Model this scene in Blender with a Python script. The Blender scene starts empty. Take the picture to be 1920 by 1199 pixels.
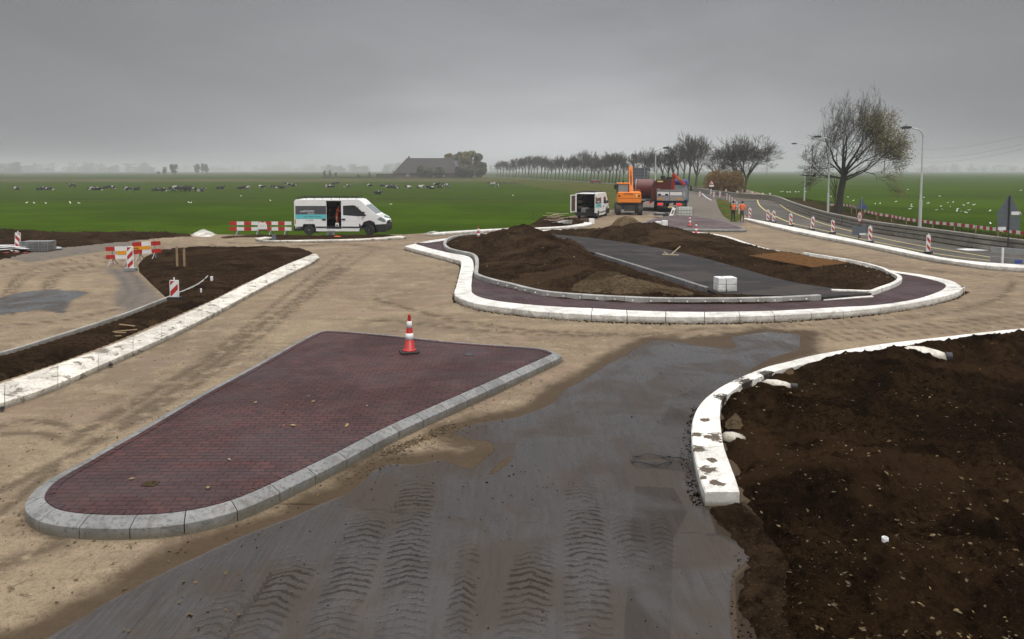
import bpy, bmesh, math, random
import numpy as np
from mathutils import Vector, Matrix, noise as mn
PI = math.pi
random.seed(7); rng = np.random.default_rng(7)
sc = bpy.context.scene
# ------------------------------------------------------------------ camera, world, sun
F, CX, PY0, CAMH, PITCH = 1280.0, 960.0, 399.0, 4.3, math.radians(3.5)
cam = bpy.data.objects.new('camera', bpy.data.cameras.new('camera'))
sc.collection.objects.link(cam); sc.camera = cam
cam.location = (0, 0, CAMH); cam.rotation_euler = (PI/2 - PITCH, 0, 0)
cam.data.sensor_width = 36; cam.data.lens = 36*F/1920; cam.data.shift_y = -(599.5-PY0)/1920
cam.data.clip_start = .1; cam.data.clip_end = 20000
SUN_EL, SUN_AZ = math.radians(52), math.radians(150)
w = bpy.data.worlds.new('World'); sc.world = w; w.use_nodes = True
nt = w.node_tree; N = nt.nodes; L = nt.links; N.clear()
def wn(t, **k):
    n = N.new(t)
    for a, b in k.items(): setattr(n, a, b)
    return n
out = wn('ShaderNodeOutputWorld'); bg = wn('ShaderNodeBackground'); bg2 = wn('ShaderNodeBackground'); add = wn('ShaderNodeAddShader')
sky = wn('ShaderNodeTexSky', sky_type='NISHITA', sun_disc=False, sun_elevation=SUN_EL, sun_rotation=SUN_AZ, dust_density=6.0, air_density=1.5)
hs = wn('ShaderNodeHueSaturation'); hs.inputs['Saturation'].default_value = .25
L.new(sky.outputs[0], hs.inputs['Color']); L.new(hs.outputs[0], bg.inputs[0]); bg.inputs[1].default_value = .012
tc = wn('ShaderNodeTexCoord'); sep = wn('ShaderNodeSeparateXYZ'); L.new(tc.outputs['Generated'], sep.inputs[0])
cmap = wn('ShaderNodeMapping'); cmap.inputs['Scale'].default_value = (1.2, 1.2, 6); L.new(tc.outputs['Generated'], cmap.inputs[0])
cn = wn('ShaderNodeTexNoise'); cn.inputs['Scale'].default_value = 1.6; cn.inputs['Detail'].default_value = 5; cn.inputs['Roughness'].default_value = .5
L.new(cmap.outputs[0], cn.inputs['Vector'])
m1 = wn('ShaderNodeMath', operation='MULTIPLY_ADD'); m1.inputs[1].default_value = .11; m1.inputs[2].default_value = -.055
L.new(cn.outputs[0], m1.inputs[0])
m2 = wn('ShaderNodeMath', operation='ADD'); L.new(m1.outputs[0], m2.inputs[0]); L.new(sep.outputs[2], m2.inputs[1])
cr = wn('ShaderNodeValToRGB'); L.new(m2.outputs[0], cr.inputs[0]); L.new(cr.outputs[0], bg2.inputs[0])
e = cr.color_ramp.elements
e[0].position = 0; e[0].color = (.33, .345, .36, 1)
e[1].position = 1; e[1].color = (3.1, 3.1, 3.05, 1)  # unseen zenith made far brighter than the visible sky, added to light the scene
for p, c in ((.05, (.315, .325, .34)), (.12, (.30, .31, .325)), (.20, (.265, .268, .282)), (.27, (.225, .227, .242)), (.45, (.36, .36, .38)), (.74, (1.5, 1.5, 1.5))):
    x = e.new(p); x.color = (*c, 1)
bg2.inputs[1].default_value = 1.0
# brighter gap in the cloud low over the avenue
gx = wn('ShaderNodeMapRange', interpolation_type='SMOOTHSTEP'); gx.inputs[1].default_value = .62; gx.inputs[2].default_value = .02; gx.inputs[3].default_value = 0; gx.inputs[4].default_value = 1
ab = wn('ShaderNodeMath', operation='ABSOLUTE'); ax_ = wn('ShaderNodeMath', operation='SUBTRACT'); L.new(sep.outputs[0], ax_.inputs[0]); ax_.inputs[1].default_value = .04; L.new(ax_.outputs[0], ab.inputs[0]); L.new(ab.outputs[0], gx.inputs[0])
gz = wn('ShaderNodeMapRange', interpolation_type='SMOOTHSTEP'); gz.inputs[1].default_value = .17; gz.inputs[2].default_value = .0; gz.inputs[3].default_value = 0; gz.inputs[4].default_value = .30; L.new(m2.outputs[0], gz.inputs[0])
gm = wn('ShaderNodeMath', operation='MULTIPLY'); L.new(gx.outputs[0], gm.inputs[0]); L.new(gz.outputs[0], gm.inputs[1])
gy = wn('ShaderNodeMath', operation='GREATER_THAN'); L.new(sep.outputs[1], gy.inputs[0]); gy.inputs[1].default_value = 0
gm2 = wn('ShaderNodeMath', operation='MULTIPLY'); L.new(gm.outputs[0], gm2.inputs[0]); L.new(gy.outputs[0], gm2.inputs[1])
gadd = wn('ShaderNodeMix', data_type='RGBA', blend_type='ADD'); gadd.inputs[0].default_value = 1; L.new(cr.outputs[0], gadd.inputs[6]); gcol = wn('ShaderNodeCombineColor'); [L.new(gm2.outputs[0], gcol.inputs[i]) for i in range(3)]; L.new(gcol.outputs[0], gadd.inputs[7]); 
fl = wn('ShaderNodeMapRange', interpolation_type='SMOOTHSTEP'); fl.inputs[1].default_value = .12; fl.inputs[2].default_value = .68; fl.inputs[3].default_value = 1; fl.inputs[4].default_value = .66; L.new(ab.outputs[0], fl.inputs[0])  # sky dimmed towards both sides, standing in for lens vignette
fz = wn('ShaderNodeMapRange', interpolation_type='SMOOTHSTEP'); fz.inputs[1].default_value = .3; fz.inputs[2].default_value = .5; fz.inputs[3].default_value = 0; fz.inputs[4].default_value = 1; L.new(sep.outputs[2], fz.inputs[0])
fm = wn('ShaderNodeMath', operation='MAXIMUM'); L.new(fl.outputs[0], fm.inputs[0]); L.new(fz.outputs[0], fm.inputs[1])
cm3 = wn('ShaderNodeMapping'); cm3.inputs['Scale'].default_value = (1.0, 1.0, 3.2); L.new(tc.outputs['Generated'], cm3.inputs[0]); cn3 = wn('ShaderNodeTexNoise'); cn3.inputs['Scale'].default_value = 3.2; cn3.inputs['Detail'].default_value = 7; cn3.inputs['Distortion'].default_value = .5; L.new(cm3.outputs[0], cn3.inputs['Vector'])
cv3 = wn('ShaderNodeMapRange'); cv3.inputs[1].default_value = .3; cv3.inputs[2].default_value = .7; cv3.inputs[3].default_value = .89; cv3.inputs[4].default_value = 1.11; L.new(cn3.outputs[0], cv3.inputs[0])
fm_ = wn('ShaderNodeMath', operation='MULTIPLY'); L.new(fm.outputs[0], fm_.inputs[0]); L.new(cv3.outputs[0], fm_.inputs[1]); fm = fm_
fs_ = wn('ShaderNodeVectorMath', operation='SCALE'); L.new(gadd.outputs[2], fs_.inputs[0]); L.new(fm.outputs[0], fs_.inputs['Scale']); L.new(fs_.outputs[0], bg2.inputs[0])
L.new(bg.outputs[0], add.inputs[0]); L.new(bg2.outputs[0], add.inputs[1]); L.new(add.outputs[0], out.inputs[0])
sl = bpy.data.lights.new('sun', 'SUN'); sl.energy = 1.4; sl.angle = math.radians(14); sl.color = (1, .96, .9)
so = bpy.data.objects.new('sun', sl); sc.collection.objects.link(so)
sd = Vector((math.sin(SUN_AZ)*math.cos(SUN_EL), math.cos(SUN_AZ)*math.cos(SUN_EL), math.sin(SUN_EL)))
so.rotation_euler = sd.to_track_quat('Z', 'Y').to_euler()
sc.view_settings.view_transform = 'Standard'; sc.view_settings.look = 'None'; sc.view_settings.exposure = 0; sc.view_settings.gamma = 1
sc.cycles.use_denoising = True; sc.cycles.max_bounces = 5; sc.cycles.volume_bounces = 1
sc.cycles.transparent_max_bounces = 12

# ------------------------------------------------------------------ pixel <-> world
cp, sp = math.cos(PITCH), math.sin(PITCH)
def ray(px, py):
    u, v = (px-CX)/F, -(py-PY0)/F
    return Vector((u, cp + v*sp, v*cp - sp))
def g(px, py, z=0.0):
    d = ray(px, py); t = (z-CAMH)/d.z
    return Vector((d.x*t, d.y*t, z))
def at(px, py, Y):
    d = ray(px, py); t = Y/d.y
    return Vector((d.x*t, Y, CAMH + d.z*t))
def gn(px, py, z=0.0):
    u, v = (px-CX)/F, -(py-PY0)/F
    dz = v*cp - sp; t = (z-CAMH)/dz
    return u*t, (cp+v*sp)*t
def XY(pts, z=0.0): return [g(p[0], p[1], p[2] if len(p) > 2 else z).xy for p in pts]
FZ = -0.6   # level of the pastures

# ------------------------------------------------------------------ materials
MATS = {}
class NB:
    def __init__(s, name):
        s.m = bpy.data.materials.new(name); s.m.use_nodes = True; s.t = s.m.node_tree; s.t.nodes.clear()
        s.o = s.n('ShaderNodeOutputMaterial'); s.b = s.n('ShaderNodeBsdfPrincipled'); s.l(s.b.outputs[0], s.o.inputs[0])
        s.tc = s.n('ShaderNodeTexCoord'); s.P = s.tc.outputs['Object']
        MATS[name] = s.m
    def n(s, t, **k):
        x = s.t.nodes.new(t)
        for a, b in k.items(): setattr(x, a, b)
        return x
    def l(s, a, b): s.t.links.new(a, b)
    def set(s, sock, v):
        if hasattr(v, 'is_output'): s.l(v, sock)
        elif isinstance(v, (tuple, list)) and len(v) == 3 and sock.type == 'RGBA': sock.default_value = (*v, 1)
        else: sock.default_value = v
    def noise(s, scale, detail=4, rough=.55, vec=None, dist=0, stretch=None, col=False, rot=0.0):
        x = s.n('ShaderNodeTexNoise'); x.inputs['Scale'].default_value = scale; x.inputs['Detail'].default_value = detail
        x.inputs['Roughness'].default_value = rough; x.inputs['Distortion'].default_value = dist
        v = vec or s.P
        if stretch:
            mp = s.n('ShaderNodeMapping'); mp.inputs['Scale'].default_value = stretch; mp.inputs['Rotation'].default_value = (0, 0, rot); s.l(v, mp.inputs[0]); v = mp.outputs[0]
        s.l(v, x.inputs['Vector']); return x.outputs[1 if col else 0]
    def math(s, op, a, b=0.0, c=0.0, clamp=False):
        x = s.n('ShaderNodeMath', operation=op); x.use_clamp = clamp
        for i, v in enumerate((a, b, c)): s.set(x.inputs[i], v)
        return x.outputs[0]
    def ramp(s, f, a, b, lo=0.0, hi=1.0, smooth=True):
        x = s.n('ShaderNodeMapRange'); x.interpolation_type = 'SMOOTHSTEP' if smooth else 'LINEAR'
        s.set(x.inputs[0], f); x.inputs[1].default_value = a; x.inputs[2].default_value = b
        x.inputs[3].default_value = lo; x.inputs[4].default_value = hi; return x.outputs[0]
    def mix(s, f, a, b, mode='MIX'):
        x = s.n('ShaderNodeMix', data_type='RGBA', blend_type=mode); s.set(x.inputs[0], f); s.set(x.inputs[6], a); s.set(x.inputs[7], b); return x.outputs[2]
    def attr(s, name):
        x = s.n('ShaderNodeAttribute', attribute_name=name); return x.outputs['Fac']
    def bump(s, h, strength=.5, dist=.02, prev=None):
        x = s.n('ShaderNodeBump'); x.inputs['Strength'].default_value = strength; x.inputs['Distance'].default_value = dist; s.set(x.inputs['Height'], h)
        if prev is not None: s.l(prev, x.inputs['Normal'])
        return x.outputs[0]
    def fin(s, col=None, rough=None, nrm=None, metal=None, spec=None):
        if col is not None: s.set(s.b.inputs['Base Color'], col)
        if rough is not None: s.set(s.b.inputs['Roughness'], rough)
        if nrm is not None: s.l(nrm, s.b.inputs['Normal'])
        if metal is not None: s.set(s.b.inputs['Metallic'], metal)
        if spec is not None: s.set(s.b.inputs['Specular IOR Level'], spec)
        return s.m
def paint(name, c, rough=.45, metal=0.0, dirt=.25, scale=3.0):
    s = NB(name); n1 = s.noise(scale, 6, .6); n2 = s.noise(scale*9, 4, .6)
    f = s.math('MULTIPLY', s.ramp(n1, .42, .75), dirt)
    f2 = s.math('ADD', f, s.math('MULTIPLY', s.ramp(n2, .5, .8), dirt*.5), clamp=True)
    col = s.mix(f2, c, tuple(x*.35+.02 for x in c))
    return s.fin(col, s.ramp(n1, .3, .7, rough*.85, min(1, rough*1.25)), metal=metal)
def emis(name, c, st):
    s = NB(name); s.set(s.b.inputs['Emission Color'], c); s.b.inputs['Emission Strength'].default_value = st; return s.fin(c, .4)
paint('red', (.42, .02, .016), .4); paint('white', (.78, .78, .78), .4, dirt=.12); paint('sign_white', (.72, .72, .72), .5, dirt=.2)
paint('black', (.016, .016, .017), .6); paint('rubber', (.02, .02, .021), .8, dirt=.6); paint('dark_metal', (.05, .052, .055), .5, .4)
paint('galv', (.33, .35, .36), .45, .5, dirt=.35); paint('lamp_pole', (.5, .53, .53), .5, .1, dirt=.2); paint('sign_back', (.11, .125, .15), .5, .2)
paint('orange', (.82, .22, .015), .45, dirt=.22); paint('hivis', (1.0, .17, .02), .7, dirt=.05); paint('sign_orange', (.7, .3, .01), .5, dirt=.1)
paint('dark_red', (.10, .014, .011), .35, dirt=.35); paint('crane_red', (.45, .04, .015), .4); paint('blue', (.02, .035, .2), .35); paint('dark_blue', (.01, .014, .06), .45)
paint('sign_blue', (.03, .07, .35), .5)
paint('alu', (.42, .43, .45), .35, .55, dirt=.4); paint('band_grey', (.07, .073, .085), .5, dirt=.08); paint('teal', (.12, .5, .53), .5, dirt=.08)
paint('brown_box', (.09, .05, .035), .7); paint('cardboard', (.25, .17, .09), .9); paint('wood', (.3, .2, .11), .8, dirt=.4); paint('plank', (.45, .36, .25), .85, dirt=.4)
paint('yellow', (.75, .6, .2), .5); paint('trouser', (.008, .008, .01), .9); paint('trouser_grey', (.08, .075, .06), .9); paint('skin', (.42, .25, .18), .6, dirt=.05)
paint('hair', (.03, .02, .012), .8); paint('plastic', (.66, .68, .6), .5, dirt=.2); paint('gull', (.8, .8, .8), .7, dirt=.1)
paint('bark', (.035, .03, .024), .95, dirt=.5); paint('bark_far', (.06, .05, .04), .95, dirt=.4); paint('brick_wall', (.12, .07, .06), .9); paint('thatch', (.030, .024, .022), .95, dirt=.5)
paint('slate', (.07, .08, .11), .6); paint('mud_tread', (.06, .05, .04), .95, dirt=.7); paint('foil', (.35, .35, .33), .5, dirt=.6); paint('car_red', (.2, .03, .03), .35)
emis('tail_lamp', (.8, .02, .015), .7)
s = NB('glass'); s.fin((.02, .025, .03), .08); s.b.inputs['Specular IOR Level'].default_value = .8
s = NB('glass_pale'); s.fin((.2, .24, .25), .12)
s = NB('interior'); s.fin((.004, .004, .004), 1.0, spec=.1)

# --- sandy site ground with asphalt, wet film, ruts and tread marks driven by mesh attributes
s = NB('site_ground')
big = s.noise(.22, 6, .6, dist=.6); mid = s.noise(1.4, 7, .62, dist=.3); fine = s.noise(14, 6, .65); grit = s.noise(70, 3, .6)
streak = s.noise(1.0, 6, .6, stretch=(.35, 1.8, 1), dist=1.2, rot=-.9)
sand = s.mix(s.ramp(big, .4, .6), (.245, .188, .124), (.168, .128, .088))
sand = s.mix(s.math('MULTIPLY', s.ramp(mid, .46, .62), .6), sand, (.30, .235, .155))
sand = s.mix(s.math('MULTIPLY', s.ramp(streak, .48, .62), .4), sand, (.135, .095, .06))
sand = s.mix(s.math('MULTIPLY', s.ramp(s.noise(.5, 8, .72, dist=1.4), .53, .60), .45), sand, (.11, .078, .05))
sand = s.mix(s.math('MULTIPLY', s.ramp(fine, .47, .62), .5), sand, (.12, .086, .056))
sand = s.mix(s.math('MULTIPLY', s.ramp(s.noise(4.5, 6, .72, dist=1.5), .60, .66), .75), sand, (.07, .048, .03))
sand = s.mix(s.math('MULTIPLY', s.ramp(s.noise(3.2, 5, .7, dist=.8), .40, .34), .5), sand, (.36, .30, .22))
vor = s.n('ShaderNodeTexVoronoi'); vor.inputs['Scale'].default_value = 4.1; s.l(s.P, vor.inputs['Vector'])
sand = s.mix(s.math('MULTIPLY', s.ramp(vor.outputs['Distance'], .04, .08, 1, 0), .85), sand, (.035, .025, .016))
sand = s.mix(s.math('MULTIPLY', s.ramp(grit, .5, .66), .35), sand, (.36, .30, .23))
sand = s.mix(s.math('MULTIPLY', s.ramp(grit, .48, .36), .45), sand, (.07, .052, .036))
pinkf = s.ramp(s.noise(.55, 5, .6, dist=.5), .48, .64)
sand = s.mix(s.math('MULTIPLY', pinkf, .4), sand, (.20, .135, .105))
# asphalt (dry, dusty)
asph = s.mix(s.ramp(fine, .4, .6), (.085, .078, .074), (.125, .112, .102))
asph = s.mix(s.math('MULTIPLY', s.ramp(mid, .5, .75), .5), asph, (.17, .15, .13))
rut = s.attr('rut')
rutf = s.math('MULTIPLY', rut, s.ramp(s.noise(2.6, 5, .6), .38, .54))
sand = s.mix(s.math('MULTIPLY', rutf, .9), sand, (.085, .062, .042))
def edge(name, amp=.5, lo=.42, hi=.58):
    a = s.attr(name); nn = s.math('SUBTRACT', s.noise(1.1, 8, .68, dist=.4), .5)
    return s.ramp(s.math('ADD', a, s.math('MULTIPLY', nn, amp)), lo, hi)
fa = edge('asph', .9, .3, .75); col = s.mix(s.math('MULTIPLY', fa, .75), sand, asph)
fd = edge('damp', .7, .3, .7); col = s.mix(s.math('MULTIPLY', fd, .9), col, (.050, .032, .018))
fw = edge('wet', .35, .44, .56)
film = s.noise(.8, 6, .6, dist=.5); film2 = s.noise(4.5, 5, .65, stretch=(2.2, .25, 1))
wetc = s.mix(s.ramp(film, .42, .58), (.027, .0165, .0095), (.021, .0155, .0125))
wetc = s.mix(s.math('MULTIPLY', s.ramp(s.noise(.45, 8, .7, dist=1.2), .55, .68), .6), wetc, (.034, .020, .011))
wetc = s.mix(s.math('MULTIPLY', s.ramp(s.noise(1.0, 7, .7, stretch=(4.5, .3, 1)), .5, .62), .55), wetc, (.015, .012, .011))
wetc = s.mix(s.math('MULTIPLY', s.ramp(grit, .5, .7), .25), wetc, (.05, .044, .04))
col = s.mix(fw, col, wetc)
trk = s.attr('trk'); tu = s.attr('tu'); tv = s.attr('tv')
chev = s.math('SINE', s.math('SUBTRACT', s.math('MULTIPLY', s.math('ADD', tv, s.math('MULTIPLY', s.math('SUBTRACT', s.noise(2.2, 5, .65), .5), .3)), 58.0), s.math('MULTIPLY', s.math('ABSOLUTE', tu), 5.0)))
chevf = s.math('MULTIPLY', s.math('MULTIPLY', s.ramp(chev, .1, .8), trk), s.math('MULTIPLY', s.ramp(s.noise(1.1, 6, .7), .36, .54), s.ramp(s.noise(6, 5, .7), .34, .5, .35, 1)))
col = s.mix(s.math('MULTIPLY', chevf, .6), col, (.009, .006, .005))
drk = edge('drk', .35, .35, .65); col = s.mix(s.math('MULTIPLY', drk, .7), col, (.017, .012, .009))
rw = s.math('ADD', s.ramp(film, .40, .60, .50, .10), s.ramp(film2, .45, .62, 0, .22))
rw = s.math('ADD', s.math('ADD', rw, s.math('MULTIPLY', chevf, .55)), s.math('MULTIPLY', drk, .3))
rmix = s.n('ShaderNodeMix'); s.set(rmix.inputs[0], fw); rmix.inputs[2].default_value = .93; s.l(rw, rmix.inputs[3])
rmix2 = s.math('SUBTRACT', rmix.outputs[0], s.math('MULTIPLY', s.math('MULTIPLY', fd, s.math('SUBTRACT', 1.0, fw)), .3))
hgt = s.math('ADD', s.math('MULTIPLY', mid, .8), s.math('MULTIPLY', fine, .35)); hgt = s.math('ADD', hgt, s.math('MULTIPLY', grit, .12)); groove = s.noise(7.0, 4, .6, stretch=(2.6, .16, 1))
dry = s.math('SUBTRACT', 1.0, s.math('MULTIPLY', fw, .86))
hgt = s.math('MULTIPLY', hgt, dry); hgt = s.math('SUBTRACT', hgt, s.math('MULTIPLY', rutf, .5)); hgt = s.math('SUBTRACT', hgt, s.math('MULTIPLY', chevf, .38))
hgt = s.math('ADD', hgt, s.math('MULTIPLY', s.math('MULTIPLY', groove, fw), .22))
s.fin(col, rmix2, s.bump(hgt, .9, .06)); s.l(s.math('MULTIPLY_ADD', fw, .2, .1), s.b.inputs['Specular IOR Level']); s.l(s.math('MULTIPLY', fw, s.math('MULTIPLY', s.ramp(s.math('ADD', film, s.math('MULTIPLY', s.math('SUBTRACT', film2, .5), .35)), .38, .60, .42, 1.0), s.math('SUBTRACT', 1.0, s.math('MULTIPLY', chevf, .8)))), s.b.inputs['Coat Weight']); s.b.inputs['Coat Roughness'].default_value = .12; s.b.inputs['Coat IOR'].default_value = 1.45; s.l(s.bump(hgt, .35, .03), s.b.inputs['Coat Normal'])

def soil_mat(name, a, b, c, leaf=False):
    s = NB(name); n1 = s.noise(.9, 6, .6, dist=.4); n2 = s.noise(9, 8, .7); n3 = s.noise(40, 4, .7)
    col = s.mix(s.ramp(n1, .42, .58), a, b); col = s.mix(s.math('MULTIPLY', s.ramp(n2, .47, .6), .8), col, c)
    col = s.mix(s.math('MULTIPLY', s.ramp(n3, .56, .68), .4), col, tuple(min(1, x*4.5) for x in a))
    col = s.mix(s.math('MULTIPLY', s.ramp(s.noise(.33, 5, .65, dist=.8), .5, .62), .55), col, tuple(x*1.7 for x in a)); col = s.mix(s.math('MULTIPLY', s.ramp(s.noise(.6, 6, .7, dist=1.0), .53, .62), .7), col, c)
    h = s.math('ADD', s.math('MULTIPLY', n2, 1.4), s.math('MULTIPLY', n3, .35))
    s.fin(col, .95, s.bump(h, 1.0, .09), spec=0.0); return s
soil_mat('soil', (.043, .027, .0155), (.027, .017, .010), (.010, .006, .0038))
soil_mat('soil_dark', (.026, .0145, .007), (.013, .0075, .004), (.004, .0024, .0015))
soil_mat('sand_heap', (.105, .075, .045), (.07, .05, .03), (.032, .022, .013))
soil_mat('rubble', (.55, .52, .47), (.42, .4, .36), (.25, .23, .2))

def conc(name, base, dark, amt=.5, moss=0.0, low=.1):
    s = NB(name); oi = s.n('ShaderNodeObjectInfo'); n1 = s.noise(2.2, 7, .65, dist=.4); n2 = s.noise(16, 6, .7); n3 = s.noise(60, 3, .6)
    col = s.mix(s.ramp(n1, .42, .6), base, tuple(x*.74 for x in base))
    col = s.mix(s.math('MULTIPLY', s.ramp(n2, .5, .62), amt), col, dark)
    rv = s.math('MULTIPLY_ADD', oi.outputs['Random'], .22, .86)
    x = s.n('ShaderNodeVectorMath', operation='SCALE'); s.l(col, x.inputs[0]); s.l(rv, x.inputs['Scale']); col = x.outputs[0]
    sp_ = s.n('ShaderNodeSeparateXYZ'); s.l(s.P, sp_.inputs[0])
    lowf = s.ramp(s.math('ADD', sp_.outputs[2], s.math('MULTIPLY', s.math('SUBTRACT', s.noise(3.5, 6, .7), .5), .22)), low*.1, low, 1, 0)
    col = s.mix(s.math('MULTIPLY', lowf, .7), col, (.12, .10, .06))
    if moss: col = s.mix(s.math('MULTIPLY', s.ramp(s.noise(2.1, 8, .72, dist=1.3), .54, .60), moss), col, (.10, .08, .06))
    h = s.math('ADD', n2, s.math('MULTIPLY', n3, .4)); s.fin(col, .8, s.bump(h, .4, .01)); return s
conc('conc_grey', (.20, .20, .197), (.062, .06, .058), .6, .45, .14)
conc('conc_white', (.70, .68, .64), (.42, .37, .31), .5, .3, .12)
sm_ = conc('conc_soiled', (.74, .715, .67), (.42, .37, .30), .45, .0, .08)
_c = sm_.b.inputs['Base Color'].links[0].from_socket
for _px, _py, _rad in ((1340, 820, .20), (1311, 842, .12), (1326, 880, .16), (1364, 748, .26), (1400, 716, .3), (1440, 701, .3), (1322, 787, .1), (1345, 906, .12), (1352, 930, .05), (1318, 895, .07), (1335, 862, .1), (1306, 815, .09)):
    _w = g(_px, _py, .18); _d = sm_.n('ShaderNodeVectorMath', operation='DISTANCE'); sm_.l(sm_.P, _d.inputs[0]); _d.inputs[1].default_value = _w
    _f = sm_.ramp(sm_.math('ADD', sm_.math('DIVIDE', _d.outputs['Value'], _rad), sm_.math('MULTIPLY', sm_.math('SUBTRACT', sm_.noise(9, 7, .7, dist=.6), .5), 3.4)), .9, .62)
    _c = sm_.mix(_f, _c, (.075, .055, .036) if _rad < .25 else (.03, .02, .013))
sm_.l(_c, sm_.b.inputs['Base Color'])
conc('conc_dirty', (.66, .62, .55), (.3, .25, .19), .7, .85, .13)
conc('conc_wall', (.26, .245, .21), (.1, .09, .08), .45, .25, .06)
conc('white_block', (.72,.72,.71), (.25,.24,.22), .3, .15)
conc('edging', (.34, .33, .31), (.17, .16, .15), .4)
def brick(name, c1, c2, mortar, w_=.21, h_=.105, rot=0.0):
    s = NB(name); mp = s.n('ShaderNodeMapping'); mp.inputs['Rotation'].default_value = (0, 0, rot); s.l(s.P, mp.inputs[0])
    wv = s.noise(.7, 3, .5, col=True); av = s.n('ShaderNodeVectorMath', operation='MULTIPLY_ADD'); s.l(wv, av.inputs[0]); av.inputs[1].default_value = (.06, .06, 0); s.l(mp.outputs[0], av.inputs[2])
    b = s.n('ShaderNodeTexBrick'); s.l(av.outputs[0], b.inputs['Vector']); b.inputs['Color1'].default_value = (*c1, 1); b.inputs['Color2'].default_value = (*c2, 1)
    b.inputs['Mortar'].default_value = (*mortar, 1); b.inputs['Scale'].default_value = 1; b.inputs['Brick Width'].default_value = w_; b.inputs['Row Height'].default_value = h_
    b.inputs['Mortar Size'].default_value = .008; b.inputs['Mortar Smooth'].default_value = .3; b.inputs['Bias'].default_value = -.1
    n1 = s.noise(.5, 6, .6, dist=.4); n2 = s.noise(25, 5, .6)
    col = s.mix(s.math('MULTIPLY', s.ramp(n1, .4, .66), .55), b.outputs[0], tuple(x*.55 for x in c2))
    col = s.mix(s.math('MULTIPLY', s.ramp(s.noise(1.7, 5, .6), .5, .64), .3), col, (.06, .042, .038))
    col = s.mix(s.math('MULTIPLY', s.ramp(n2, .5, .66), .3), col, (.085, .06, .052)); col = s.mix(s.math('MULTIPLY', s.ramp(s.noise(.35, 6, .7, stretch=(.5, 2, 1), dist=.5), .48, .6), .4), col, (.045, .034, .038))
    h = s.math('SUBTRACT', s.math('MULTIPLY', n2, .2), b.outputs['Fac'])
    s.fin(col, s.ramp(n1, .4, .6, .55, .8), s.bump(h, .8, .014), spec=.25)
brick('brick_near', (.076, .027, .026), (.042, .018, .021), (.011, .007, .007))
brick('brick_apron', (.06, .028, .031), (.040, .020, .025), (.014, .008, .009), .22, .14, 1.45)
brick('brick_far', (.125, .085, .085), (.10, .07, .073), (.06, .042, .045))
s = NB('path_asphalt'); n1 = s.noise(.8, 6, .6, dist=.5); n2 = s.noise(22, 5, .7)
c = s.mix(s.ramp(n1, .35, .65), (.020, .019, .021), (.038, .035, .036)); c = s.mix(s.math('MULTIPLY', s.ramp(n2, .5, .66), .4), c, (.085, .07, .06)); c = s.mix(s.math('MULTIPLY', s.ramp(s.noise(.35, 6, .65, stretch=(1, 1.6, 1)), .5, .6), .5), c, (.07, .058, .05))
s.fin(c, s.ramp(n1, .3, .7, .7, .95), s.bump(n2, .5, .01), spec=.08)
s = NB('bypass_asphalt'); n1 = s.noise(.3, 6, .6, dist=.5); n2 = s.noise(18, 5, .7)
c = s.mix(s.ramp(n1, .35, .65), (.062, .056, .052), (.10, .088, .076)); c = s.mix(s.math('MULTIPLY', s.ramp(n2, .55, .75), .3), c, (.15, .13, .11)); s.fin(c, .85, s.bump(n2, .3, .01), spec=.15)
s = NB('rust'); n1 = s.noise(6, 5, .6); s.fin(s.mix(s.ramp(n1, .35, .65), (.22, .10, .02), (.12, .05, .015)), .85)
# pasture
s = NB('pasture'); sp_ = s.n('ShaderNodeSeparateXYZ'); s.l(s.P, sp_.inputs[0]); X, Y = sp_.outputs[0], sp_.outputs[1]
Yw = s.math('ADD', Y, s.math('MULTIPLY', s.math('SUBTRACT', s.noise(.012, 4, .5), .5), 40.0))
n1 = s.noise(.035, 7, .6, dist=.4); n2 = s.noise(.6, 7, .7, stretch=(.5, 1.6, 1)); n3 = s.noise(5, 6, .75)
grn = s.mix(s.ramp(n1, .4, .6), (.044, .078, .006), (.029, .053, .005))
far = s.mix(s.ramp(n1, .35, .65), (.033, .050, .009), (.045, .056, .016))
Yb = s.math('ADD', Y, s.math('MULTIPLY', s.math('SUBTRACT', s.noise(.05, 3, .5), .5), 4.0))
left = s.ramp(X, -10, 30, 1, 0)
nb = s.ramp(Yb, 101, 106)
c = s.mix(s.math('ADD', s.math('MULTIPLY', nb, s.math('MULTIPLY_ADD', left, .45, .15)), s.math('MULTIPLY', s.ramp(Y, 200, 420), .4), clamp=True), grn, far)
# brown tussocky strips and ditches across the left pasture
st = s.math('MULTIPLY', s.ramp(Yw, 290, 330), s.ramp(Yw, 420, 370)); c = s.mix(s.math('MULTIPLY', s.math('MULTIPLY', st, left), s.ramp(n1, .3, .6, .3, .8)), c, (.12, .088, .055))
d1 = s.math('MULTIPLY', s.ramp(Yb, 113, 118), s.ramp(Yb, 127, 122)); c = s.mix(s.math('MULTIPLY', s.math('MULTIPLY', d1, left), s.ramp(s.noise(.08, 4, .6), .4, .6, 0, .75)), c, (.03, .035, .014))
d2 = s.math('MULTIPLY', s.ramp(Y, 335, 340), s.ramp(Y, 352, 346)); c = s.mix(s.math('MULTIPLY', d2, .55), c, (.03, .03, .016))
d3 = s.math('MULTIPLY', s.ramp(Y, 900, 930), s.ramp(Y, 1250, 1200)); c = s.mix(s.math('MULTIPLY', d3, .6), c, (.04, .04, .03))
c = s.mix(s.math('MULTIPLY', s.ramp(n2, .46, .62), .5), c, (.020, .036, .004)); c = s.mix(s.math('MULTIPLY', s.ramp(n3, .5, .66), .35), c, (.075, .115, .012))
s.fin(c, 1.0, s.bump(s.math('ADD', n3, n2), .7, .12), spec=0.0)
s = NB('verge_grass'); n1 = s.noise(.12, 7, .65, dist=.5); n2 = s.noise(1.5, 6, .7)
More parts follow.
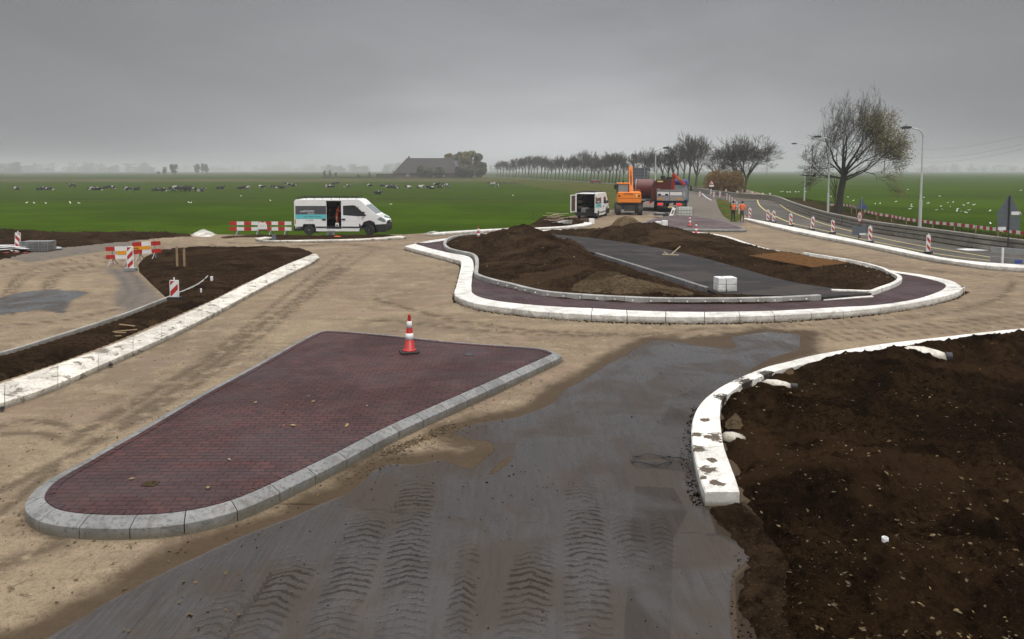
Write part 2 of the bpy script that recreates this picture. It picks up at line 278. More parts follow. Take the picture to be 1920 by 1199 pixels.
c = s.mix(s.ramp(n1, .38, .62), (.045, .068, .012), (.09, .075, .028)); c = s.mix(s.math('MULTIPLY', s.ramp(n2, .45, .62), .55), c, (.03, .034, .01)); s.fin(c, 1.0, s.bump(n2, .8, .1), spec=0.0)
def leafm(name, c1, c2):
    s = NB(name); n1 = s.noise(1.3, 4, .6); oi = s.noise(9, 3, .6); s.fin(s.mix(s.ramp(n1, .35, .65), c1, c2), .8, spec=.2)
leafm('leaf_olive', (.16, .14, .045), (.09, .07, .025)); leafm('leaf_rust', (.16, .085, .02), (.07, .045, .015)); leafm('leaf_dark', (.055, .055, .03), (.085, .075, .04))
leafm('chips', (.20, .16, .11), (.10, .075, .05)); leafm('leaf_litter', (.32, .25, .12), (.16, .10, .05)); leafm('leaf_brown', (.06, .042, .025), (.12, .085, .04)); leafm('weeds', (.07, .06, .025), (.11, .065, .025))
s = NB('cow_hide'); n1 = s.noise(1.1, 2, .4); oi = s.n('ShaderNodeObjectInfo')
nn = s.n('ShaderNodeTexNoise', noise_dimensions='4D'); nn.inputs['Scale'].default_value = 1.3; nn.inputs['Detail'].default_value = 1; s.l(s.P, nn.inputs['Vector']); s.l(s.math('MULTIPLY', oi.outputs['Random'], 40), nn.inputs['W'])
thr = s.math('MULTIPLY_ADD', s.math('FRACT', s.math('MULTIPLY', oi.outputs['Random'], 17.3)), .18, .50)
s.fin(s.mix(s.math('GREATER_THAN', nn.outputs[0], thr), (.012, .011, .011), (.42, .40, .36)), .8)

# ------------------------------------------------------------------ mesh helpers
COL = sc.collection
def prop(o, label=None, cat=None, group=None, kind=None):
    for k, v in (('label', label), ('category', cat), ('group', group), ('kind', kind)):
        if v: o[k] = v
    return o
def thing(name, label, cat, loc=(0, 0, 0), rz=0.0, group=None):
    o = bpy.data.objects.new(name, None); COL.objects.link(o); o.location = loc; o.rotation_euler = (0, 0, rz); o.empty_display_size = .2
    return prop(o, label, cat, group)
class MB:
    def __init__(s): s.v = []; s.f = []; s.mi = []; s.m = 0
    def add(s, vs, fs):
        o = len(s.v); s.v += [tuple(v) for v in vs]; s.f += [tuple(i+o for i in f) for f in fs]; s.mi += [s.m]*len(fs); return s
    def box(s, x0, x1, y0, y1, z0, z1, M=None):
        v = [Vector((x, y, z)) for x in (x0, x1) for y in (y0, y1) for z in (z0, z1)]
        if M is not None: v = [M @ p for p in v]
        return s.add(v, [(0, 1, 3, 2), (4, 6, 7, 5), (0, 4, 5, 1), (2, 3, 7, 6), (0, 2, 6, 4), (1, 5, 7, 3)])
    def bar(s, a, b, w=.05, h=None, up=(0, 0, 1)):
        a, b = Vector(a), Vector(b); d = (b-a); l = d.length; d.normalize(); h = h or w
        x = d.cross(Vector(up)); x = x.normalized() if x.length > 1e-4 else Vector((1, 0, 0)); y = x.cross(d)
        v = [p + x*sx*w/2 + y*sy*h/2 for p in (a, b) for sx, sy in ((-1, -1), (1, -1), (1, 1), (-1, 1))]
        return s.add(v, [(3, 2, 1, 0), (4, 5, 6, 7)] + [(i, (i+1) % 4, 4+(i+1) % 4, 4+i) for i in range(4)])
    def tube(s, pts, rad, n=8, cap=True):
        pts = [Vector(p) for p in pts]; rs = rad if isinstance(rad, (list, tuple)) else [rad]*len(pts)
        vs = []; k = len(pts); prev = None
        for i, p in enumerate(pts):
            d = (pts[min(i+1, k-1)] - pts[max(i-1, 0)]); d = d.normalized() if d.length > 0 else Vector((0, 0, 1))
            x = d.cross(Vector((0, 0, 1)) if abs(d.z) < .95 else Vector((0, 1, 0))) if prev is None else (prev - d*prev.dot(d))
            x = x.normalized() if x.length > 1e-5 else Vector((1, 0, 0)); prev = x; y = d.cross(x)
            vs += [p + (x*math.cos(2*PI*j/n) + y*math.sin(2*PI*j/n))*rs[i] for j in range(n)]
        fs = [(i*n+j, i*n+(j+1) % n, (i+1)*n+(j+1) % n, (i+1)*n+j) for i in range(k-1) for j in range(n)]
        if cap: fs += [tuple(range(n-1, -1, -1)), tuple(range((k-1)*n, k*n))]
        return s.add(vs, fs)
    def cyl(s, c, axis, r, half, n=16, r2=None):
        c = Vector(c); a = Vector(axis).normalized(); return s.tube([c-a*half, c+a*half], [r, r2 if r2 is not None else r], n)
    def lathe(s, prof, n=20, c=(0, 0, 0)):
        vs = [(c[0]+r*math.cos(2*PI*j/n), c[1]+r*math.sin(2*PI*j/n), c[2]+z) for r, z in prof for j in range(n)]
        fs = [(i*n+j, i*n+(j+1) % n, (i+1)*n+(j+1) % n, (i+1)*n+j) for i in range(len(prof)-1) for j in range(n)]
        fs += [tuple(range(n-1, -1, -1)), tuple(range((len(prof)-1)*n, len(prof)*n))]
        return s.add(vs, fs)
    def prism(s, poly, axis, a, b):
        """poly: 2D points; axis 'y' -> (x,z) extruded along y; 'x' -> (y,z); 'z' -> (x,y)"""
        def P(p, t): return {'y': (p[0], t, p[1]), 'x': (t, p[0], p[1]), 'z': (p[0], p[1], t)}[axis]
        n = len(poly); vs = [P(p, a) for p in poly] + [P(p, b) for p in poly]
        return s.add(vs, [tuple(range(n)), tuple(range(2*n-1, n-1, -1))] + [(i, i+n, (i+1) % n+n, (i+1) % n) for i in range(n)])
    def build(s, name, mats, parent=None, bevel=0.0, smooth=False, link=True):
        me = bpy.data.meshes.new(name); me.from_pydata(s.v, [], s.f)
        mats = [mats] if isinstance(mats, str) else mats
        for m in mats: me.materials.append(MATS[m])
        if len(mats) > 1: me.polygons.foreach_set('material_index', s.mi)
        bm = bmesh.new(); bm.from_mesh(me)
        if bevel: 
            bmesh.ops.remove_doubles(bm, verts=bm.verts, dist=1e-5)
        bmesh.ops.recalc_face_normals(bm, faces=bm.faces); bm.to_mesh(me); bm.free()
        if smooth: me.polygons.foreach_set('use_smooth', [True]*len(me.polygons))
        o = bpy.data.objects.new(name, me); COL.objects.link(o)
        if parent: o.parent = parent
        if bevel:
            b = o.modifiers.new('b', 'BEVEL'); b.width = bevel; b.segments = 2; b.limit_method = 'ANGLE'; b.angle_limit = math.radians(35)
        return o
def kids(o): return list(o.children)
def dup(o, loc=None, rz=None, scale=None, label=None, parent=None, group=None):
    c = o.copy(); COL.objects.link(c); c.parent = parent
    if loc is not None: c.location = loc
    if rz is not None: c.rotation_euler = (c.rotation_euler.x, c.rotation_euler.y, rz)
    if scale is not None: c.scale = scale if isinstance(scale, (tuple, list)) else (scale,)*3
    if label: c['label'] = label
    if group: c['group'] = group
    for k in kids(o): dup(k, parent=c)
    return c
ORD = ['first', 'second', 'third', 'fourth', 'fifth', 'sixth', 'seventh', 'eighth', 'ninth', 'tenth', 'eleventh', 'twelfth', 'thirteenth', 'fourteenth', 'fifteenth', 'sixteenth', 'seventeenth', 'eighteenth', 'nineteenth', 'twentieth']
def ordn(i):
    if i < 20: return ORD[i]
    t = {2: 'twenty', 3: 'thirty', 4: 'forty'}[(i+1)//10]
    return (t[:-1]+'ieth') if (i+1) % 10 == 0 else t+'-'+ORD[(i+1) % 10-1]
def cat_rom(pts, per=6, closed=False):
    P = [np.array(p, float) for p in pts]; n = len(P); o = []
    for i in range(n if closed else n-1):
        p0 = P[(i-1) % n] if closed or i > 0 else P[0]; p1 = P[i]; p2 = P[(i+1) % n]; p3 = P[(i+2) % n] if closed or i+2 < n else P[-1]
        for k in range(per):
            t = k/per; o.append(.5*((2*p1)+(-p0+p2)*t+(2*p0-5*p1+4*p2-p3)*t*t+(-p0+3*p1-3*p2+p3)*t**3))
    if not closed: o.append(P[-1])
    return o
def resample(pts, step, closed=False):
    P = np.array(pts, float)
    if closed: P = np.vstack([P, P[:1]])
    d = np.r_[0, np.cumsum(np.linalg.norm(np.diff(P, axis=0), axis=1))]; n = max(2, int(round(d[-1]/step))+1)
    s_ = np.linspace(0, d[-1], n); return np.stack([np.interp(s_, d, P[:, k]) for k in range(P.shape[1])], 1), d[-1]
def text_mesh(txt, size, mat, M, parent, name='lettering', extrude=.004, align='CENTER'):
    cu = bpy.data.curves.new(name, 'FONT'); cu.body = txt; cu.size = size; cu.extrude = extrude; cu.align_x = align; cu.align_y = 'CENTER'; cu.resolution_u = 3
    t = bpy.data.objects.new(name, cu); COL.objects.link(t)
    me = bpy.data.meshes.new_from_object(t.evaluated_get(bpy.context.evaluated_depsgraph_get())); bpy.data.objects.remove(t)
    me.materials.clear(); me.materials.append(MATS[mat]); o = bpy.data.objects.new(name, me); COL.objects.link(o); o.parent = parent; o.matrix_local = M; return o
def FR(loc, xa, ya):   # frame: x axis along xa, y axis along ya
    x = Vector(xa).normalized(); y = Vector(ya).normalized(); z = x.cross(y); m = Matrix((x, y, z)).transposed().to_4x4(); m.translation = Vector(loc); return m

# ------------------------------------------------------------------ polygons
def inside(px, py, poly):
    poly = np.array(poly, float); r = np.zeros(px.shape, bool); n = len(poly)
    for i in range(n):
        x1, y1 = poly[i]; x2, y2 = poly[(i+1) % n]
        if y1 == y2: continue
        c = ((y1 > py) != (y2 > py)) & (px < (x2-x1)*(py-y1)/(y2-y1)+x1); r ^= c
    return r
def seg_dist(px, py, pts, closed=True):
    P = np.array(pts, float); n = len(P); d = np.full(px.shape, 1e9)
    for i in range(n if closed else n-1):
        a = P[i]; b = P[(i+1) % n]; ab = b-a; l2 = (ab**2).sum()+1e-12
        t = np.clip(((px-a[0])*ab[0]+(py-a[1])*ab[1])/l2, 0, 1)
        d = np.minimum(d, np.hypot(px-a[0]-t*ab[0], py-a[1]-t*ab[1]))
    return d
def sdf(x, y, poly): return np.where(inside(x, y, poly), 1, -1)*seg_dist(x, y, poly)
def sst(a, b, x): t = np.clip((x-a)/(b-a), 0, 1); return t*t*(3-2*t)

# ================================================================== SETTING
# pasture to the horizon
mb = MB(); 
for x0, x1, y0, y1 in ((-5000, 5000, -120, 6500),):
    mb.add([(x0, y0, FZ), (x1, y0, FZ), (x1, y1, FZ), (x0, y1, FZ)], [(0, 1, 2, 3)])
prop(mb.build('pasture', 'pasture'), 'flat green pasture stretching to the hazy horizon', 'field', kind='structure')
# construction site ground
YT = [(-900, 440), (0, 437), (420, 440), (545, 442), (760, 440), (1000, 424), (1060, 408), (1110, 397), (1160, 378), (1230, 366), (1300, 356), (1335, 350), (1400, 356), (1450, 368),
      (1500, 385), (1540, 397), (1600, 410), (1700, 426), (1850, 448), (2000, 463), (2900, 560)]
WET = [(-700, 1500), (90, 1199), (200, 1130), (330, 1062), (470, 1000), (560, 965), (600, 947), (655, 925), (699, 885), (728, 870), (776, 872), (834, 862), (864, 877), (930, 837), (911, 826), (878, 826), (853, 811),
       (893, 795), (966, 784), (1003, 771), (1034, 759), (1060, 730), (1086, 717), (1182, 660), (1224, 639), (1260, 639), (1312, 649), (1372, 655), (1385, 647), (1365, 633), (1440, 622), (1500, 628), (1500, 655),
       (1443, 673), (1404, 696), (1400, 712), (1357, 739), (1329, 759), (1310, 778), (1296, 829), (1299, 867), (1310, 913), (1322, 950), (1345, 1000), (1425, 1040), (1375, 1075), (1370, 1150), (1380, 1250), (1400, 1600)]
DAMPX = [(1240, 640), (1330, 628), (1500, 618), (1560, 625), (1480, 650), (1380, 660), (1300, 650)]
PUD = [(-300, 590), (-100, 560), (0, 560), (45, 548), (100, 543), (165, 549), (130, 566), (120, 588), (80, 580), (0, 590), (-100, 610)]
ASPHL = [(-100, 470), (200, 455), (262, 450), (262, 457), (205, 470), (60, 492)]
ASPH2 = [(190, 500), (230, 505), (262, 520), (290, 545), (312, 567), (285, 577), (240, 590), (210, 560), (225, 530)]
ROADB = [(1300, 350), (1350, 349), (1352, 375), (1370, 405), (1400, 416), (1392, 426), (1290, 405), (1150, 402), (1140, 392)]
SOILP = [(1275, 829), (1275, 867), (1285, 913), (1290, 955), (1300, 1040), (1350, 1110), (1380, 1199), (1400, 1600), (3000, 1600), (3000, 580), (1440, 705), (1345, 760)]
def site():
    cols = np.r_[np.arange(-900, -60, 40), np.arange(-60, 1980, 6), np.arange(1980, 2901, 40)].astype(float)
    top = np.interp(cols, [p[0] for p in YT], [p[1] for p in YT]); rows = np.r_[np.linspace(0, .955, 175), np.linspace(.97, 1, 4)]
    t = rows[:, None]**1.12; PXg = np.repeat(cols[None, :], len(rows), 0); PYg = top[None, :] + (1320-top[None, :])*t
    PYg[-3:] += np.array([60, 160, 380])[:, None]
    X, Y = gn(PXg, PYg, 0); x = X.ravel(); y = Y.ravel()
    nr, nc = X.shape
    def S(poly, wdt): return sst(-wdt, wdt, sdf(x, y, XY(poly)))
    wet = np.maximum(S(WET, .35), S(PUD, 1.3)); damp = np.maximum(sst(-1.1, .2, sdf(x, y, XY(WET))), np.maximum(S(PUD, 1.2), S(DAMPX, .6)))
    damp = np.maximum(damp, 1.6*S(SOILP, .35)); damp = damp*.9
    asph = np.maximum.reduce([S(ASPHL, .4), S(ASPH2, .6), S(ROADB, 1.0)])
    rut = np.zeros_like(x)
    for pl, wd in RUTS:
        rut = np.maximum(rut, np.exp(-(seg_dist(x, y, XY([tuple(q) for q in cat_rom(pl, 5)]), False)/(wd*1.2))**2))
    # tread marks: two pairs of lug tyre tracks
    trk = np.zeros_like(x); tu = np.zeros_like(x); tv = np.zeros_like(x); acc = np.full(x.shape, 1e9); drk = np.zeros_like(x)
    for pl in DRKS: drk = np.maximum(drk, S(pl, .06))
    drk = np.maximum(drk, .75*np.exp(-(seg_dist(x, y, XY([(500, 943), (640, 950), (760, 962), (880, 974), (1000, 980), (1150, 990), (1300, 1000), (1430, 1012)]), False)/.04)**2))
    for pl in DRYS: wet = np.minimum(wet, 1-S(pl, .05))
    for pl, hw in TREADS:
        q = np.array(XY([tuple(a) for a in cat_rom(pl, 5)])); dl = np.r_[0, np.cumsum(np.linalg.norm(np.diff(q, axis=0), axis=1))]
        best = np.full(x.shape, 1e9); bu = np.zeros_like(x); bv = np.zeros_like(x)
        for i in range(len(q)-1):
            a, b = q[i], q[i+1]; ab = b-a; l = np.hypot(*ab)+1e-9; tt = np.clip(((x-a[0])*ab[0]+(y-a[1])*ab[1])/l**2, 0, 1)
            dx, dy = x-a[0]-tt*ab[0], y-a[1]-tt*ab[1]; d = np.hypot(dx, dy); sg = np.sign(ab[0]*dy-ab[1]*dx); k = d < best
            best[k] = d[k]; bu[k] = (d*sg)[k]/hw; bv[k] = (dl[i]+tt*l)[k]
        m_ = sst(1.0, .8, best/hw)*sst(0, 1.0, bv)*sst(dl[-1]+.01, dl[-1]-1.5, bv)
        k = best/hw < acc; acc[k] = (best/hw)[k]; trk[k] = m_[k]; tu[k] = bu[k]; tv[k] = bv[k]
    z = np.zeros_like(x)
    for i in range(len(x)):
        z[i] = mn.noise(Vector((x[i]*.35, y[i]*.35, 0)))*.012
    z[:nc] = -.0
    vs = np.stack([x, y, z], 1)
    idx = np.arange(nr*nc).reshape(nr, nc)
    fs = np.stack([idx[:-1, :-1], idx[1:, :-1], idx[1:, 1:], idx[:-1, 1:]], -1).reshape(-1, 4)
    # bank down to the pasture along the far edge
    k = 0; bx = X[0]; by = Y[0]; n0 = len(vs)
    bank = np.stack([bx*(1+1.6/np.maximum(by, 1)), by+1.6, np.full(nc, FZ-.05)], 1); vs = np.vstack([vs, bank])
    fb = np.stack([np.arange(nc-1), np.arange(1, nc), n0+np.arange(1, nc), n0+np.arange(nc-1)], 1)
    me = bpy.data.meshes.new('site'); me.from_pydata(vs.tolist(), [], fs.tolist()+fb.tolist())
    for nme, a in (('wet', wet), ('damp', damp), ('asph', asph), ('rut', rut), ('trk', trk), ('tu', tu), ('tv', tv), ('drk', drk)):
        at_ = me.attributes.new(nme, 'FLOAT', 'POINT'); at_.data.foreach_set('value', np.r_[a, np.zeros(nc)].astype(np.float32))
    me.materials.append(MATS['site_ground']); me.polygons.foreach_set('use_smooth', [True]*len(me.polygons)); me.update()
    o = bpy.data.objects.new('sandy_ground', me); COL.objects.link(o); prop(o, 'sandy site ground with tyre tracks and wet muddy asphalt', 'ground', kind='structure')
RUTS = [([(10, 590), (12, 550), (40, 515), (110, 492), (200, 478), (330, 463)], .10), ([(22, 590), (26, 550), (55, 519), (120, 496), (215, 482)], .08), ([(86, 552), (88, 530), (112, 511), (165, 497), (240, 487)], .12),
        ([(97, 552), (100, 532), (122, 514), (175, 500)], .08), ([(0, 800), (60, 790), (130, 800)], .12), ([(0, 815), (70, 812), (110, 822)], .1), ([(700, 470), (600, 540), (400, 700), (200, 820), (0, 920)], .1),
        ([(1000, 620), (1250, 628), (1500, 622), (1700, 612), (1920, 590)], .12), ([(1200, 632), (1500, 632), (1800, 612), (2000, 590)], .1), ([(1400, 640), (1600, 636), (1920, 612)], .08), ([(1530, 660), (1440, 680), (1400, 700)], .1),
        ([(1500, 470), (1650, 497), (1800, 513), (1920, 520)], .3), ([(1700, 480), (1800, 500), (1920, 508)], .15), ([(640, 500), (560, 560), (380, 680), (150, 810)], .12), ([(560, 462), (640, 459), (720, 466)], .3),
        ([(700, 560), (850, 600), (1050, 625), (1250, 630)], .14), ([(310, 470), (430, 456), (520, 458)], .2), ([(0, 500), (80, 486), (180, 470)], .12), ([(0, 612), (120, 600), (220, 580)], .15), ([(230, 500), (255, 520), (265, 550), (240, 575)], .1), ([(212, 505), (232, 525), (240, 550), (215, 580)], .1), ([(660, 480), (570, 548), (390, 690), (170, 830), (0, 960)], .09), ([(640, 476), (548, 545), (360, 690), (130, 830)], .09), ([(560, 600), (700, 600), (900, 620), (1120, 632)], .1), ([(0, 1060), (120, 1010), (60, 960)], .15), ([(1250, 620), (1500, 610), (1750, 590), (1870, 560), (1900, 530)], .1)]
DRKS = [[(1328, 953), (1400, 940), (1500, 1060), (1500, 1350), (1392, 1350), (1380, 1150), (1378, 1085), (1420, 1045), (1345, 1005)], [(1262, 820), (1298, 780), (1300, 800), (1297, 830), (1302, 870), (1312, 915), (1328, 955), (1310, 960), (1290, 900), (1272, 860)], [(1190, 912), (1262, 915), (1290, 960), (1262, 1010), (1256, 1300), (1165, 1300), (1178, 1050)], [(1215, 815), (1245, 782), (1262, 745), (1290, 735), (1320, 712), (1345, 716), (1395, 700), (1385, 728), (1330, 760), (1295, 790), (1280, 830), (1240, 825)], [(1190, 868), (1280, 866), (1285, 885), (1230, 880)]]
DRYS = [[(862, 880), (900, 850), (930, 838), (922, 850), (890, 876)], [(914, 892), (935, 868), (966, 850), (955, 868), (925, 890)]]
TREADS = [([(788, 880), (770, 1000), (762, 1080), (740, 1260)], .25), ([(705, 935), (664, 1060), (595, 1260)], .25), ([(590, 1000), (530, 1100), (430, 1260)], .25), ([(1087, 890), (1100, 1050), (1105, 1260)], .25),
          ([(1165, 950), (1190, 1050), (1222, 1150)], .2), ([(1012, 1005), (990, 1110), (965, 1260)], .25), ([(885, 980), (870, 1090), (850, 1260)], .14), ([(470, 1090), (400, 1180), (330, 1280)], .22), ([(1235, 940), (1242, 1010), (1255, 1100)], .12)]

site()

# soil areas ------------------------------------------------------------
def soil_area(name, poly, base, mounds, mat, label, step=6, rough=.05, edge=.35, rise=.08, cut=None, ext=None, seed=0, clod=.03, kind='structure', jag=0.0):
    """poly in pixels on plane z=base; mounds: (px,py,h,rx,ry,rot)"""
    P = np.array([p[:2] for p in poly], float); x0, y0 = P.min(0); x1, y1 = P.max(0)
    cx_ = np.arange(x0-step, x1+step*2, step); cy_ = [y0-3]
    while cy_[-1] < y1+6: cy_.append(cy_[-1] + max(1.2, min(step, step*(cy_[-1]-300)/260)))
    cy_ = np.array(cy_); gx, gy = np.meshgrid(cx_, cy_); X, Y = gn(gx, gy, base); x, y = X.ravel(), Y.ravel(); pw = XY(poly, base)
    d = sdf(x, y, pw)
    if cut is not None: d = np.minimum(d, -sdf(x, y, XY(cut, base)))
    if jag:
        for i in np.nonzero(np.abs(d) < jag*3)[0]:
            v = Vector((x[i]*1.6, y[i]*1.6, seed+9)); d[i] += (mn.fractal(v, .8, 2.0, 5))*jag
    z = base - .06 + (rise+.06)*sst(-.05, edge, d)
    keep = sst(-.05, edge*2.5, d); ms = [(g(m[0], m[1], base), *m[2:]) for m in mounds]; zz = np.zeros_like(x)
    for c, h, rx, ry, rot in ms:
        dx, dy = x-c.x, y-c.y; a = dx*math.cos(rot)+dy*math.sin(rot); b = -dx*math.sin(rot)+dy*math.cos(rot)
        zz = zz + h*np.exp(-((a/rx)**2+(b/ry)**2)**1.1)
    nz = np.zeros_like(x)
    for i in np.nonzero(d > -.25)[0]:
        v = Vector((x[i], y[i], seed)); f_ = mn.fractal(v*1.1, 1.0, 2.0, 5)*rough + abs(mn.noise(v*5.5))*clod + mn.noise(v*13)*clod*.6
        nz[i] = f_*(1+.5*min(1, zz[i]))
    z = z + zz*keep + nz*keep; z = np.where(d > edge*.8, np.maximum(z, base+.035+.25*np.maximum(nz, 0)), z)
    nr, nc = X.shape; idx = np.arange(nr*nc).reshape(nr, nc); dd = d.reshape(nr, nc)
    ok = (np.maximum.reduce([dd[:-1, :-1], dd[1:, :-1], dd[1:, 1:], dd[:-1, 1:]]) > -.02)
    fs = np.stack([idx[:-1, :-1], idx[1:, :-1], idx[1:, 1:], idx[:-1, 1:]], -1)[ok]
    used = np.unique(fs); mp = np.full(nr*nc, -1); mp[used] = np.arange(len(used))
    me = bpy.data.meshes.new(name); me.from_pydata(np.stack([x, y, z], 1)[used].tolist(), [], mp[fs].tolist()); me.materials.append(MATS[mat])
    me.polygons.foreach_set('use_smooth', [True]*len(me.polygons)); me.update()
    o = bpy.data.objects.new(name, me); COL.objects.link(o); prop(o, label, 'soil', kind=kind)
    o['_n'] = 0; del o['_n']
    return np.stack([x, y, z, d], 1)[d > .05]

# ------------------------------------------------------------------ kerbs and islands
def kerb_pairs(parent, pairs, z0, z1, mat, seg=1.0, closed=False, ch=.03, base=None, gap=.012, name='kerb_stone', prof=None, skip=None):
    """pairs: [((px,py),(px,py))] outer edge on plane z given by 3rd value (default z0), inner edge (default z1)"""
    A = [(*g(a[0], a[1], a[2] if len(a) > 2 else z0).xy,) + (*g(b[0], b[1], b[2] if len(b) > 2 else z1).xy,) for a, b in pairs]
    C = cat_rom(A, 8, closed); C, ln = resample(C, .12, closed)
    n = max(1, int(round(ln/seg))); per = (len(C)-1)/n; vs_out = []
    prof = prof or [(0, 0), (0, 1-.0), (1, 1)]
    for k in range(n):
        if skip and skip(k, n): continue
        i0, i1 = int(round(k*per)), int(round((k+1)*per)); pts = C[i0:i1+1]
        if len(pts) < 2: continue
        R = []
        for j, c in enumerate(pts):
            o = np.array(c[:2]); i = np.array(c[2:]); wv = i-o; wl = np.hypot(*wv)+1e-9; u = wv/wl
            tdir = (pts[min(j+1, len(pts)-1)]-pts[max(j-1, 0)])[:2]; tdir = tdir/(np.hypot(*tdir)+1e-9); sh = 0
            if j == 0: sh = gap/2
            if j == len(pts)-1: sh = -gap/2
            o = o+tdir*sh; i = i+tdir*sh
            zz = (base if base is not None else z0); H = z1-z0
            prf = [(0, z0-.04), (0, z0+H*prof[0]), (min(prof[1], wl*.45), z0+H*prof[2])] + [(a*wl, z0+H*b) for a, b in prof[3]] + [(wl, z0-.04)] if isinstance(prof[0], float) else [(0, z0-.04), (0, z1-ch), (ch, z1), (wl-ch*.5, z1), (wl, z1-ch*.5), (wl, z0-.04)]
            R.append([(o[0]+u[0]*t, o[1]+u[1]*t, z) for t, z in prf])
        m = len(R[0]); mb = MB(); vs = [p for r in R for p in r]
        fs = [(a*m+b, a*m+(b+1) % m, (a+1)*m+(b+1) % m, (a+1)*m+b) for a in range(len(R)-1) for b in range(m)]
        fs += [tuple(range(m)), tuple(range((len(R)-1)*m+m-1, (len(R)-1)*m-1, -1))]
        mb.add(vs, fs); mb.build(name, mat, parent)
    return C
def flat(name, pts, mat, parent=None, th=.1, bev=0):
    mb = MB(); n = len(pts); top = [(p[0], p[1], p[2]) for p in pts]; bot = [(p[0], p[1], p[2]-th) for p in pts]
    mb.add(top+bot, [tuple(range(n))] + [(i, (i+1) % n, (i+1) % n+n, i+n) for i in range(n)])
    o = mb.build(name, mat, parent)
    bm = bmesh.new(); bm.from_mesh(o.data); bmesh.ops.triangulate(bm, faces=[f for f in bm.faces if len(f.verts) > 4]); bm.to_mesh(o.data); bm.free(); return o
def offset_closed(P, d):
    P = np.array(P); n = len(P); T = np.roll(P, -1, 0)-np.roll(P, 1, 0); T /= np.linalg.norm(T, axis=1)[:, None]; Nn = np.stack([-T[:, 1], T[:, 0]], 1)
    ar = .5*np.sum(P[:, 0]*np.roll(P[:, 1], -1)-np.roll(P[:, 0], -1)*P[:, 1])
    return P + Nn*(d if ar > 0 else -d)

# near brick island -----------------------------------------------------
T1 = [(42, 952, .14), (42, 974), (64, 996), (100, 1007.5), (184, 1014), (256, 1013), (316, 1009), (400, 994), (480, 966), (560, 926), (640, 885), (743, 828), (840, 782), (923, 743), (993, 710), (1048, 684), (1057, 678), (1056, 668, .14), (1040, 660, .14),
      (1013, 654.5, .14), (930, 648.5, .14), (847, 642.5, .14), (760, 633, .14), (680, 625.5, .14), (630, 622, .14), (603, 622, .14), (585, 627, .14), (535, 653, .14), (480, 684, .14), (420, 716, .14), (360, 748, .14), (300, 783, .14), (240, 818, .14), (190, 845, .14), (140, 874, .14), (100, 895, .14), (70, 913, .14), (52, 932, .14)]
ti = thing('traffic_island', 'long red brick traffic island with grey concrete kerb in the foreground', 'traffic island')
Pt = XY(T1); Pc, _ = resample(cat_rom([tuple(p) for p in Pt], 6, True), .1, True); Pc = Pc[:-1]
for _ in range(7): Pc = .25*np.roll(Pc, 1, 0)+.5*Pc+.25*np.roll(Pc, -1, 0)
Pin = offset_closed(Pc, .21); nst = 46; per = len(Pc)/nst
for k in range(nst):
    ids = [int(round(k*per))+j for j in range(int(round((k+1)*per))-int(round(k*per))+1)]; R = []
    for q, i in enumerate(ids):
        o = Pc[i % len(Pc)]; u = (Pin[i % len(Pc)]-o)/.21; td = np.array([u[1], -u[0]]); td = td*np.sign(np.dot(td, Pc[(i+1) % len(Pc)]-Pc[i % len(Pc)]))
        o = o + td*(.006 if q == 0 else -.006 if q == len(ids)-1 else 0)
        R.append([(o[0]+u[0]*t, o[1]+u[1]*t, z) for t, z in ((0, -.05), (0, .135), (.005, .142), (.135, .196), (.145, .2), (.20, .2), (.207, .193), (.207, -.05))])
    m = 8; mb = MB(); mb.add([p for r in R for p in r], [(a*m+b, a*m+(b+1) % m, (a+1)*m+(b+1) % m, (a+1)*m+b) for a in range(len(R)-1) for b in range(m)] + [tuple(range(m)), tuple(range((len(R)-1)*m+m-1, (len(R)-1)*m-1, -1))])
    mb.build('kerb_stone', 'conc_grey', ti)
flat('brick_paving', [(p[0], p[1], .192) for p in offset_closed(Pc, .209)], 'brick_near', ti, .1)
# soldier course following the kerb
SC = offset_closed(Pc, .215); SD = offset_closed(Pc, .315); R = []; mb = MB(); acc = 0
for i in range(len(Pc)):
    if i % 2 == 0 and i < len(Pc)-2:
        j = (i+2) % len(Pc); a0, a1, b0, b1 = SC[i], SC[j], SD[i], SD[j]
        a0, b0 = a0*.97+a1*.03, b0*.97+b1*.03; a1, b1 = a1*.97+a0*.03, b1*.97+b0*.03
        vs = [(*a0, .2), (*a1, .2), (*b1, .2), (*b0, .2), (*a0, .17), (*a1, .17), (*b1, .17), (*b0, .17)]
        mb.add(vs, [(0, 1, 2, 3), (4, 7, 6, 5), (0, 4, 5, 1), (1, 5, 6, 2), (2, 6, 7, 3), (3, 7, 4, 0)])
mb.build('edge_bricks', 'brick_near', ti)
c = g(282, 907, .2); mb = MB(); mb.box(-.09, .09, -.07, .07, 0, .008, Matrix.Translation((c.x, c.y, .194))); mb.build('drain_cover', 'sand_heap', ti)
c = g(880, 665, .2); mb = MB(); mb.cyl((c.x, c.y, .198), (0, 0, 1), .11, .006, 16); mb.build('drain_cover', 'dark_metal', ti)

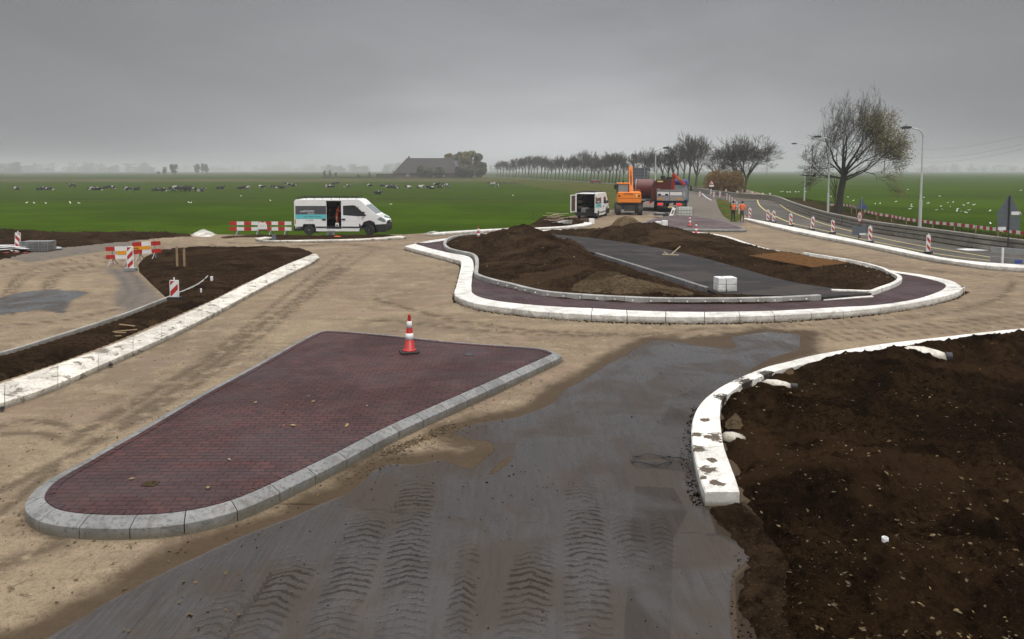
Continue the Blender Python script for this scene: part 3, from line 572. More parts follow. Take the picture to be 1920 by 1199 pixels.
# roundabout centre ------------------------------------------------------
rb = thing('roundabout_island', 'raised roundabout centre with broad white kerb and dark red brick apron', 'roundabout')
Z1 = .2
RO = [((762, 470), (780.6, 458)), ((805, 482), (807, 466)), ((848, 493.5), (838, 473.5)), ((864, 500), (880, 482)), ((862, 520), (888.5, 501)), ((856, 545), (885.5, 517)), ((852, 562), (884, 540)), ((861, 570), (889, 552)), ((890, 580), (918, 562)),
      ((938, 588), (977.6, 570)), ((1017, 597), (1057, 576)), ((1116, 603), (1116, 578.5)), ((1196, 605.8), (1196, 582.7)), ((1311, 607.5), (1311, 585)), ((1436, 604.6), (1431, 583.5)), ((1520, 600), (1500, 580.5)), ((1597, 594.5), (1575, 576)), ((1684, 584.5), (1641, 572.5)),
      ((1750, 572), (1706, 563.5)), ((1794, 559.5), (1745, 553)), ((1808, 548), (1768, 543)), ((1806, 540, .19), (1773, 534)), ((1789, 529, .19), (1757, 527)), ((1761, 521.5, .19), (1725, 519)), ((1728, 515.6, .19), (1700, 514.6)), ((1684, 509.6, .19), (1668, 509.6)), ((1640, 502.6, .19), (1632, 503.4)),
      ((1560, 487, .19), (1552, 488)), ((1436, 466, .19), (1430, 467)), ((1352, 441, .19), (1347, 442)), ((1269, 434, .19), (1262, 435)), ((1120, 429.3, .19), (1120, 430.3)), ((1000, 432.8, .19), (1002, 434)), ((900, 439.6, .19), (903, 441)), ((830, 448.2, .19), (836, 450.5)), ((790, 454.5, .19), (802, 455)), ((764, 461, .19), (781, 455.6))]
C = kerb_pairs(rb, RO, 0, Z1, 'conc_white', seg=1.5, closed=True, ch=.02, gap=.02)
flat('brick_apron', [(c[2], c[3], Z1-.015) for c in C[:-1]], 'brick_apron', rb, .1)
IK = [(1540, 563.5), (1476, 567), (1400, 569.3), (1352, 569.8), (1248, 569.6), (1154, 566), (1037, 558), (987, 549), (958, 541.5), (918, 531.6), (893, 523), (889, 517), (891, 500), (889, 488), (879, 481), (851, 475), (836, 469.5), (831, 461), (839, 451.5), (860, 446), (905, 440.5)]
IW = .16
def kerb_line(parent, pts, zb, h, mat, wdt, seg, side=1, **k):
    P = [tuple(g(p[0], p[1], p[2] if len(p) > 2 else zb).xy) for p in pts]; C = np.array(cat_rom(P, 6)); T = np.gradient(C, axis=0); T /= np.linalg.norm(T, axis=1)[:, None]
    Nn = np.stack([-T[:, 1], T[:, 0]], 1)*side; C2 = C+Nn*wdt
    def inv(p):   # world -> pixel on plane zb is not needed: pass world coordinates straight through
        return p
    A = np.hstack([C, C2]); Cc, ln = resample(A, .15); n = max(1, int(round(ln/seg))); per = (len(Cc)-1)/n
    for q in range(n):
        pts_ = Cc[int(round(q*per)):int(round((q+1)*per))+1]; R = []
        for j, c in enumerate(pts_):
            o, i = c[:2], c[2:]; u = (i-o)/wdt; td = pts_[min(j+1, len(pts_)-1)]-pts_[max(j-1, 0)]; td = td[:2]/(np.hypot(*td[:2])+1e-9); o = o+td*(.006 if j == 0 else -.006 if j == len(pts_)-1 else 0)
            R.append([(o[0]+u[0]*t, o[1]+u[1]*t, z) for t, z in ((0, zb-.05), (0, zb+h-.015), (.015, zb+h), (wdt-.01, zb+h), (wdt, zb+h-.01), (wdt, zb-.05))])
        m = 6; mb = MB(); mb.add([p for r in R for p in r], [(a*m+b, a*m+(b+1) % m, (a+1)*m+(b+1) % m, (a+1)*m+b) for a in range(len(R)-1) for b in range(m)] + [tuple(range(m)), tuple(range((len(R)-1)*m+m-1, (len(R)-1)*m-1, -1))])
        mb.build(k.get('name', 'kerb_stone'), mat, parent)
kerb_line(rb, IK, Z1-.02, .17, 'edging', IW, 1.0, -1, name='inner_kerb_stone')
IK2 = [(1560, 552), (1600, 553), (1636, 554), (1652, 549), (1684, 536.5), (1691, 526), (1674, 517), (1651, 506.5), (1597, 493.5), (1510, 479)]
kerb_line(rb, IK2, Z1-.02, .15, 'conc_white', .16, 1.0, 1, name='inner_kerb_stone')
# reflector studs on the inner kerb face
P = resample(np.array(cat_rom([tuple(g(p[0], p[1], Z1).xy) for p in IK[:10]], 6)), .55)[0]
T = np.gradient(P, axis=0); T /= np.linalg.norm(T, axis=1)[:, None]
for i in range(1, len(P)-1):
    nn = np.array([T[i][1], -T[i][0]])*-1; q = P[i]-(-nn)*.0
    mb = MB(); mb.cyl((P[i][0]+T[i][1]*-.004, P[i][1]+T[i][0]*.004, Z1+.075), (T[i][1], -T[i][0], 0), .024, .012, 8)
    mb.build('reflector_stud', 'white', rb)
# concrete strip at the opening
flat('threshold_strip', [(*g(px, py, Z1).xy, Z1+.004) for px, py in ((1545, 563.2), (1541, 560.6), (1600, 555.2), (1634, 553.6), (1638, 556.8), (1600, 559.2))], 'conc_white', rb, .02)
# soil of the centre with the asphalt path cut through
PATH = [(1028, 441), (1080, 445), (1110, 448.5), (1180, 458), (1250, 470), (1330, 489), (1400, 509), (1450, 524), (1500, 535), (1560, 544), (1600, 548), (1634, 553.5), (1600, 556), (1545, 561), (1500, 559), (1400, 556), (1345, 554), (1320, 544), (1250, 521), (1180, 498), (1120, 479), (1070, 463), (1040, 452)]
CENT = [(1541, 562), (1476, 565.5), (1400, 567.8), (1352, 568.2), (1248, 568), (1154, 564.5), (1037, 556.5), (987, 547.5), (958, 540), (918, 530), (894, 521), (891, 517), (893, 500), (891, 487), (879, 479.5), (853, 473.5), (838, 468), (833, 461), (840, 452), (861, 446.5), (905, 441), (1002, 434.3), (1120, 430.6), (1262, 435.5), (1347, 442.5), (1430, 467.5), (1552, 489), (1597, 495), (1651, 508), (1672, 518), (1688, 526), (1681, 535.5), (1650, 547), (1636, 552), (1600, 551.5), (1560, 551), (1560, 556)]
Zc = Z1+.02
flat('path', [(*g(px, py, Zc).xy, Zc+.06) for px, py in PATH], 'path_asphalt', None, .12)
prop(bpy.data.objects['path'], 'dark asphalt path cutting through the roundabout centre', 'path', kind='structure')
PATHC = PATH[:12]+[(1600, 557), (1545, 563), (1500, 560), (1400, 557), (1345, 556), (1318, 549), (1250, 527), (1180, 503), (1115, 482), (1066, 465), (1036, 452)]
def c_in(*a): return [tuple(p) for p in a]
PC2 = [(1005, 430)] + PATH + [(1015, 447)]
S2 = soil_area('soil', CENT, Zc, [(985, 476, .72, 2.6, 1.7, 2.4), (1008, 470, .5, 1.2, 1.1, 0), (935, 470, .4, 2.2, 2.2, 0), (1032, 492, .62, 2.6, 1.2, 2.1), (1066, 486, .34, 1.4, .8, 2.1), (1085, 522, .35, 1.8, .9, 1.9), (1120, 538, .25, 1.6, .8, 0),
    (1178, 445, .42, 2.6, 1.7, 0), (1150, 442, .15, 1.5, 1.4, 0), (1238, 448, .5, 2.2, 1.7, 0), (1290, 460, .22, 3.2, 1.3, -.6), (1360, 474, .2, 3, 1.2, -.7), (1450, 498, .2, 2.4, 1.1, -.7), (1530, 518, .22, 2, 1, -.5), (1600, 528, .22, 2, 1, 0), (880, 455, .2, 2, 2, 0)],
    'soil', 'loose dark soil heaped on the roundabout centre', step=3.2, rough=.10, edge=.3, rise=.11, cut=PATHC, seed=2, clod=.06)
soil_area('sand_heap', [(1080, 549), (1050, 541), (1065, 528), (1110, 515), (1165, 513), (1190, 522), (1240, 533), (1290, 543), (1310, 549), (1290, 554), (1200, 554)], Zc+.11, [(1130, 533, .34, 1.3, .8, 0), (1190, 541, .12, 1, .6, 0), (1270, 550, .12, 1, .4, 0)], 'sand_heap', 'low heap of pale brown sand at the front of the roundabout centre', step=3.5, seed=9, kind=None, edge=.5)
bpy.data.objects['sand_heap']['category'] = 'sand heap'
o = soil_area('sand_heap', [(1128, 437), (1140, 427), (1165, 424), (1190, 425), (1215, 429), (1225, 437), (1190, 443), (1140, 443)], Zc+.18, [(1166, 436, .7, 1.2, 1.3, 0), (1195, 438, .42, 1.3, 1.2, 0)], 'sand_heap', 'pale sandy heap topping the far edge of the roundabout centre', step=2.5, seed=5, kind=None, edge=.4)
for o in bpy.data.objects:
    if o.name.startswith('sand_heap'): o['category'] = 'sand heap'
# edging band beside the path
eb = thing('edging_band', 'straight grey concrete edging strip along the near side of the dark path', 'edging')
kerb_line(eb, [(1115, 478.5), (1180, 499), (1250, 521.5), (1323, 545.5)], Zc+.02, .11, 'conc_grey', .16, 1.0, 1)
# rusty steel mesh
a, b, c_, d = [g(*p, .62) for p in ((1405, 480), (1470, 473.5), (1592, 493), (1524, 502))]
mb = MB(); nA, nB = 40, 16
for i in range(nA+1):
    t = i/nA; mb.bar(a.lerp(d, t)+Vector((0, 0, .012)), b.lerp(c_, t)+Vector((0, 0, .012)), .016)
for i in range(nB+1):
    t = i/nB; mb.bar(a.lerp(b, t), d.lerp(c_, t), .016)
o = mb.build('reinforcement_mesh', 'rust'); prop(o, 'rusty orange steel reinforcement mesh lying on the roundabout soil', 'steel mesh')
# white block stack
st = thing('block_stack', 'two stacked rows of white dirt-marked blocks on the dark path', 'blocks', g(1361, 546, Zc+.06), .15); st.scale = (.72, .8, 1.0)
for i, (x, z) in enumerate(((-.31, 0), (.17, 0), (-.31, .24), (.17, .24))):
    hw = .19 if x < 0 else .26
    mb = MB(); mb.box(x-hw, x+hw-.02, -.25, .25, z+.001, z+.235); mb.build('block', 'conc_dirty' if False else 'white_block' if 'white_block' in MATS else 'white', st, .02)
# plank pieces on the soil
def junk(name, label, cat, boxes, mat):
    mb = MB(); [mb.bar(*b) for b in boxes]; o = mb.build(name, mat); prop(o, label, cat); return o
p = g(1258, 478, .45); junk('wooden_stick', 'pale forked wooden stick poking out of the roundabout soil', 'stick', [(p, p+Vector((.45, .1, .38)), .04), (p+Vector((-.4, 0, .02)), p+Vector((.35, -.05, .0)), .05), (p+Vector((-.1, 0, 0)), p+Vector((-.3, .1, .12)), .04)], 'plank')
# ------------------------------------------------------------------ other kerbs
def kthing(label, name='concrete_kerb', cat='kerb'): return thing(name, label, cat)
k1 = kthing('long dirty white sloping kerb beside the strip of dark soil on the left')
LK = [((-420, 940), (-420, 880)), ((-150, 825), (-150, 772)), ((0, 770), (0, 719)), ((95, 737), (95, 687)), ((210, 686), (210, 646)), ((320, 637), (320, 600)), ((400, 596), (400, 563)), ((470, 557), (470, 528)), ((540, 520), (535, 497)), ((580, 500), (570, 483)), ((597, 489), (585, 477)), ((599, 484, .1), (593, 476.5))]
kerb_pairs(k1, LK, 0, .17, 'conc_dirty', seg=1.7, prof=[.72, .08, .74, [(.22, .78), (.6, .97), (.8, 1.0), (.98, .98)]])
for px, py in ((4, 766), (208, 684)):
    c = g(px, py, .06); mb = MB(); mb.cyl(c, (.6, -.8, .1), .035, .05, 12); mb.build('drain_hole', 'black', k1)
k2 = kthing('thin pale edging line between the dirt strip and the sandy road on the left', 'edging_band', 'edging')
kerb_line(k2, [(-250, 735), (0, 672), (110, 638), (227, 599), (281, 578), (321, 562), (361, 545), (380, 534), (392, 523)], 0, .13, 'edging', .07, 1.0, 1)
k3 = kthing('low white kerb curving in front of the side-on white van')
kerb_pairs(k3, [((497, 445.2, .12), (520, 445.6)), ((484, 447, .12), (497, 447)), ((478, 451), (494, 449.6)), ((493, 455), (510, 450.6)), ((530, 456), (535, 450.6)), ((578, 455.8), (578, 449.8)), ((630, 455), (628, 449)), ((677, 453.8), (677, 447.6)), ((720, 451.5), (716, 445)), ((762, 448.5), (752, 442.2))], 0, .15, 'conc_dirty', seg=1.6, ch=.03)
soil_area('soil', [(497, 449), (520, 445), (560, 442), (700, 440), (745, 441), (716, 445), (677, 447.5), (578, 449.8), (535, 450.5), (505, 450.5)], .1, [], 'soil', 'strip of dark soil behind the kerb in front of the van', step=3, seed=4, rise=.05)
k4 = kthing('bright white kerb running along the pasture behind the roundabout')
kerb_pairs(k4, [((810, 443.5), (812, 436.5)), ((860, 440), (858, 433.2)), ((918, 436), (915, 430)), ((980, 433.5), (975, 428)), ((1037, 431.2), (1028, 426)), ((1080, 429), (1062, 423.6)), ((1104, 425.4), (1084, 420.6)), ((1111, 421.8), (1094, 418.6)), ((1108, 418.4, .1), (1095, 416.8))], 0, .16, 'conc_white', seg=1.8, ch=.02)
soil_area('soil', [(985, 427), (1000, 418), (1040, 410), (1085, 409), (1098, 416), (1090, 420), (1062, 423.5), (1028, 426)], .1, [(1040, 419, .45, 2.5, 2.5, 0)], 'soil', 'dark soil heap behind the white kerb beside the open van', step=2.5, seed=14, rise=.08)
k5 = kthing('bright white straight kerb along the near side of the bypass road')
KR = [((1394, 414), (1403, 409.6)), ((1429, 423.6), (1440, 416.5)), ((1476, 435.6), (1485, 425.5)), ((1529, 447), (1540, 436.5)), ((1578, 456.5), (1585, 445.5)), ((1620, 465), (1628, 454.6)), ((1683, 478.5), (1690, 466.5)), ((1750, 492), (1757, 481)), ((1817, 502.2), (1822, 489.6)), ((1867, 508), (1870, 493.6)), ((1920, 511.5), (1920, 497)), ((2050, 525), (2050, 508)), ((2300, 552), (2300, 532)), ((2700, 600), (2700, 575))]
kerb_pairs(k5, KR, 0, .2, 'conc_white', seg=2.4, ch=.02)
for px, py in ((1431, 419), (1457, 425), (1491, 432), (1530, 441), (1577, 450.5), (1633, 461.5), (1699, 475), (1792, 491)):
    c = g(px, py, .1); mb = MB(); mb.cyl(c, (-.3, -1, 0), .05, .06, 10); mb.build('drain_hole', 'black', k5)
k6 = kthing('curved white kerb with a squared-off end beside the wet asphalt')
KF = [((1322, 949), (1387, 923)), ((1315, 930), (1380, 900)), ((1306, 897), (1368, 868)), ((1299.5, 865), (1357, 836)), ((1296, 829), (1352, 805)), ((1300, 801), (1350, 775)), ((1311, 778), (1353, 752)), ((1329, 759), (1367, 738)), ((1357, 739.5), (1392, 720)), ((1392, 722), (1424, 705)), ((1438, 703.5), (1467, 689)), ((1475, 694), (1502, 680)), ((1537, 678.5), (1560, 667)), ((1650, 659.5), (1668, 649.5)), ((1762, 646), (1775, 637)), ((1920, 628.5), (1928, 620.5)), ((2200, 606), (2200, 598)), ((2600, 580), (2600, 573))]
KF = [(a, b) if i < 9 else (a, (a[0]+(b[0]-a[0])*.42, a[1]+(b[1]-a[1])*.42)) for i, (a, b) in enumerate(KF)]
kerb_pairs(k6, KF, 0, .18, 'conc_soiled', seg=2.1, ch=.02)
k7 = thing('traffic_island', 'distant brick traffic island with grey kerb carrying a striped cone', 'traffic island')
BI = [(1200, 432), (1248, 434), (1300, 435), (1390, 436), (1396, 433), (1375, 424.5), (1340, 415), (1296, 408.5), (1258, 408.5), (1225, 414), (1200, 424)]
Q, _ = resample(cat_rom([tuple(p) for p in XY(BI)], 5, True), .15, True); Q = Q[:-1]; Qi = offset_closed(Q, .25); n_ = 26; per = len(Q)/n_
for k in range(n_):
    R = []
    ids = range(int(round(k*per)), int(round((k+1)*per))+1)
    for q, i in enumerate(ids):
        o = Q[i % len(Q)]; u = (Qi[i % len(Q)]-o)/.25; td = np.array([u[1], -u[0]]); td = td*np.sign(np.dot(td, Q[(i+1) % len(Q)]-o)); o = o+td*(.01 if q == 0 else -.01 if q == len(ids)-1 else 0)
        R.append([(o[0]+u[0]*t, o[1]+u[1]*t, z) for t, z in ((0, -.05), (0, .13), (.14, .2), (.24, .2), (.24, -.05))])
    m = 5; mb = MB(); mb.add([p for r in R for p in r], [(a*m+b, a*m+(b+1) % m, (a+1)*m+(b+1) % m, (a+1)*m+b) for a in range(len(R)-1) for b in range(m)] + [tuple(range(m)), tuple(range((len(R)-1)*m+m-1, (len(R)-1)*m-1, -1))])
    mb.build('kerb_stone', 'conc_grey', k7)
flat('brick_paving', [(p[0], p[1], .19) for p in offset_closed(Q, .249)], 'brick_far', k7, .1)

# ------------------------------------------------------------------ soils on the left
soil_area('soil', [(-420, 880), (-150, 770), (0, 718), (95, 687), (210, 646), (320, 600), (400, 563), (470, 528), (535, 497), (575, 481), (590, 476), (565, 467), (500, 464), (420, 464), (350, 466), (300, 471), (268, 484), (256, 497), (258, 512), (275, 528), (292, 545), (308, 560), (318, 563), (281, 579), (227, 600), (110, 639), (0, 673), (-250, 736)],
    .0, [(470, 480, .12, 3, 2, 0), (400, 500, .1, 3, 2, 0)], 'soil', 'strip of dark soil behind the long sloping kerb', step=4.5, rise=.12, edge=.25, seed=6, rough=.05, clod=.05)
soil_area('soil', [(-500, 520), (-200, 505), (0, 490), (60, 474), (110, 466), (190, 458), (300, 447), (380, 442), (300, 439.5), (180, 438), (60, 436), (0, 433), (-500, 433)],
    .0, [(0, 448, .18, 4, 2, 0), (-60, 448, .3, 5, 2, 0), (70, 450, .08, 3, 1.4, 0), (140, 450, .12, 3, 1.4, 0), (215, 448, .18, 3, 1.2, 0), (40, 478, .08, 2, 1, 0), (270, 443, .2, 3, 1, 0)], 'soil', 'dark heaped soil along the pasture edge on the far left', step=3.5, rise=.1, seed=11, edge=.5, clod=.08, rough=.1, jag=.3)
soil_area('soil', [(400, 448), (425, 443), (500, 441), (560, 441), (560, 444), (500, 445.5), (450, 446)], .0, [], 'soil', 'thin soil edge beneath the red and white barrier boards', step=3, rise=.06, seed=12)
soil_area('rubble_pile', [(352, 443), (365, 438), (395, 436), (408, 440), (400, 444), (375, 445)], .0, [(380, 440.5, .3, 1.2, .8, 0)], 'rubble', 'small pile of pale rubble at the edge of the pasture', step=2, seed=15, kind=None)
bpy.data.objects['rubble_pile']['category'] = 'rubble'
# foreground soil on the right
RF = [(1400, 1000), (1392, 965), (1385, 945), (1368, 930), (1362, 900), (1350, 868), (1338, 836), (1333, 806), (1335, 778), (1345, 750), (1362, 732), (1385, 718), (1415, 704), (1468, 687), (1503, 678), (1560, 665), (1668, 648), (1775, 636), (1928, 620), (2200, 598), (2600, 573), (3000, 1000), (3000, 1700), (1480, 1700), (1460, 1330), (1435, 1199), (1410, 1110), (1425, 1060)]
_rf = [(b[0], b[1]-.5) for a, b in KF[9:] if b[0] < 2650]
i0_ = RF.index((1395, 717)) if (1395, 717) in RF else RF.index((1385, 718)); i1_ = RF.index((3000, 1000)); RF = RF[:i0_]+_rf+RF[i1_:]
SR = soil_area('soil', RF, 0, [(1440, 768, .16, .9, 1.2, 0), (1560, 690, .22, 2.4, 1.5, 0), (1600, 925, .32, .7, .6, 0), (1560, 960, .15, .8, .5, 0), (1450, 870, .13, .7, .9, 0), (1850, 660, .22, 2.5, 1.6, 0), (1500, 735, -.28, .8, .7, 0), (1420, 812, -.22, .5, .55, 0), (1780, 685, -.2, 1.0, .8, 0), (1700, 985, -.12, 1.2, .5, 0), (1450, 1050, -.06, .7, .4, 0), (1650, 720, .08, 2, 1, 0)],
    'soil_dark', 'broad expanse of dark wet soil filling the right foreground', step=4.5, rough=.19, edge=.5, rise=.13, seed=20, clod=.085, jag=.22)
# soil crust along the road side of the curved kerb and smeared on it
soil_area('soil', [(1326, 955), (1395, 938), (1450, 990), (1490, 1060), (1485, 1110), (1530, 1250), (1530, 1420), (1402, 1420), (1392, 1250), (1383, 1150), (1374, 1088), (1402, 1048), (1350, 1012)], 0, [], 'soil', 'trampled muddy margin between the wet asphalt and the dark soil', step=3.2, rise=.022, edge=.12, seed=61, rough=.035, clod=.06, jag=.13)
# drain pipes haunched in white concrete
def drain(px, py, r, ln, az, label, z=.08, hole=True):
    c = g(px, py, z); t = thing('drain_pipe', label, 'drain pipe', c, az); mb = MB(); n = 12; vs = []
    for i, (x, s_) in enumerate(((-ln*.5, .55), (-ln*.3, .95), (0, 1.0), (ln*.28, .8), (ln*.5, .45))):
        for j in range(n+1):
            a = PI*j/n; rr = r*s_*(1+.06*math.sin(j*2.3+i*1.7)); vs.append((x, math.cos(a)*rr*1.15, math.sin(a)*rr*.8-.02))
    fs = [(i*(n+1)+j, i*(n+1)+j+1, (i+1)*(n+1)+j+1, (i+1)*(n+1)+j) for i in range(4) for j in range(n)] + [tuple(range(n, -1, -1)), tuple(range(4*(n+1), 5*(n+1)))]
    mb.add(vs, fs); mb.build('concrete_haunch', 'conc_dirty', t, smooth=True); t.location.z -= .03
    if hole:
        mb = MB(); mb.lathe([(r*.42, 0), (r*.42, .12), (r*.36, .12), (r*.34, .02)], 16); o = mb.build('pipe_mouth', 'black', t); o.rotation_euler = (0, PI/2, 0); o.location = (ln*.42, -r*.25, r*.12)
drain(1732, 665, .27, 1.0, -.35, 'white haunched drain pipe with black mouth near the far end of the soil')
drain(1457, 720, .15, .6, -.3, 'smaller white drain pipe poking from the soil behind the kerb bend')
drain(1375, 818, .13, .36, -.15, 'short white drain stub against the back of the curved kerb', hole=False)
soil_area('rubble_pile', [(1362, 790), (1372, 776), (1385, 776), (1393, 786), (1385, 798), (1368, 798)], .14, [(1377, 788, .03, .12, .12, 0)], 'sand_heap', 'little heap of pale grit beside the curved kerb', step=2, seed=41, kind=None, rise=.03, edge=.08)
soil_area('rubble_pile', [(1468, 697), (1480, 690), (1492, 692), (1493, 702), (1478, 705)], .16, [(1481, 697, .04, .2, .2, 0)], 'sand_heap', 'little heap of pale grit behind the kerb bend, nearer the drain pipe', step=2, seed=42, kind=None, rise=.03, edge=.08)
for o in bpy.data.objects:
    if o.name.startswith('rubble_pile'): o['category'] = 'rubble'
mb = MB(); mb.lathe([(.035, -.1), (.035, .12), (.03, .125), (.026, .12), (.026, .02)], 14, g(1659, 1028, .12)); prop(mb.build('pipe_stub', 'white', smooth=False), 'small white capped pipe stub standing in the dark soil', 'pipe stub')
# wire loop
c = g(1222, 863, .02); pts = []
for i in range(40):
    a = 2*PI*i/39*1.02; pts.append(c+Vector((math.cos(a)*.30+.02*math.sin(3*a), math.sin(a)*.17, .015+.012*math.sin(5*a))))
mb = MB(); mb.tube(pts, .009, 6); mb.tube([g(1240, 857, .02), g(1270, 858, .03), g(1290, 862, .06), g(1296, 868, .09)], .009, 6)
prop(mb.build('wire_loop', 'black'), 'thin black wire loop lying on the wet asphalt by the kerb', 'wire')

# ================================================================== TRAFFIC FURNITURE
def cone(loc, h=.8, label='', rz=0.0, group='striped traffic cones'):
    t = thing('traffic_cone', label, 'traffic cone', loc, rz, group); s = h/.8
    mb = MB(); mb.prism([(-.2*s, -.15*s), (-.15*s, -.2*s), (.15*s, -.2*s), (.2*s, -.15*s), (.2*s, .15*s), (.15*s, .2*s), (-.15*s, .2*s), (-.2*s, .15*s)], 'z', 0, .035*s); mb.build('base', 'rubber', t, .008)
    def r(z): return (.118 - (.118-.026)*z/.8)*s
    mb = MB(); mb.lathe([(.16*s, .035*s), (.14*s, .06*s), (r(.06), .075*s), (r(.8)+.004, .77*s), (.03*s, .775*s), (.03*s, .8*s), (.012, .8*s)], 24); mb.build('cone_body', 'red', t, smooth=True)
    for a, b in ((.27, .405), (.52, .66)):
        mb = MB(); mb.lathe([(r(a)+.001, a*s), (r(a)+.005, a*s+.001), (r(b)+.005, b*s-.001), (r(b)+.001, b*s)], 24); mb.build('reflective_band', 'sign_white', t, smooth=True)
    return t
cone(g(768, 660, .2), .86, 'large red and white striped cone standing on the near brick island', .25)
cone(g(1293.5, 424.5, .2), .80, 'striped cone standing on the bricks of the distant island', .5)
cone(g(1305, 441.5, .32), .82, 'striped cone on the soil in front of the distant island', .1)
cone(g(897, 452, .32), .84, 'striped cone half hidden in the soil on the left of the roundabout centre', .2)

def beacon(loc, label, facing, lean=1, h=.86, w=.27, pin=True, foot=False, bury=0.0, group='striped beacons along the bypass'):
    """facing: rz so that local -y looks at the viewer"""
    t = thing('beacon', label, 'road beacon', loc, facing, group); z0 = .06-bury
    mb = MB(); hw = w/2
    mb.prism([(-hw, z0), (hw, z0), (hw, z0+h-.02), (hw-.02, z0+h), (-hw+.02, z0+h), (-hw, z0+h-.02)], 'y', -.018, .018); mb.build('panel', 'sign_white', t)
    mb = MB(); yb = -.0205; iw = hw-.022; za, zb = z0+.03, z0+h-.03; st = .19; k = 0; z = za-.4
    while z < zb+.1:
        # slanted stripe clipped to the panel
        s0, s1 = (z, z+st); sl_ = 2*iw*1.0
        lo_l, hi_l = (s0+sl_, s1+sl_) if lean > 0 else (s0, s1); lo_r, hi_r = (s0, s1) if lean > 0 else (s0+sl_, s1+sl_)
        poly = []; n = 8
        top = [(-iw+2*iw*i/n, min(zb, max(za, hi_l+(hi_r-hi_l)*i/n))) for i in range(n+1)]; bot = [(-iw+2*iw*i/n, min(zb, max(za, lo_l+(lo_r-lo_l)*i/n))) for i in range(n+1)]
        for i in range(n):
            if top[i][1]-bot[i][1] > .002 or top[i+1][1]-bot[i+1][1] > .002:
                for yy in (yb, .0205): mb.add([(bot[i][0], yy, bot[i][1]), (bot[i+1][0], yy, bot[i+1][1]), (top[i+1][0], yy, top[i+1][1]+1e-4), (top[i][0], yy, top[i][1]+1e-4)], [(0, 1, 2, 3)])
        z += 2*st
    mb.build('red_stripes', 'red', t)
    if pin:
        mb = MB(); mb.tube([(0, 0, z0+h-.02), (0, 0, z0+h+.09)], .022, 8); mb.build('lamp_pin', 'sign_white', t)
    mb = MB(); mb.box(-.2 if not foot else -.24, .2 if not foot else .24, -.12, .12, -.02, .07 if not foot else .13) ; mb.build('foot', 'rubber' if not foot else 'galv', t, .01)
    return t
near = {}
BE = [(1405.8, 410), (1439.6, 415), (1450.6, 417), (1482.5, 423.5), (1522, 431), (1561, 437.5), (1631, 454), (1740, 474.5)]
bt = ['striped beacon just right of the two workers', 'left one of the close pair of beacons behind the white kerb', 'right one of the close pair of beacons behind the white kerb', 'beacon on the white kerb, next to the right after the close pair', 'tilted beacon on the white kerb, second to the right after the close pair', 'lower-set beacon left of the round speed sign', 'beacon just right of the round speed sign', 'beacon by the white kerb nearest the right side of the picture']
for i, (px, py) in enumerate(BE):
    b_ = beacon(g(px, py, 0.06 if i > 0 else 0), bt[i], .35, 1, .86 if i not in (5,) else .8, bury=.0)
    if i == 4: b_.rotation_euler = (0, .12, .35)
FB = [(1312, 371), (1333, 366), (1338.5, 371.5), (1341.5, 362), (1350, 371.5), (1361, 366), (1382.5, 369.5), (1410, 371.5), (1430, 374.5), (1443.6, 374.5)]
for i, (px, py) in enumerate(FB): beacon(g(px, py, 0), f'{ordn(i)} from the left of the small far beacons before the rusty bush', .1, 1, .9, .28)
for i, (px, py) in enumerate([(1363, 376), (1368, 380), (1373, 385), (1377.5, 390.5), (1381.5, 396), (1386, 403)]): beacon(g(px, py, 0), f'{ordn(i)} from the far end of the slanting beacon row behind the workers', .9, 1, .9, .28, group='slanting beacon row')
beacon(g(327.5, 561, .13), 'low striped beacon standing in the dirt strip on the thin edging line', .0, -1, .56, .29, group='striped beacons on the left')
beacon(g(245, 508, .03), 'striped beacon with a grey block foot in front of the barrier boards', .0, -1, .98, .28, foot=True, pin=False, group='striped beacons on the left')
b_ = beacon(g(33, 471, .05), 'leaning beacon in the soil at the far left edge', .1, 1, .92, .27, group='striped beacons on the left'); b_.rotation_euler = (0, .05, .1)

def plank_row(mb, x0, x1, z0, z1, red, y=0):
    n = len(red); 
    for i, r in enumerate(red):
        a, b = x0+(x1-x0)*i/n, x0+(x1-x0)*(i+1)/n; mb.m = r; mb.box(a, b, y-.015, y+.015, z0, z1)
def barrier(loc, label, L_, parts, rz=0.0, tilt=0.0, z1=.5, panel=None, group='red and white barrier boards', text=None, hgt=.22):
    t = thing('barrier_board', label, 'barrier', loc, rz, group); t.rotation_euler = (0, tilt, rz)
    for z in (z1, z1+.37):
        mr = MB(); plank_row(mr, -L_/2, L_/2, z, z+hgt, parts); mr.build('plank', ['sign_white', 'red'], t)
    for x in (-L_*.28, L_*.28):
        mb = MB(); mb.bar((x, .03, .0), (x, .03, z1+.64), .035); mb.bar((x-.02, -.35, .0), (x, .03, z1+.05), .03); mb.bar((x+.02, .4, 0), (x, .03, z1+.05), .03); mb.build('leg', 'galv', t)
    if panel:
        mb = MB(); mb.box(panel[0], panel[1], -.03, -.018, z1+hgt+.004, z1+.366); o = mb.build('sign_panel', 'sign_orange', t)
        if text: text_mesh(text, .15, 'black', FR((panel[0]+.06, -.034, z1+.29), (1, 0, 0), (0, 0, 1)), o, align='LEFT')
    return t
barrier(g(226, 498, 0), 'left barrier board with red ends and an orange strip behind the beacon', 1.25, [1, 0, 0], 0, -.03, .30, (-.1, .62), group='tilted barrier boards', hgt=.19)
barrier(g(277, 489, 0), 'right barrier board with red ends and an orange lettered strip', 1.35, [1, 0, 0, 1][0:1] + [0, 1], 0, -.05, .34, (-.68, .2), group='tilted barrier boards', text='weg', hgt=.2)
pats = [([1, 0, 1, 0, 1], 2.25, 465.5), ([0, 1, 0, 1, 0], 2.1, 520.5)]
barrier(g(465, 442, .0), 'left half of the long red and white barrier beside the side-on van', 2.42, [1, 0, 1, 0, 1], 0, 0, .33, group='long barrier by the van', hgt=.23)
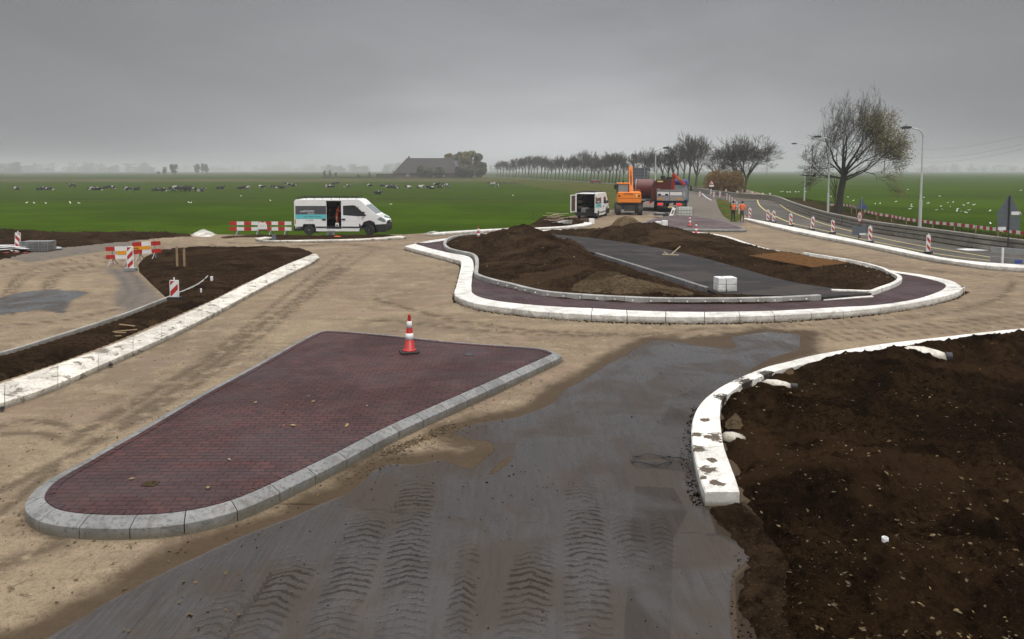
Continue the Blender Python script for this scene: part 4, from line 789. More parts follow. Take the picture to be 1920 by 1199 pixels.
barrier(g(522, 442, .0), 'right half of the long barrier, ending at the van rear', 1.75, [1, 0, 1, 0], 0, 0, .33, group='long barrier by the van', hgt=.23)
mb = MB(); mb.prism([(-.32, 0), (.32, 0), (.28, .3), (.16, .52), (.1, .45), (-.1, .45), (-.16, .52), (-.28, .3)], 'y', -.02, .02); o = mb.build('hanging_board', 'sign_white'); o.location = g(493, 442, 0)+Vector((0, -.06, .42)); prop(o, 'small white eared board hung on the middle of the long barrier', 'board')
e1 = MB(); e1.cyl((-.09, -.022, .22), (0, 1, 0), .03, .004, 8); e1.cyl((.09, -.022, .22), (0, 1, 0), .03, .004, 8); e1.build('spots', 'red', o)
mb = MB(); p = g(514, 452, .1); mb.bar(p, p+Vector((0, 0, .42)), .22, .05); prop(mb.build('marker_post', 'sign_back'), 'grey post stuck in the soil left of the side-on van', 'post')

# wooden stakes on the left
for px, yb, yt, lb in ((332.5, 503, 462, 'taller wooden stake in the dark soil on the left'), (346, 503, 467, 'shorter wooden stake beside the taller one')):
    p = g(px, yb, .1); mb = MB(); mb.bar(p-Vector((0, 0, .1)), p+Vector((.0, 0, (yb-yt)/(yb-322)*4.2)), .075, .06); prop(mb.build('wooden_stake', 'wood'), lb, 'stake', 'wooden stakes')
for px, py, h, lb in ((397, 527, .17, 'stubby pale peg at the end of the thin edging line'), (377, 549, .14, 'small white peg in the dirt strip')):
    p = g(px, py, .13); mb = MB(); mb.cyl(p+Vector((0, 0, h/2)), (0, 0, 1), .03 if h < .15 else .05, h/2, 10); prop(mb.build('marker_peg', 'sign_white'), lb, 'peg')
# paver crate, sacks
t = thing('paver_stack', 'grey wire-caged block of pavers by the leaning beacon', 'pavers', g(72, 471, 0), .05)
mb = MB()
for i in range(5):
    for k in range(4): mb.box(-.72+i*.29, -.72+i*.29+.275, -.4, .4, .03+k*.13, .15+k*.13)
mb.build('pavers', 'conc_grey', t, .01)
mb = MB()
for i in range(11): mb.bar((-.74+i*.148, -.42, .02), (-.74+i*.148, -.42, .58), .012)
for k in range(5): mb.bar((-.75, -.425, .04+k*.13), (.75, -.425, .04+k*.13), .012)
mb.build('wire_cage', 'galv', t)
mb = MB(); c = g(103, 468, .02); mb.lathe([(.02, .16), (.18, .14), (.28, .07), (.26, .0)], 12, (0, 0, 0)); o = mb.build('cement_sack', 'galv', smooth=True); o.location = c; o.scale = (1.5, .8, 1); prop(o, 'pale sack lying right of the caged pavers', 'sack')
def sheet_pile(px, py, label, n=5, seed=1, wood=False, w=1.6):
    rr = random.Random(seed); c = g(px, py, .05 if px < 900 else .38); mb = MB()
    for i in range(n):
        a = rr.uniform(-.5, .5)+(0 if not wood else rr.uniform(-.6, .6)); l = w*rr.uniform(.5, 1.0); o_ = Vector((rr.uniform(-.5, .5)*w*.5, rr.uniform(-.4, .4), .04+i*.045)); d = Vector((math.cos(a), math.sin(a), rr.uniform(-.05, .12 if wood else .03)))*l/2
        mb.bar(c+o_-d, c+o_+d, .11*min(1, w/2) if wood else .2, .02)
    return mb
prop(sheet_pile(8, 472, '', 7, 3, w=2.6).build('board_pile', 'sign_white'), 'pile of pale boards lying at the far left edge', 'boards')
mb = MB(); c = g(8, 474, .32); [mb.bar(c+Vector((x, 0, 0)), c+Vector((x+.18, .02, 0)), .16, .012) for x in (-1, -.5, 0, .5, .95)]; prop(mb.build('striped_plank', 'red'), 'red striped plank on top of the pale boards at the far left', 'plank')
prop(sheet_pile(1042, 417, '', 16, 5, True, 1.5).build('plank_pile', 'plank'), 'jumbled pile of broken planks by the white kerb left of the open van', 'planks')
prop(sheet_pile(1060, 419, '', 5, 8, True, 1.3).build('timber_offcuts', 'white_block'), 'pale timber offcuts on the soil nearest the open van', 'planks')
prop(sheet_pile(230, 627, '', 4, 12, True, .7).build('broken_lath', 'wood'), 'splintered laths lying beside the long sloping kerb', 'laths')
prop(sheet_pile(806, 441, '', 5, 13, True, .8).build('debris_pile', 'white_block'), 'small heap of pale debris at the gap between the two white kerbs', 'debris')
mb = MB(); p = g(1000, 415, .3); mb.bar(p, p+Vector((0, 0, .75)), .03); prop(mb.build('thin_stake', 'dark_metal'), 'thin dark stake rising from the soil left of the plank pile', 'stake')

# lamp posts -------------------------------------------------------------
def lamp(px, pb, ptop, arm_px, z, label, dirx=-1):
    b = g(px, pb, z); H = at(px, ptop, b.y).z - z; arm = abs(arm_px-px)*b.y/F*1.0; t = thing('street_lamp', label, 'street lamp', b, 0, 'street lamps')
    mb = MB(); mb.tube([(0, 0, -.3), (0, 0, 2.2), (0, 0, 2.21), (0, 0, H-.7)], [.11, .11, .08, .055], 10)
    mb.build('pole', 'lamp_pole', t, smooth=False)
    R = .7; pts = [(dirx*(R-R*math.cos(a)), 0, H-.7+R*math.sin(a)*.9) for a in np.linspace(0, PI/2, 7)]+[(dirx*(arm-.45), 0, H+.05)]
    mb = MB(); mb.tube(pts, [.05]*7+[.04], 8); mb.build('arm', 'lamp_pole', t, smooth=True)
    mb = MB(); x1 = arm-.5; mb.prism([(dirx*x1, H), (dirx*(x1+.12), H+.12), (dirx*(x1+.6), H+.13), (dirx*(x1+.85), H+.02), (dirx*(x1+.6), H-.08), (dirx*(x1+.15), H-.07)], 'y', -.14, .14); mb.build('lamp_head', 'dark_metal', t, .02)
    return t
lamp(1724.5, 429, 240, 1690, -.1, 'nearest street lamp, white pole standing behind the guard barrier')
lamp(1552, 403, 257, 1527, -.2, 'street lamp with its arm half hidden by the large tree')
lamp(1508, 377, 270, 1485, -.3, 'leftmost street lamp standing at the edge of the right pasture')
lamp(1228, 392, 278, 1249, 0, 'far street lamp behind the parked machines, arm pointing right', 1)

# signs ------------------------------------------------------------------
def sign_post(mb, x, z0, z1, r=.03): mb.tube([(x, 0, z0), (x, 0, z1)], r, 8)
p = g(1889, 476, 0); k = (p.y)/F
t = thing('road_sign', 'grey back of a triangular warning sign with square plate at the right edge', 'road sign', p, -.05)
mb = MB(); sign_post(mb, 0, -.1, 3.0, .035); mb.build('post', 'dark_metal', t)
mb = MB(); mb.prism([(-.6, 1.98), (.6, 1.98), (.62, 2.02), (.03, 3.05), (-.03, 3.05), (-.62, 2.02)], 'y', .03, .045); mb.build('triangle_plate', 'sign_back', t)
mb = MB(); mb.box(-.55, .55, .03, .045, 1.22, 1.94); mb.build('square_plate', 'sign_back', t)
for x, z in ((.32, 2.1), (-.32, 1.3)):
    mb = MB(); mb.box(x-.2, x+.2, .02, .028, z-.08, z+.09); l_ = mb.build('sticker', 'sign_white', t)
t.scale = (1.0, 1, 1.0)
p = g(1615, 404, -.05); t = thing('road_sign', 'grey back of a triangular warning sign beside the large tree', 'road sign', p, 0)
mb = MB(); sign_post(mb, 0, -.2, 1.75, .035); mb.build('post', 'galv', t)
mb = MB(); mb.prism([(-.58, .62), (.6, .62), (.03, 1.72), (-.03, 1.72)], 'y', .03, .045); mb.build('triangle_plate', 'sign_back', t)
mb = MB(); mb.box(.08, .5, .016, .024, .66, .95); mb.build('blue_plate', 'sign_blue', t)
p = g(1612.5, 447, 0); t = thing('road_sign', 'round white speed sign with red rim above a grey plate', 'road sign', p, -1.66)
mb = MB(); sign_post(mb, 0, -.1, 1.72, .03); mb.build('post', 'dark_metal', t)
mb = MB(); mb.cyl((0, -.05, 1.36), (0, 1, 0), .38, .008, 28); mb.build('red_rim', 'red', t)
mb = MB(); mb.cyl((0, -.062, 1.36), (0, 1, 0), .29, .006, 28); pl = mb.build('white_disc', 'sign_white', t)
text_mesh('50', .36, 'black', FR((0, -.073, 1.36), (1, 0, 0), (0, 0, 1)), pl)
p2 = g(1611, 450, 0); t2 = thing('mounted_plate', 'rectangular grey plate back just below the round speed sign', 'plate', p2, 0)
mb = MB(); mb.box(-.44, .44, .03, .045, .28, .87); mb.build('plate', 'sign_back', t2); mb = MB(); mb.tube([(0, .06, 0), (0, .06, .8)], .03, 6); mb.build('post', 'dark_metal', t2)
mb = MB(); mb.box(.02, .4, .018, .026, .3, .41); mb.build('sticker', 'sign_white', t2)
p = g(1335, 366, 0); t = thing('road_sign', 'small red triangular sign with an underplate in front of the rusty bush', 'road sign', p+Vector((0, .4, 0)), 0)
mb = MB(); sign_post(mb, 0, 0, 2.6); mb.build('post', 'galv', t)
mb = MB(); mb.prism([(-.5, 1.85), (.5, 1.85), (0, 2.72)], 'y', -.05, -.03); mb.build('red_triangle', 'red', t)
mb = MB(); mb.prism([(-.3, 1.96), (.3, 1.96), (0, 2.48)], 'y', -.058, -.052); mb.build('white_field', 'sign_white', t)
mb = MB(); mb.prism([(-.07, 2.0), (.1, 2.0), (.04, 2.2), (-.02, 2.28), (-.1, 2.15)], 'y', -.064, -.06); mb.build('pictogram', 'black', t)
mb = MB(); mb.box(-.42, .42, -.05, -.03, 1.48, 1.78); mb.build('underplate', 'sign_white', t)
# big grey panel behind excavator
b = g(1197, 372, 0); t = thing('large_sign', 'large grey back of a direction sign behind the orange excavator', 'road sign', b, 0); k = b.y/F
x0, x1 = (1177-1197)*k, (1214-1197)*k; zt = at(1197, 315, b.y).z; zb_ = at(1197, 350, b.y).z
mb = MB(); mb.box(x0, x1, 0, .05, zb_, zt); mb.build('panel', 'sign_back', t)
for i in range(6):
    mb = MB(); z = zb_+(zt-zb_)*(i+.5)/6; mb.box(x0+.03, x1-.03, -.03, -.002, z-.03, z+.03); mb.build('rail', 'dark_metal', t)
for x in (x0*.6, x1*.6):
    mb = MB(); mb.tube([(x, -.07, 0), (x, -.07, zt-.05)], .06, 8); mb.build('post', 'galv', t)

# guard barrier -----------------------------------------------------------
GB = [(1290, 357.5), (1337, 365.5), (1360, 368.5), (1382, 371.5), (1414, 374), (1445, 376.5), (1462, 382), (1476, 389), (1505, 401), (1539, 413), (1570, 421.5), (1598, 428.5), (1638, 437), (1690, 445.5), (1750, 454.5), (1833, 467.5), (1920, 480), (2050, 498), (2400, 550)]
P = cat_rom([tuple(g(px, py, 0).xy) for px, py in GB], 6); Q, ln = resample(P, .5); T = np.gradient(Q, axis=0); T /= np.linalg.norm(T, axis=1)[:, None]; Nn = np.stack([-T[:, 1], T[:, 0]], 1)
gbt = thing('guard_barrier', 'long stepped grey guard barrier curving along the far side of the bypass', 'guard barrier', group=None)
prof = [(.14, 0), (.14, .05), (0, .06), (0, .27), (.14, .28), (.14, .335), (.03, .345), (.03, .53), (.16, .54), (.16, .6), (.04, .61), (.04, .77), (.07, .8), (.26, .8), (.29, .77), (.32, 0)]
seg = 12
for k in range(0, len(Q)-1, seg):
    R = []
    for j in range(k, min(k+seg, len(Q)-1)+1):
        sh = .02 if j == k else -.02 if j == min(k+seg, len(Q)-1) else 0; q = Q[j]+T[j]*sh; R.append([(q[0]+Nn[j][0]*a, q[1]+Nn[j][1]*a, z) for a, z in prof])
    m = len(prof); mb = MB(); mb.add([p for r in R for p in r], [(a*m+b_, a*m+(b_+1) % m, (a+1)*m+(b_+1) % m, (a+1)*m+b_) for a in range(len(R)-1) for b_ in range(m)] + [tuple(range(m)), tuple(range((len(R)-1)*m+m-1, (len(R)-1)*m-1, -1))])
    mb.build('barrier_segment', 'conc_wall', gbt)
for px, py in ((1577, 424), (1676, 443)):
    c = g(px, py, 0); mb = MB(); mb.tube([c+Vector((0, -.02, .8)), c+Vector((.05, -.05, .4)), c+Vector((-.1, -.06, .05))], .025, 6); mb.build('cable', 'black', gbt)
# start of the second barrier at right
t = thing('guard_barrier', 'pair of pale barrier rails with a white end post at the right edge', 'guard barrier', (0, 0, 0))
for (a, b, z, h) in (((1857, 494), (2250, 532), .5, .28), ((1857, 494), (2250, 532), .06, .28)):
    A, B = g(*a), g(*b); mb = MB(); mb.bar(A+Vector((0, 0, z+h/2)), B+Vector((0, 0, z+h/2)), .09, h); mb.build('rail', 'galv', t)
A = g(1879, 497); mb = MB(); mb.bar(A, A+Vector((0, 0, .78)), .07); mb.build('end_post', 'sign_white', t)
A = g(1908, 499.5); mb = MB(); mb.bar(A+Vector((-.18, -.06, .2)), A+Vector((.18, -.06, .22)), .02, .13); mb.build('blue_plate', 'sign_blue', t)
# bypass road, lines
BYP = [(1286, 359.5), (1337, 366.5), (1382, 372.5), (1445, 377.5), (1462, 383), (1476, 390), (1505, 402), (1539, 414), (1598, 429.5), (1638, 438), (1690, 446.5), (1750, 455.5), (1833, 468.5), (1920, 481), (2400, 551), (2700, 572), (2300, 532), (2050, 508), (1920, 497), (1870, 493.6), (1822, 489.6), (1757, 481), (1690, 466.5), (1628, 454.6), (1585, 445.5), (1540, 436.5), (1485, 425.5), (1440, 416.5), (1403, 409.6), (1394, 400), (1385, 386), (1360, 377), (1330, 372)]
o = flat('bypass_road', [(*g(px, py, 0).xy, .016) for px, py in BYP], 'bypass_asphalt', None, .01); prop(o, 'dusty grey asphalt of the bypass lane between white kerb and guard barrier', 'road', kind='structure')
def line(pts, w_, name, mat, label, z=.0225, closed=False):
    P = np.array(cat_rom([tuple(g(px, py, 0).xy) for px, py in pts], 5)); T = np.gradient(P, axis=0); T /= np.linalg.norm(T, axis=1)[:, None]; Nn = np.stack([-T[:, 1], T[:, 0]], 1); mb = MB()
    vs = []; 
    for p, n_ in zip(P, Nn): vs += [(*(p-n_*w_/2), z), (*(p+n_*w_/2), z)]
    mb.add(vs, [(2*i, 2*i+1, 2*i+3, 2*i+2) for i in range(len(P)-1)]); return prop(mb.build(name, mat), label, 'marking', kind='structure')
paint('line_yellow', (.5, .42, .16), .7, dirt=.5)
line([(1420, 375.5), (1423, 384), (1432, 393), (1446, 402), (1466, 412), (1490, 421)], .16, 'road_marking', 'line_yellow', 'yellow line at the near side of the bypass lane')
line([(1462, 384), (1476, 394), (1495, 403), (1525, 414), (1560, 425), (1620, 440), (1700, 457), (1800, 474), (1860, 484)], .13, 'road_marking', 'line_yellow', 'thin yellow line along the middle of the bypass lane')
line([(1490, 421), (1540, 432), (1600, 446), (1690, 464), (1770, 479), (1870, 491)], .12, 'road_marking', 'line_yellow', 'faded yellow line beside the white kerb')
mb = MB(); pp = [g(px, py, 0) for px, py in ((1792, 468), (1815, 471), (1860, 471), (1850, 468.6), (1812, 467))]; mb.add([(p.x, p.y, .023) for p in pp], [(0, 1, 2, 3, 4)]); prop(mb.build('road_marking', 'sign_white'), 'white hatch marking on the bypass asphalt', 'marking', kind='structure')
line([(1316, 363.5), (1325, 371), (1334, 376)], .14, 'road_marking', 'sign_white', 'white line at the start of the far road', .02)

# red-white ribbon fence ---------------------------------------------------
RB = [(1556, 399, 384), (1578, 399, 384.5), (1597, 402, 386), (1606, 405, 391)]
RB2 = [(1620, 407, 396), (1645, 411, 402), (1672, 414, 406), (1700, 419, 411.5), (1722, 422, 414.5), (1750, 426, 418), (1790, 431, 421), (1830, 436, 426), (1872, 443, 431), (1935, 452, 440), (1990, 459, 447)]
for pts, lb in ((RB, 'short red and white ribbon on stakes in front of the large tree'), (RB2, 'long red and white ribbon strung on stakes along the right verge')):
    t = thing('ribbon_fence', lb, 'ribbon fence'); mr = MB(); W = [(g(px, pb, -.25), pt) for px, pb, pt in pts]; W = [(p, at(px_[0], px_[2], p.y).z) for (p, _), px_ in zip(W, pts)]
    P = np.array([(p.x, p.y, z) for p, z in W]); Q, ln = resample(P, .42); 
    for i in range(len(Q)-1):
        a, b = Vector(Q[i]), Vector(Q[i+1]); sag = -.03*math.sin(i*1.7); mr.m = i % 2; mr.bar(a, b, .012, .24)
    mr.build('ribbon', ['sign_white', 'red'], t)
    for p, z in W:
        mb = MB(); mb.bar((p.x, p.y+.05, FZ), (p.x, p.y+.05, z+.12), .06); mb.build('stake', 'wood', t)

# ================================================================== PEOPLE
def skinned(verts, edges, rad, name, mats, matf, parent=None, sub=1):
    me = bpy.data.meshes.new(name); me.from_pydata(verts, edges, []); o = bpy.data.objects.new(name, me); COL.objects.link(o)
    m = o.modifiers.new('s', 'SKIN'); m.use_smooth_shade = True
    for i, r in enumerate(rad): v = me.skin_vertices[0].data[i]; v.radius = (r if isinstance(r, tuple) else (r, r)); v.use_root = (i == 0)
    ss = o.modifiers.new('u', 'SUBSURF'); ss.levels = sub; ss.render_levels = sub
    ev = o.evaluated_get(bpy.context.evaluated_depsgraph_get()); nm = bpy.data.meshes.new_from_object(ev); o.modifiers.clear(); o.data = nm; nm.name = name
    nm.materials.clear()
    for mt in mats: nm.materials.append(MATS[mt])
    nm.polygons.foreach_set('material_index', [matf(p.center) for p in nm.polygons]); nm.polygons.foreach_set('use_smooth', [True]*len(nm.polygons))
    if parent: o.parent = parent
    return o
def person(loc, rz, label, trousers='trouser', arms='down', vest='hivis', h=1.78, cat='person', lean=0.0, suit=False, sleeve='black'):
    s = h/1.78; t = thing('person', label, 'person', loc, rz); S = lambda x, y, z: (x*s, (y-lean*max(0, z-.95))*s, z*s)
    V = [S(0, 0, .95), S(0, 0, 1.12), S(0, 0, 1.32), S(0, 0, 1.45), S(0, -.01, 1.53), S(0, -.02, 1.62), S(0, -.03, 1.72)]
    E = [(0, 1), (1, 2), (2, 3), (3, 4), (4, 5), (5, 6)]; R = [(.15, .11), (.145, .1), (.17, .11), (.14, .09), (.055, .055), (.082, .095), (.07, .085)]
    for sx in (-1, 1):
        b = len(V); V += [S(sx*.095, 0, .88), S(sx*.11, -.02, .48), S(sx*.12, .02, .09), S(sx*.125, -.12, .045)]; E += [(0, b), (b, b+1), (b+1, b+2), (b+2, b+3)]; R += [.095, .062, .045, .04]
        b = len(V)
        if arms == 'down': V += [S(sx*.2, 0, 1.42), S(sx*.26, .02, 1.14), S(sx*.24, -.06, .90), S(sx*.235, -.09, .80)]
        elif arms == 'front': V += [S(sx*.2, 0, 1.42), S(sx*.25, -.02, 1.16), S(sx*.12, -.26, 1.1), S(sx*.05, -.32, 1.12)]
        else: V += [S(sx*.2, 0, 1.42), S(sx*.27, -.1, 1.22), S(sx*.2, -.34, 1.3), S(sx*.18, -.42, 1.32)]
        E += [(3, b), (b, b+1), (b+1, b+2), (b+2, b+3)]; R += [.062, .047, .036, .03]
    tm = vest if suit else trousers; sleeve = vest if suit else sleeve
    def mf(c):
        z, x = c.z/s, abs(c.x/s)
        if z > 1.50: return 0
        if z < .1: return 2
        if x > .17 and z < .88: return 0
        if z < .98 and x < .2: return 1
        return 3
    body = skinned(V, E, R, 'body', ['skin', tm, 'black', sleeve], mf, t)
    # face and fingers
    mb = MB(); mb.tube([S(0, -.125, 1.625), S(0, -.14, 1.60)], [.012*s, .017*s], 6); mb.build('nose', 'skin', t)
    for sx in (-1, 1):
        mb = MB(); mb.cyl(S(sx*.032, -.105-.02, 1.645), (0, 1, 0), .01*s, .006, 8); mb.build('eye', 'black', t)
        hx, hy, hz = V[-1 if sx == 1 else -5]; mb = MB(); dr = Vector((0, -.2, -1)) if arms == 'down' else Vector((-sx*.4, -1, .1)); dr.normalize()
        for q in range(4): a = Vector((hx, hy, hz))+Vector((0, (q-1.5)*.018, 0) if arms == 'down' else ((q-1.5)*.018, 0, 0)); mb.tube([a, a+dr*(.05+.008*(q in (1, 2)))*s, a+(dr+Vector((0, 0, -.3)))*.085*s], [.009, .009, .007], 6)
        a = Vector((hx, hy, hz)); mb.tube([a, a+Vector((0, -.04, -.02))*s, a+Vector((0, -.05, -.05))*s], [.011, .011, .009], 6); mb.build('fingers', 'skin', t)
    mb = MB(); mb.lathe([(.02, .15), (.07, .135), (.098, .08), (.1, .02), (.09, -.03)], 14, S(0, -.005, 1.635)); mb.build('hair', 'hair', t, smooth=True)
    if not suit:
        VV = [S(0, 0, .93), S(0, 0, 1.12), S(0, 0, 1.32), S(0, 0, 1.44)]; EE = [(0, 1), (1, 2), (2, 3)]; RR = [(.19, .145), (.185, .14), (.205, .145), (.15, .11)]
        ve = skinned(VV+[S(-.19, 0, 1.41), S(.19, 0, 1.41)], EE+[(3, 4), (3, 5)], RR+[.075, .075], 'vest', [vest], lambda c: 0, t)
        mb = MB()
        for z, r1, r2 in ((1.05, .197, .15), (1.2, .2, .152)):
            n = 20; vs = [(r*a_*math.cos(2*PI*j/n)*s, (b_*math.sin(2*PI*j/n)-lean*(z-.95))*s, (z+dz)*s) for dz in (0, .045) for r, a_, b_ in ((1, r1*.98, r2*.98),) for j in range(n)]
            mb.add(vs, [(j, (j+1) % n, n+(j+1) % n, n+j) for j in range(n)])
        mb.build('reflective_strip', 'galv', ve)
    return t
person(g(1374.5, 416.5, 0), PI+.1, 'worker in orange vest and black trousers seen from behind, left of the pair', 'trouser', 'front')
person(g(1391, 417, 0), PI*.75, 'worker in orange jacket and muddy grey trousers, right of the pair', 'trouser_grey', 'front', lean=.05, sleeve='hivis')

# ================================================================== VEHICLES
def wheel(parent, c, r, w_, rim='galv', name='wheel', steer=0.0, lugs=False):
    t = bpy.data.objects.new(name, None); COL.objects.link(t); t.parent = parent; t.location = c; t.rotation_euler = (0, 0, steer)
    mb = MB(); hw = w_/2
    prof = [(r*.6, -hw), (r*.9, -hw), (r, -hw*.75), (r, hw*.75), (r*.9, hw), (r*.6, hw)]; n = 24
    vs = [(math.cos(2*PI*j/n)*a, y, math.sin(2*PI*j/n)*a) for a, y in prof for j in range(n)]
    mb.add(vs, [(i*n+j, i*n+(j+1) % n, (i+1)*n+(j+1) % n, (i+1)*n+j) for i in range(5) for j in range(n)]+[tuple(range(n)), tuple(range(6*n-1, 5*n-1, -1))])
    if lugs:
        for j in range(18):
            a = 2*PI*j/18
            for sgn in (-1, 1):
                M = Matrix.Rotation(-(a+.08*sgn), 4, 'Y') @ Matrix.Translation((r, sgn*hw*.45, 0)) @ Matrix.Rotation(.5*sgn, 4, 'X'); mb.box(-.03, .035, -hw*.45, hw*.45, -.035, .035, M)
    mb.build('tyre', 'rubber' if not lugs else 'mud_tread', t)
    mb = MB(); ys = hw*1.0
    n = 20
    for sg in (-1, 1):
        vs = [(math.cos(2*PI*j/n)*a, sg*y, math.sin(2*PI*j/n)*a) for a, y in ((r*.62, ys+.002), (r*.55, ys*.75), (r*.3, ys*.7), (r*.22, ys*1.0), (.01, ys*1.0)) for j in range(n)]
        mb.add(vs, [(i*n+j, i*n+(j+1) % n, (i+1)*n+(j+1) % n, (i+1)*n+j) for i in range(4) for j in range(n)])
        for j in range(6):
            a = 2*PI*j/6; mb.cyl((math.cos(a)*r*.42, sg*(ys*.72), math.sin(a)*r*.42), (0, 1, 0), r*.06, .012, 6)
    mb.build('rim', rim, t)
    return t
def van(loc, rz, label, steer=0.0, side_door=True, doors=(0.0, 2.79)):
    """x 0(rear)..6.1(front), y -1(right side)..1, z up"""
    t = thing('delivery_van', label, 'van', loc, rz); W = .98
    prof = [(0, .42), (0, 1.2), (.03, 2.2), (.09, 2.38), (4.15, 2.40), (4.35, 2.36), (4.55, 2.2), (4.72, 2.02), (5.42, 1.42), (5.55, 1.36), (5.95, 1.12), (6.08, .92), (6.12, .62), (6.1, .42)]
    def side(y0, y1, door):
        mb = MB(); z0 = .42
        mb.prism([(0, z0), (.55, z0), (.6, .62), (.8, .82), (1.0, .82), (1.2, .62), (1.25, z0), (2.1, z0), (2.1, 2.39), (.09, 2.38), (.03, 2.2), (0, 1.2)] if False else [(0, .75), (2.1, .75), (2.1, 2.39), (.09, 2.38), (.03, 2.2), (0, 1.2)], 'y', y0, y1)
        mb.prism([(0, z0), (.45, z0), (.55, .75), (0, .75)], 'y', y0, y1); mb.prism([(1.4, z0), (2.1, z0), (2.1, .75), (1.3, .75)], 'y', y0, y1)
        if door:
            mb.box(2.1, 3.1, y0, y1, 2.29, 2.393)
        else: mb.prism([(2.1, z0), (3.1, z0), (3.1, 2.395), (2.1, 2.39)], 'y', y0, y1)
        # cab side around the window
        mb.prism([(3.1, z0), (4.35, z0), (4.25, .8), (4.25, 1.25), (3.22, 1.33), (3.22, 1.96), (3.1, 2.395)], 'y', y0, y1)
        mb.prism([(3.1, 2.395), (3.22, 1.96), (3.9, 2.0), (4.05, 1.97), (4.72, 2.02), (4.55, 2.2), (4.35, 2.36), (4.15, 2.4)], 'y', y0, y1)
        mb.prism([(4.05, 1.97), (4.82, 1.28), (4.25, 1.25), (4.25, .95), (5.0, 1.0), (5.42, 1.0), (5.95, 1.12), (5.55, 1.36), (5.42, 1.42), (4.72, 2.02)], 'y', y0, y1)
        mb.prism([(5.0, 1.0), (5.3, .88), (5.42, .6), (5.45, .42), (6.1, .42), (6.12, .62), (6.08, .92), (5.95, 1.12)], 'y', y0, y1)
        mb.prism([(4.25, .95), (4.25, .8), (4.35, .42), (4.42, .42), (4.45, .6), (4.6, .88), (5.0, 1.0)], 'y', y0, y1)
        return mb
    a = side(-W, -W+.05, side_door); b = side(W-.05, W, False); a.add(b.v, b.f)
    pr = [(.09, 2.38), (4.15, 2.40), (4.35, 2.36), (4.55, 2.2), (4.72, 2.02)]
    for (p, q) in zip(pr, pr[1:]):
        a.add([(p[0], -W+.05, p[1]), (q[0], -W+.05, q[1]), (q[0], W-.05, q[1]), (p[0], W-.05, p[1]), (p[0], -W+.05, p[1]-.04), (q[0], -W+.05, q[1]-.04), (q[0], W-.05, q[1]-.04), (p[0], W-.05, p[1]-.04)], [(0, 1, 2, 3), (4, 7, 6, 5), (0, 4, 5, 1), (3, 2, 6, 7), (0, 3, 7, 4), (1, 5, 6, 2)])
    a.prism([(5.42, 1.42), (5.55, 1.36), (5.95, 1.12), (6.08, .92), (6.1, .86), (5.3, .9), (5.3, 1.36)], 'y', -W+.05, W-.05)
    a.box(2.05, 2.1, -W+.05, -W+.12, .45, 2.38); a.box(3.1, 3.15, -W+.05, -W+.12, .45, 2.38)
    a.box(0, .06, -W+.05, -W+.11, .45, 2.36); a.box(0, .06, W-.11, W-.05, .45, 2.36)
    a.build('body', 'white', t, .015)
    mb = MB(); mb.box(.02, 5.3, -W+.06, W-.06, .40, .47); mb.build('floor', 'dark_metal', t)
    mb = MB(); mb.box(3.16, 3.2, -W+.06, W-.06, .48, 2.35); mb.box(.08, 3.15, W-.09, W-.06, .48, 2.34); mb.box(.08, 3.15, -W+.06, W-.06, 2.28, 2.33); mb.build('lining', 'interior', t)
    for z in (.95, 1.45, 1.9):
        mb = MB(); mb.box(.3, 3.0, .45, W-.1, z, z+.03); s_ = mb.build('shelf', 'dark_metal', t)
        mb = MB(); rr = random.Random(int(z*100))
        x = .35
        while x < 2.8: w2 = rr.uniform(.15, .4); mb.box(x, x+w2-.03, .5, .85, z+.031, z+.03+rr.uniform(.1, .3)); x += w2
        mb.build('stored_boxes', 'brown_box', s_)
    mb = MB(); mb.prism([(4.74, 2.0), (5.42, 1.42), (5.40, 1.40), (4.72, 1.98)], 'y', -W+.1, W-.1); mb.build('windscreen', 'glass_pale', t)
    for y in (-W-.003, W-.03):
        mb = MB(); mb.prism([(3.24, 1.34), (4.24, 1.26), (4.80, 1.29), (4.04, 1.955), (3.9, 1.985), (3.24, 1.95)], 'y', y+.02, y+.03 if y < 0 else y+.02+.01); mb.build('side_window', 'glass', t)
    mb = MB(); mb.bar((4.24, -W-.0, 1.26), (4.24, -W-.0, 1.93), .035); mb.build('window_pillar', 'black', t)
    for y in (-1, 1):
        mb = MB(); mb.box(4.55, 4.68, y*(W+.02), y*(W+.2), 1.3, 1.58); mb.build('mirror', 'black', t, .02)
        mb = MB(); mb.prism([(5.5, 1.05), (5.95, .86), (6.085, .9), (5.98, 1.08), (5.72, 1.22)], 'y', y*(W-.28), y*(W+.006)); mb.build('headlight', 'glass_pale', t)
        mb = MB(); mb.prism([(4.28, .8), (4.45, .62), (4.5, .35), (4.42, .35), (4.3, .5)], 'y', y*(W-.02), y*(W+.012)); mb.build('arch_trim', 'black', t)
    mb = MB(); mb.prism([(5.38, .72), (6.13, .76), (6.16, .6), (6.14, .3), (6.02, .2), (5.5, .22), (5.42, .45)], 'y', -W-.01, W+.01); mb.build('bumper', 'black', t, .02)
    mb = MB(); mb.box(6.02, 6.13, -.45, .45, .8, .94); mb.build('grille', 'black', t)
    mb = MB(); mb.box(-.08, .5, -W, W, .28, .6); mb.build('rear_bumper', 'black', t, .02)
    for x0, x1 in ((1.4, 2.08), (2.1, 3.12), (3.14, 4.3)):
        mb = MB(); mb.box(x0, x1, -W-.012, -W-.002, .48, .58); mb.build('rubbing_strip', 'black', t)
    mb = MB(); mb.box(1.4, 4.3, -W+.01, -W+.04, .26, .42); mb.box(1.4, 4.3, W-.04, W-.01, .26, .42); mb.build('sill', 'white', t)
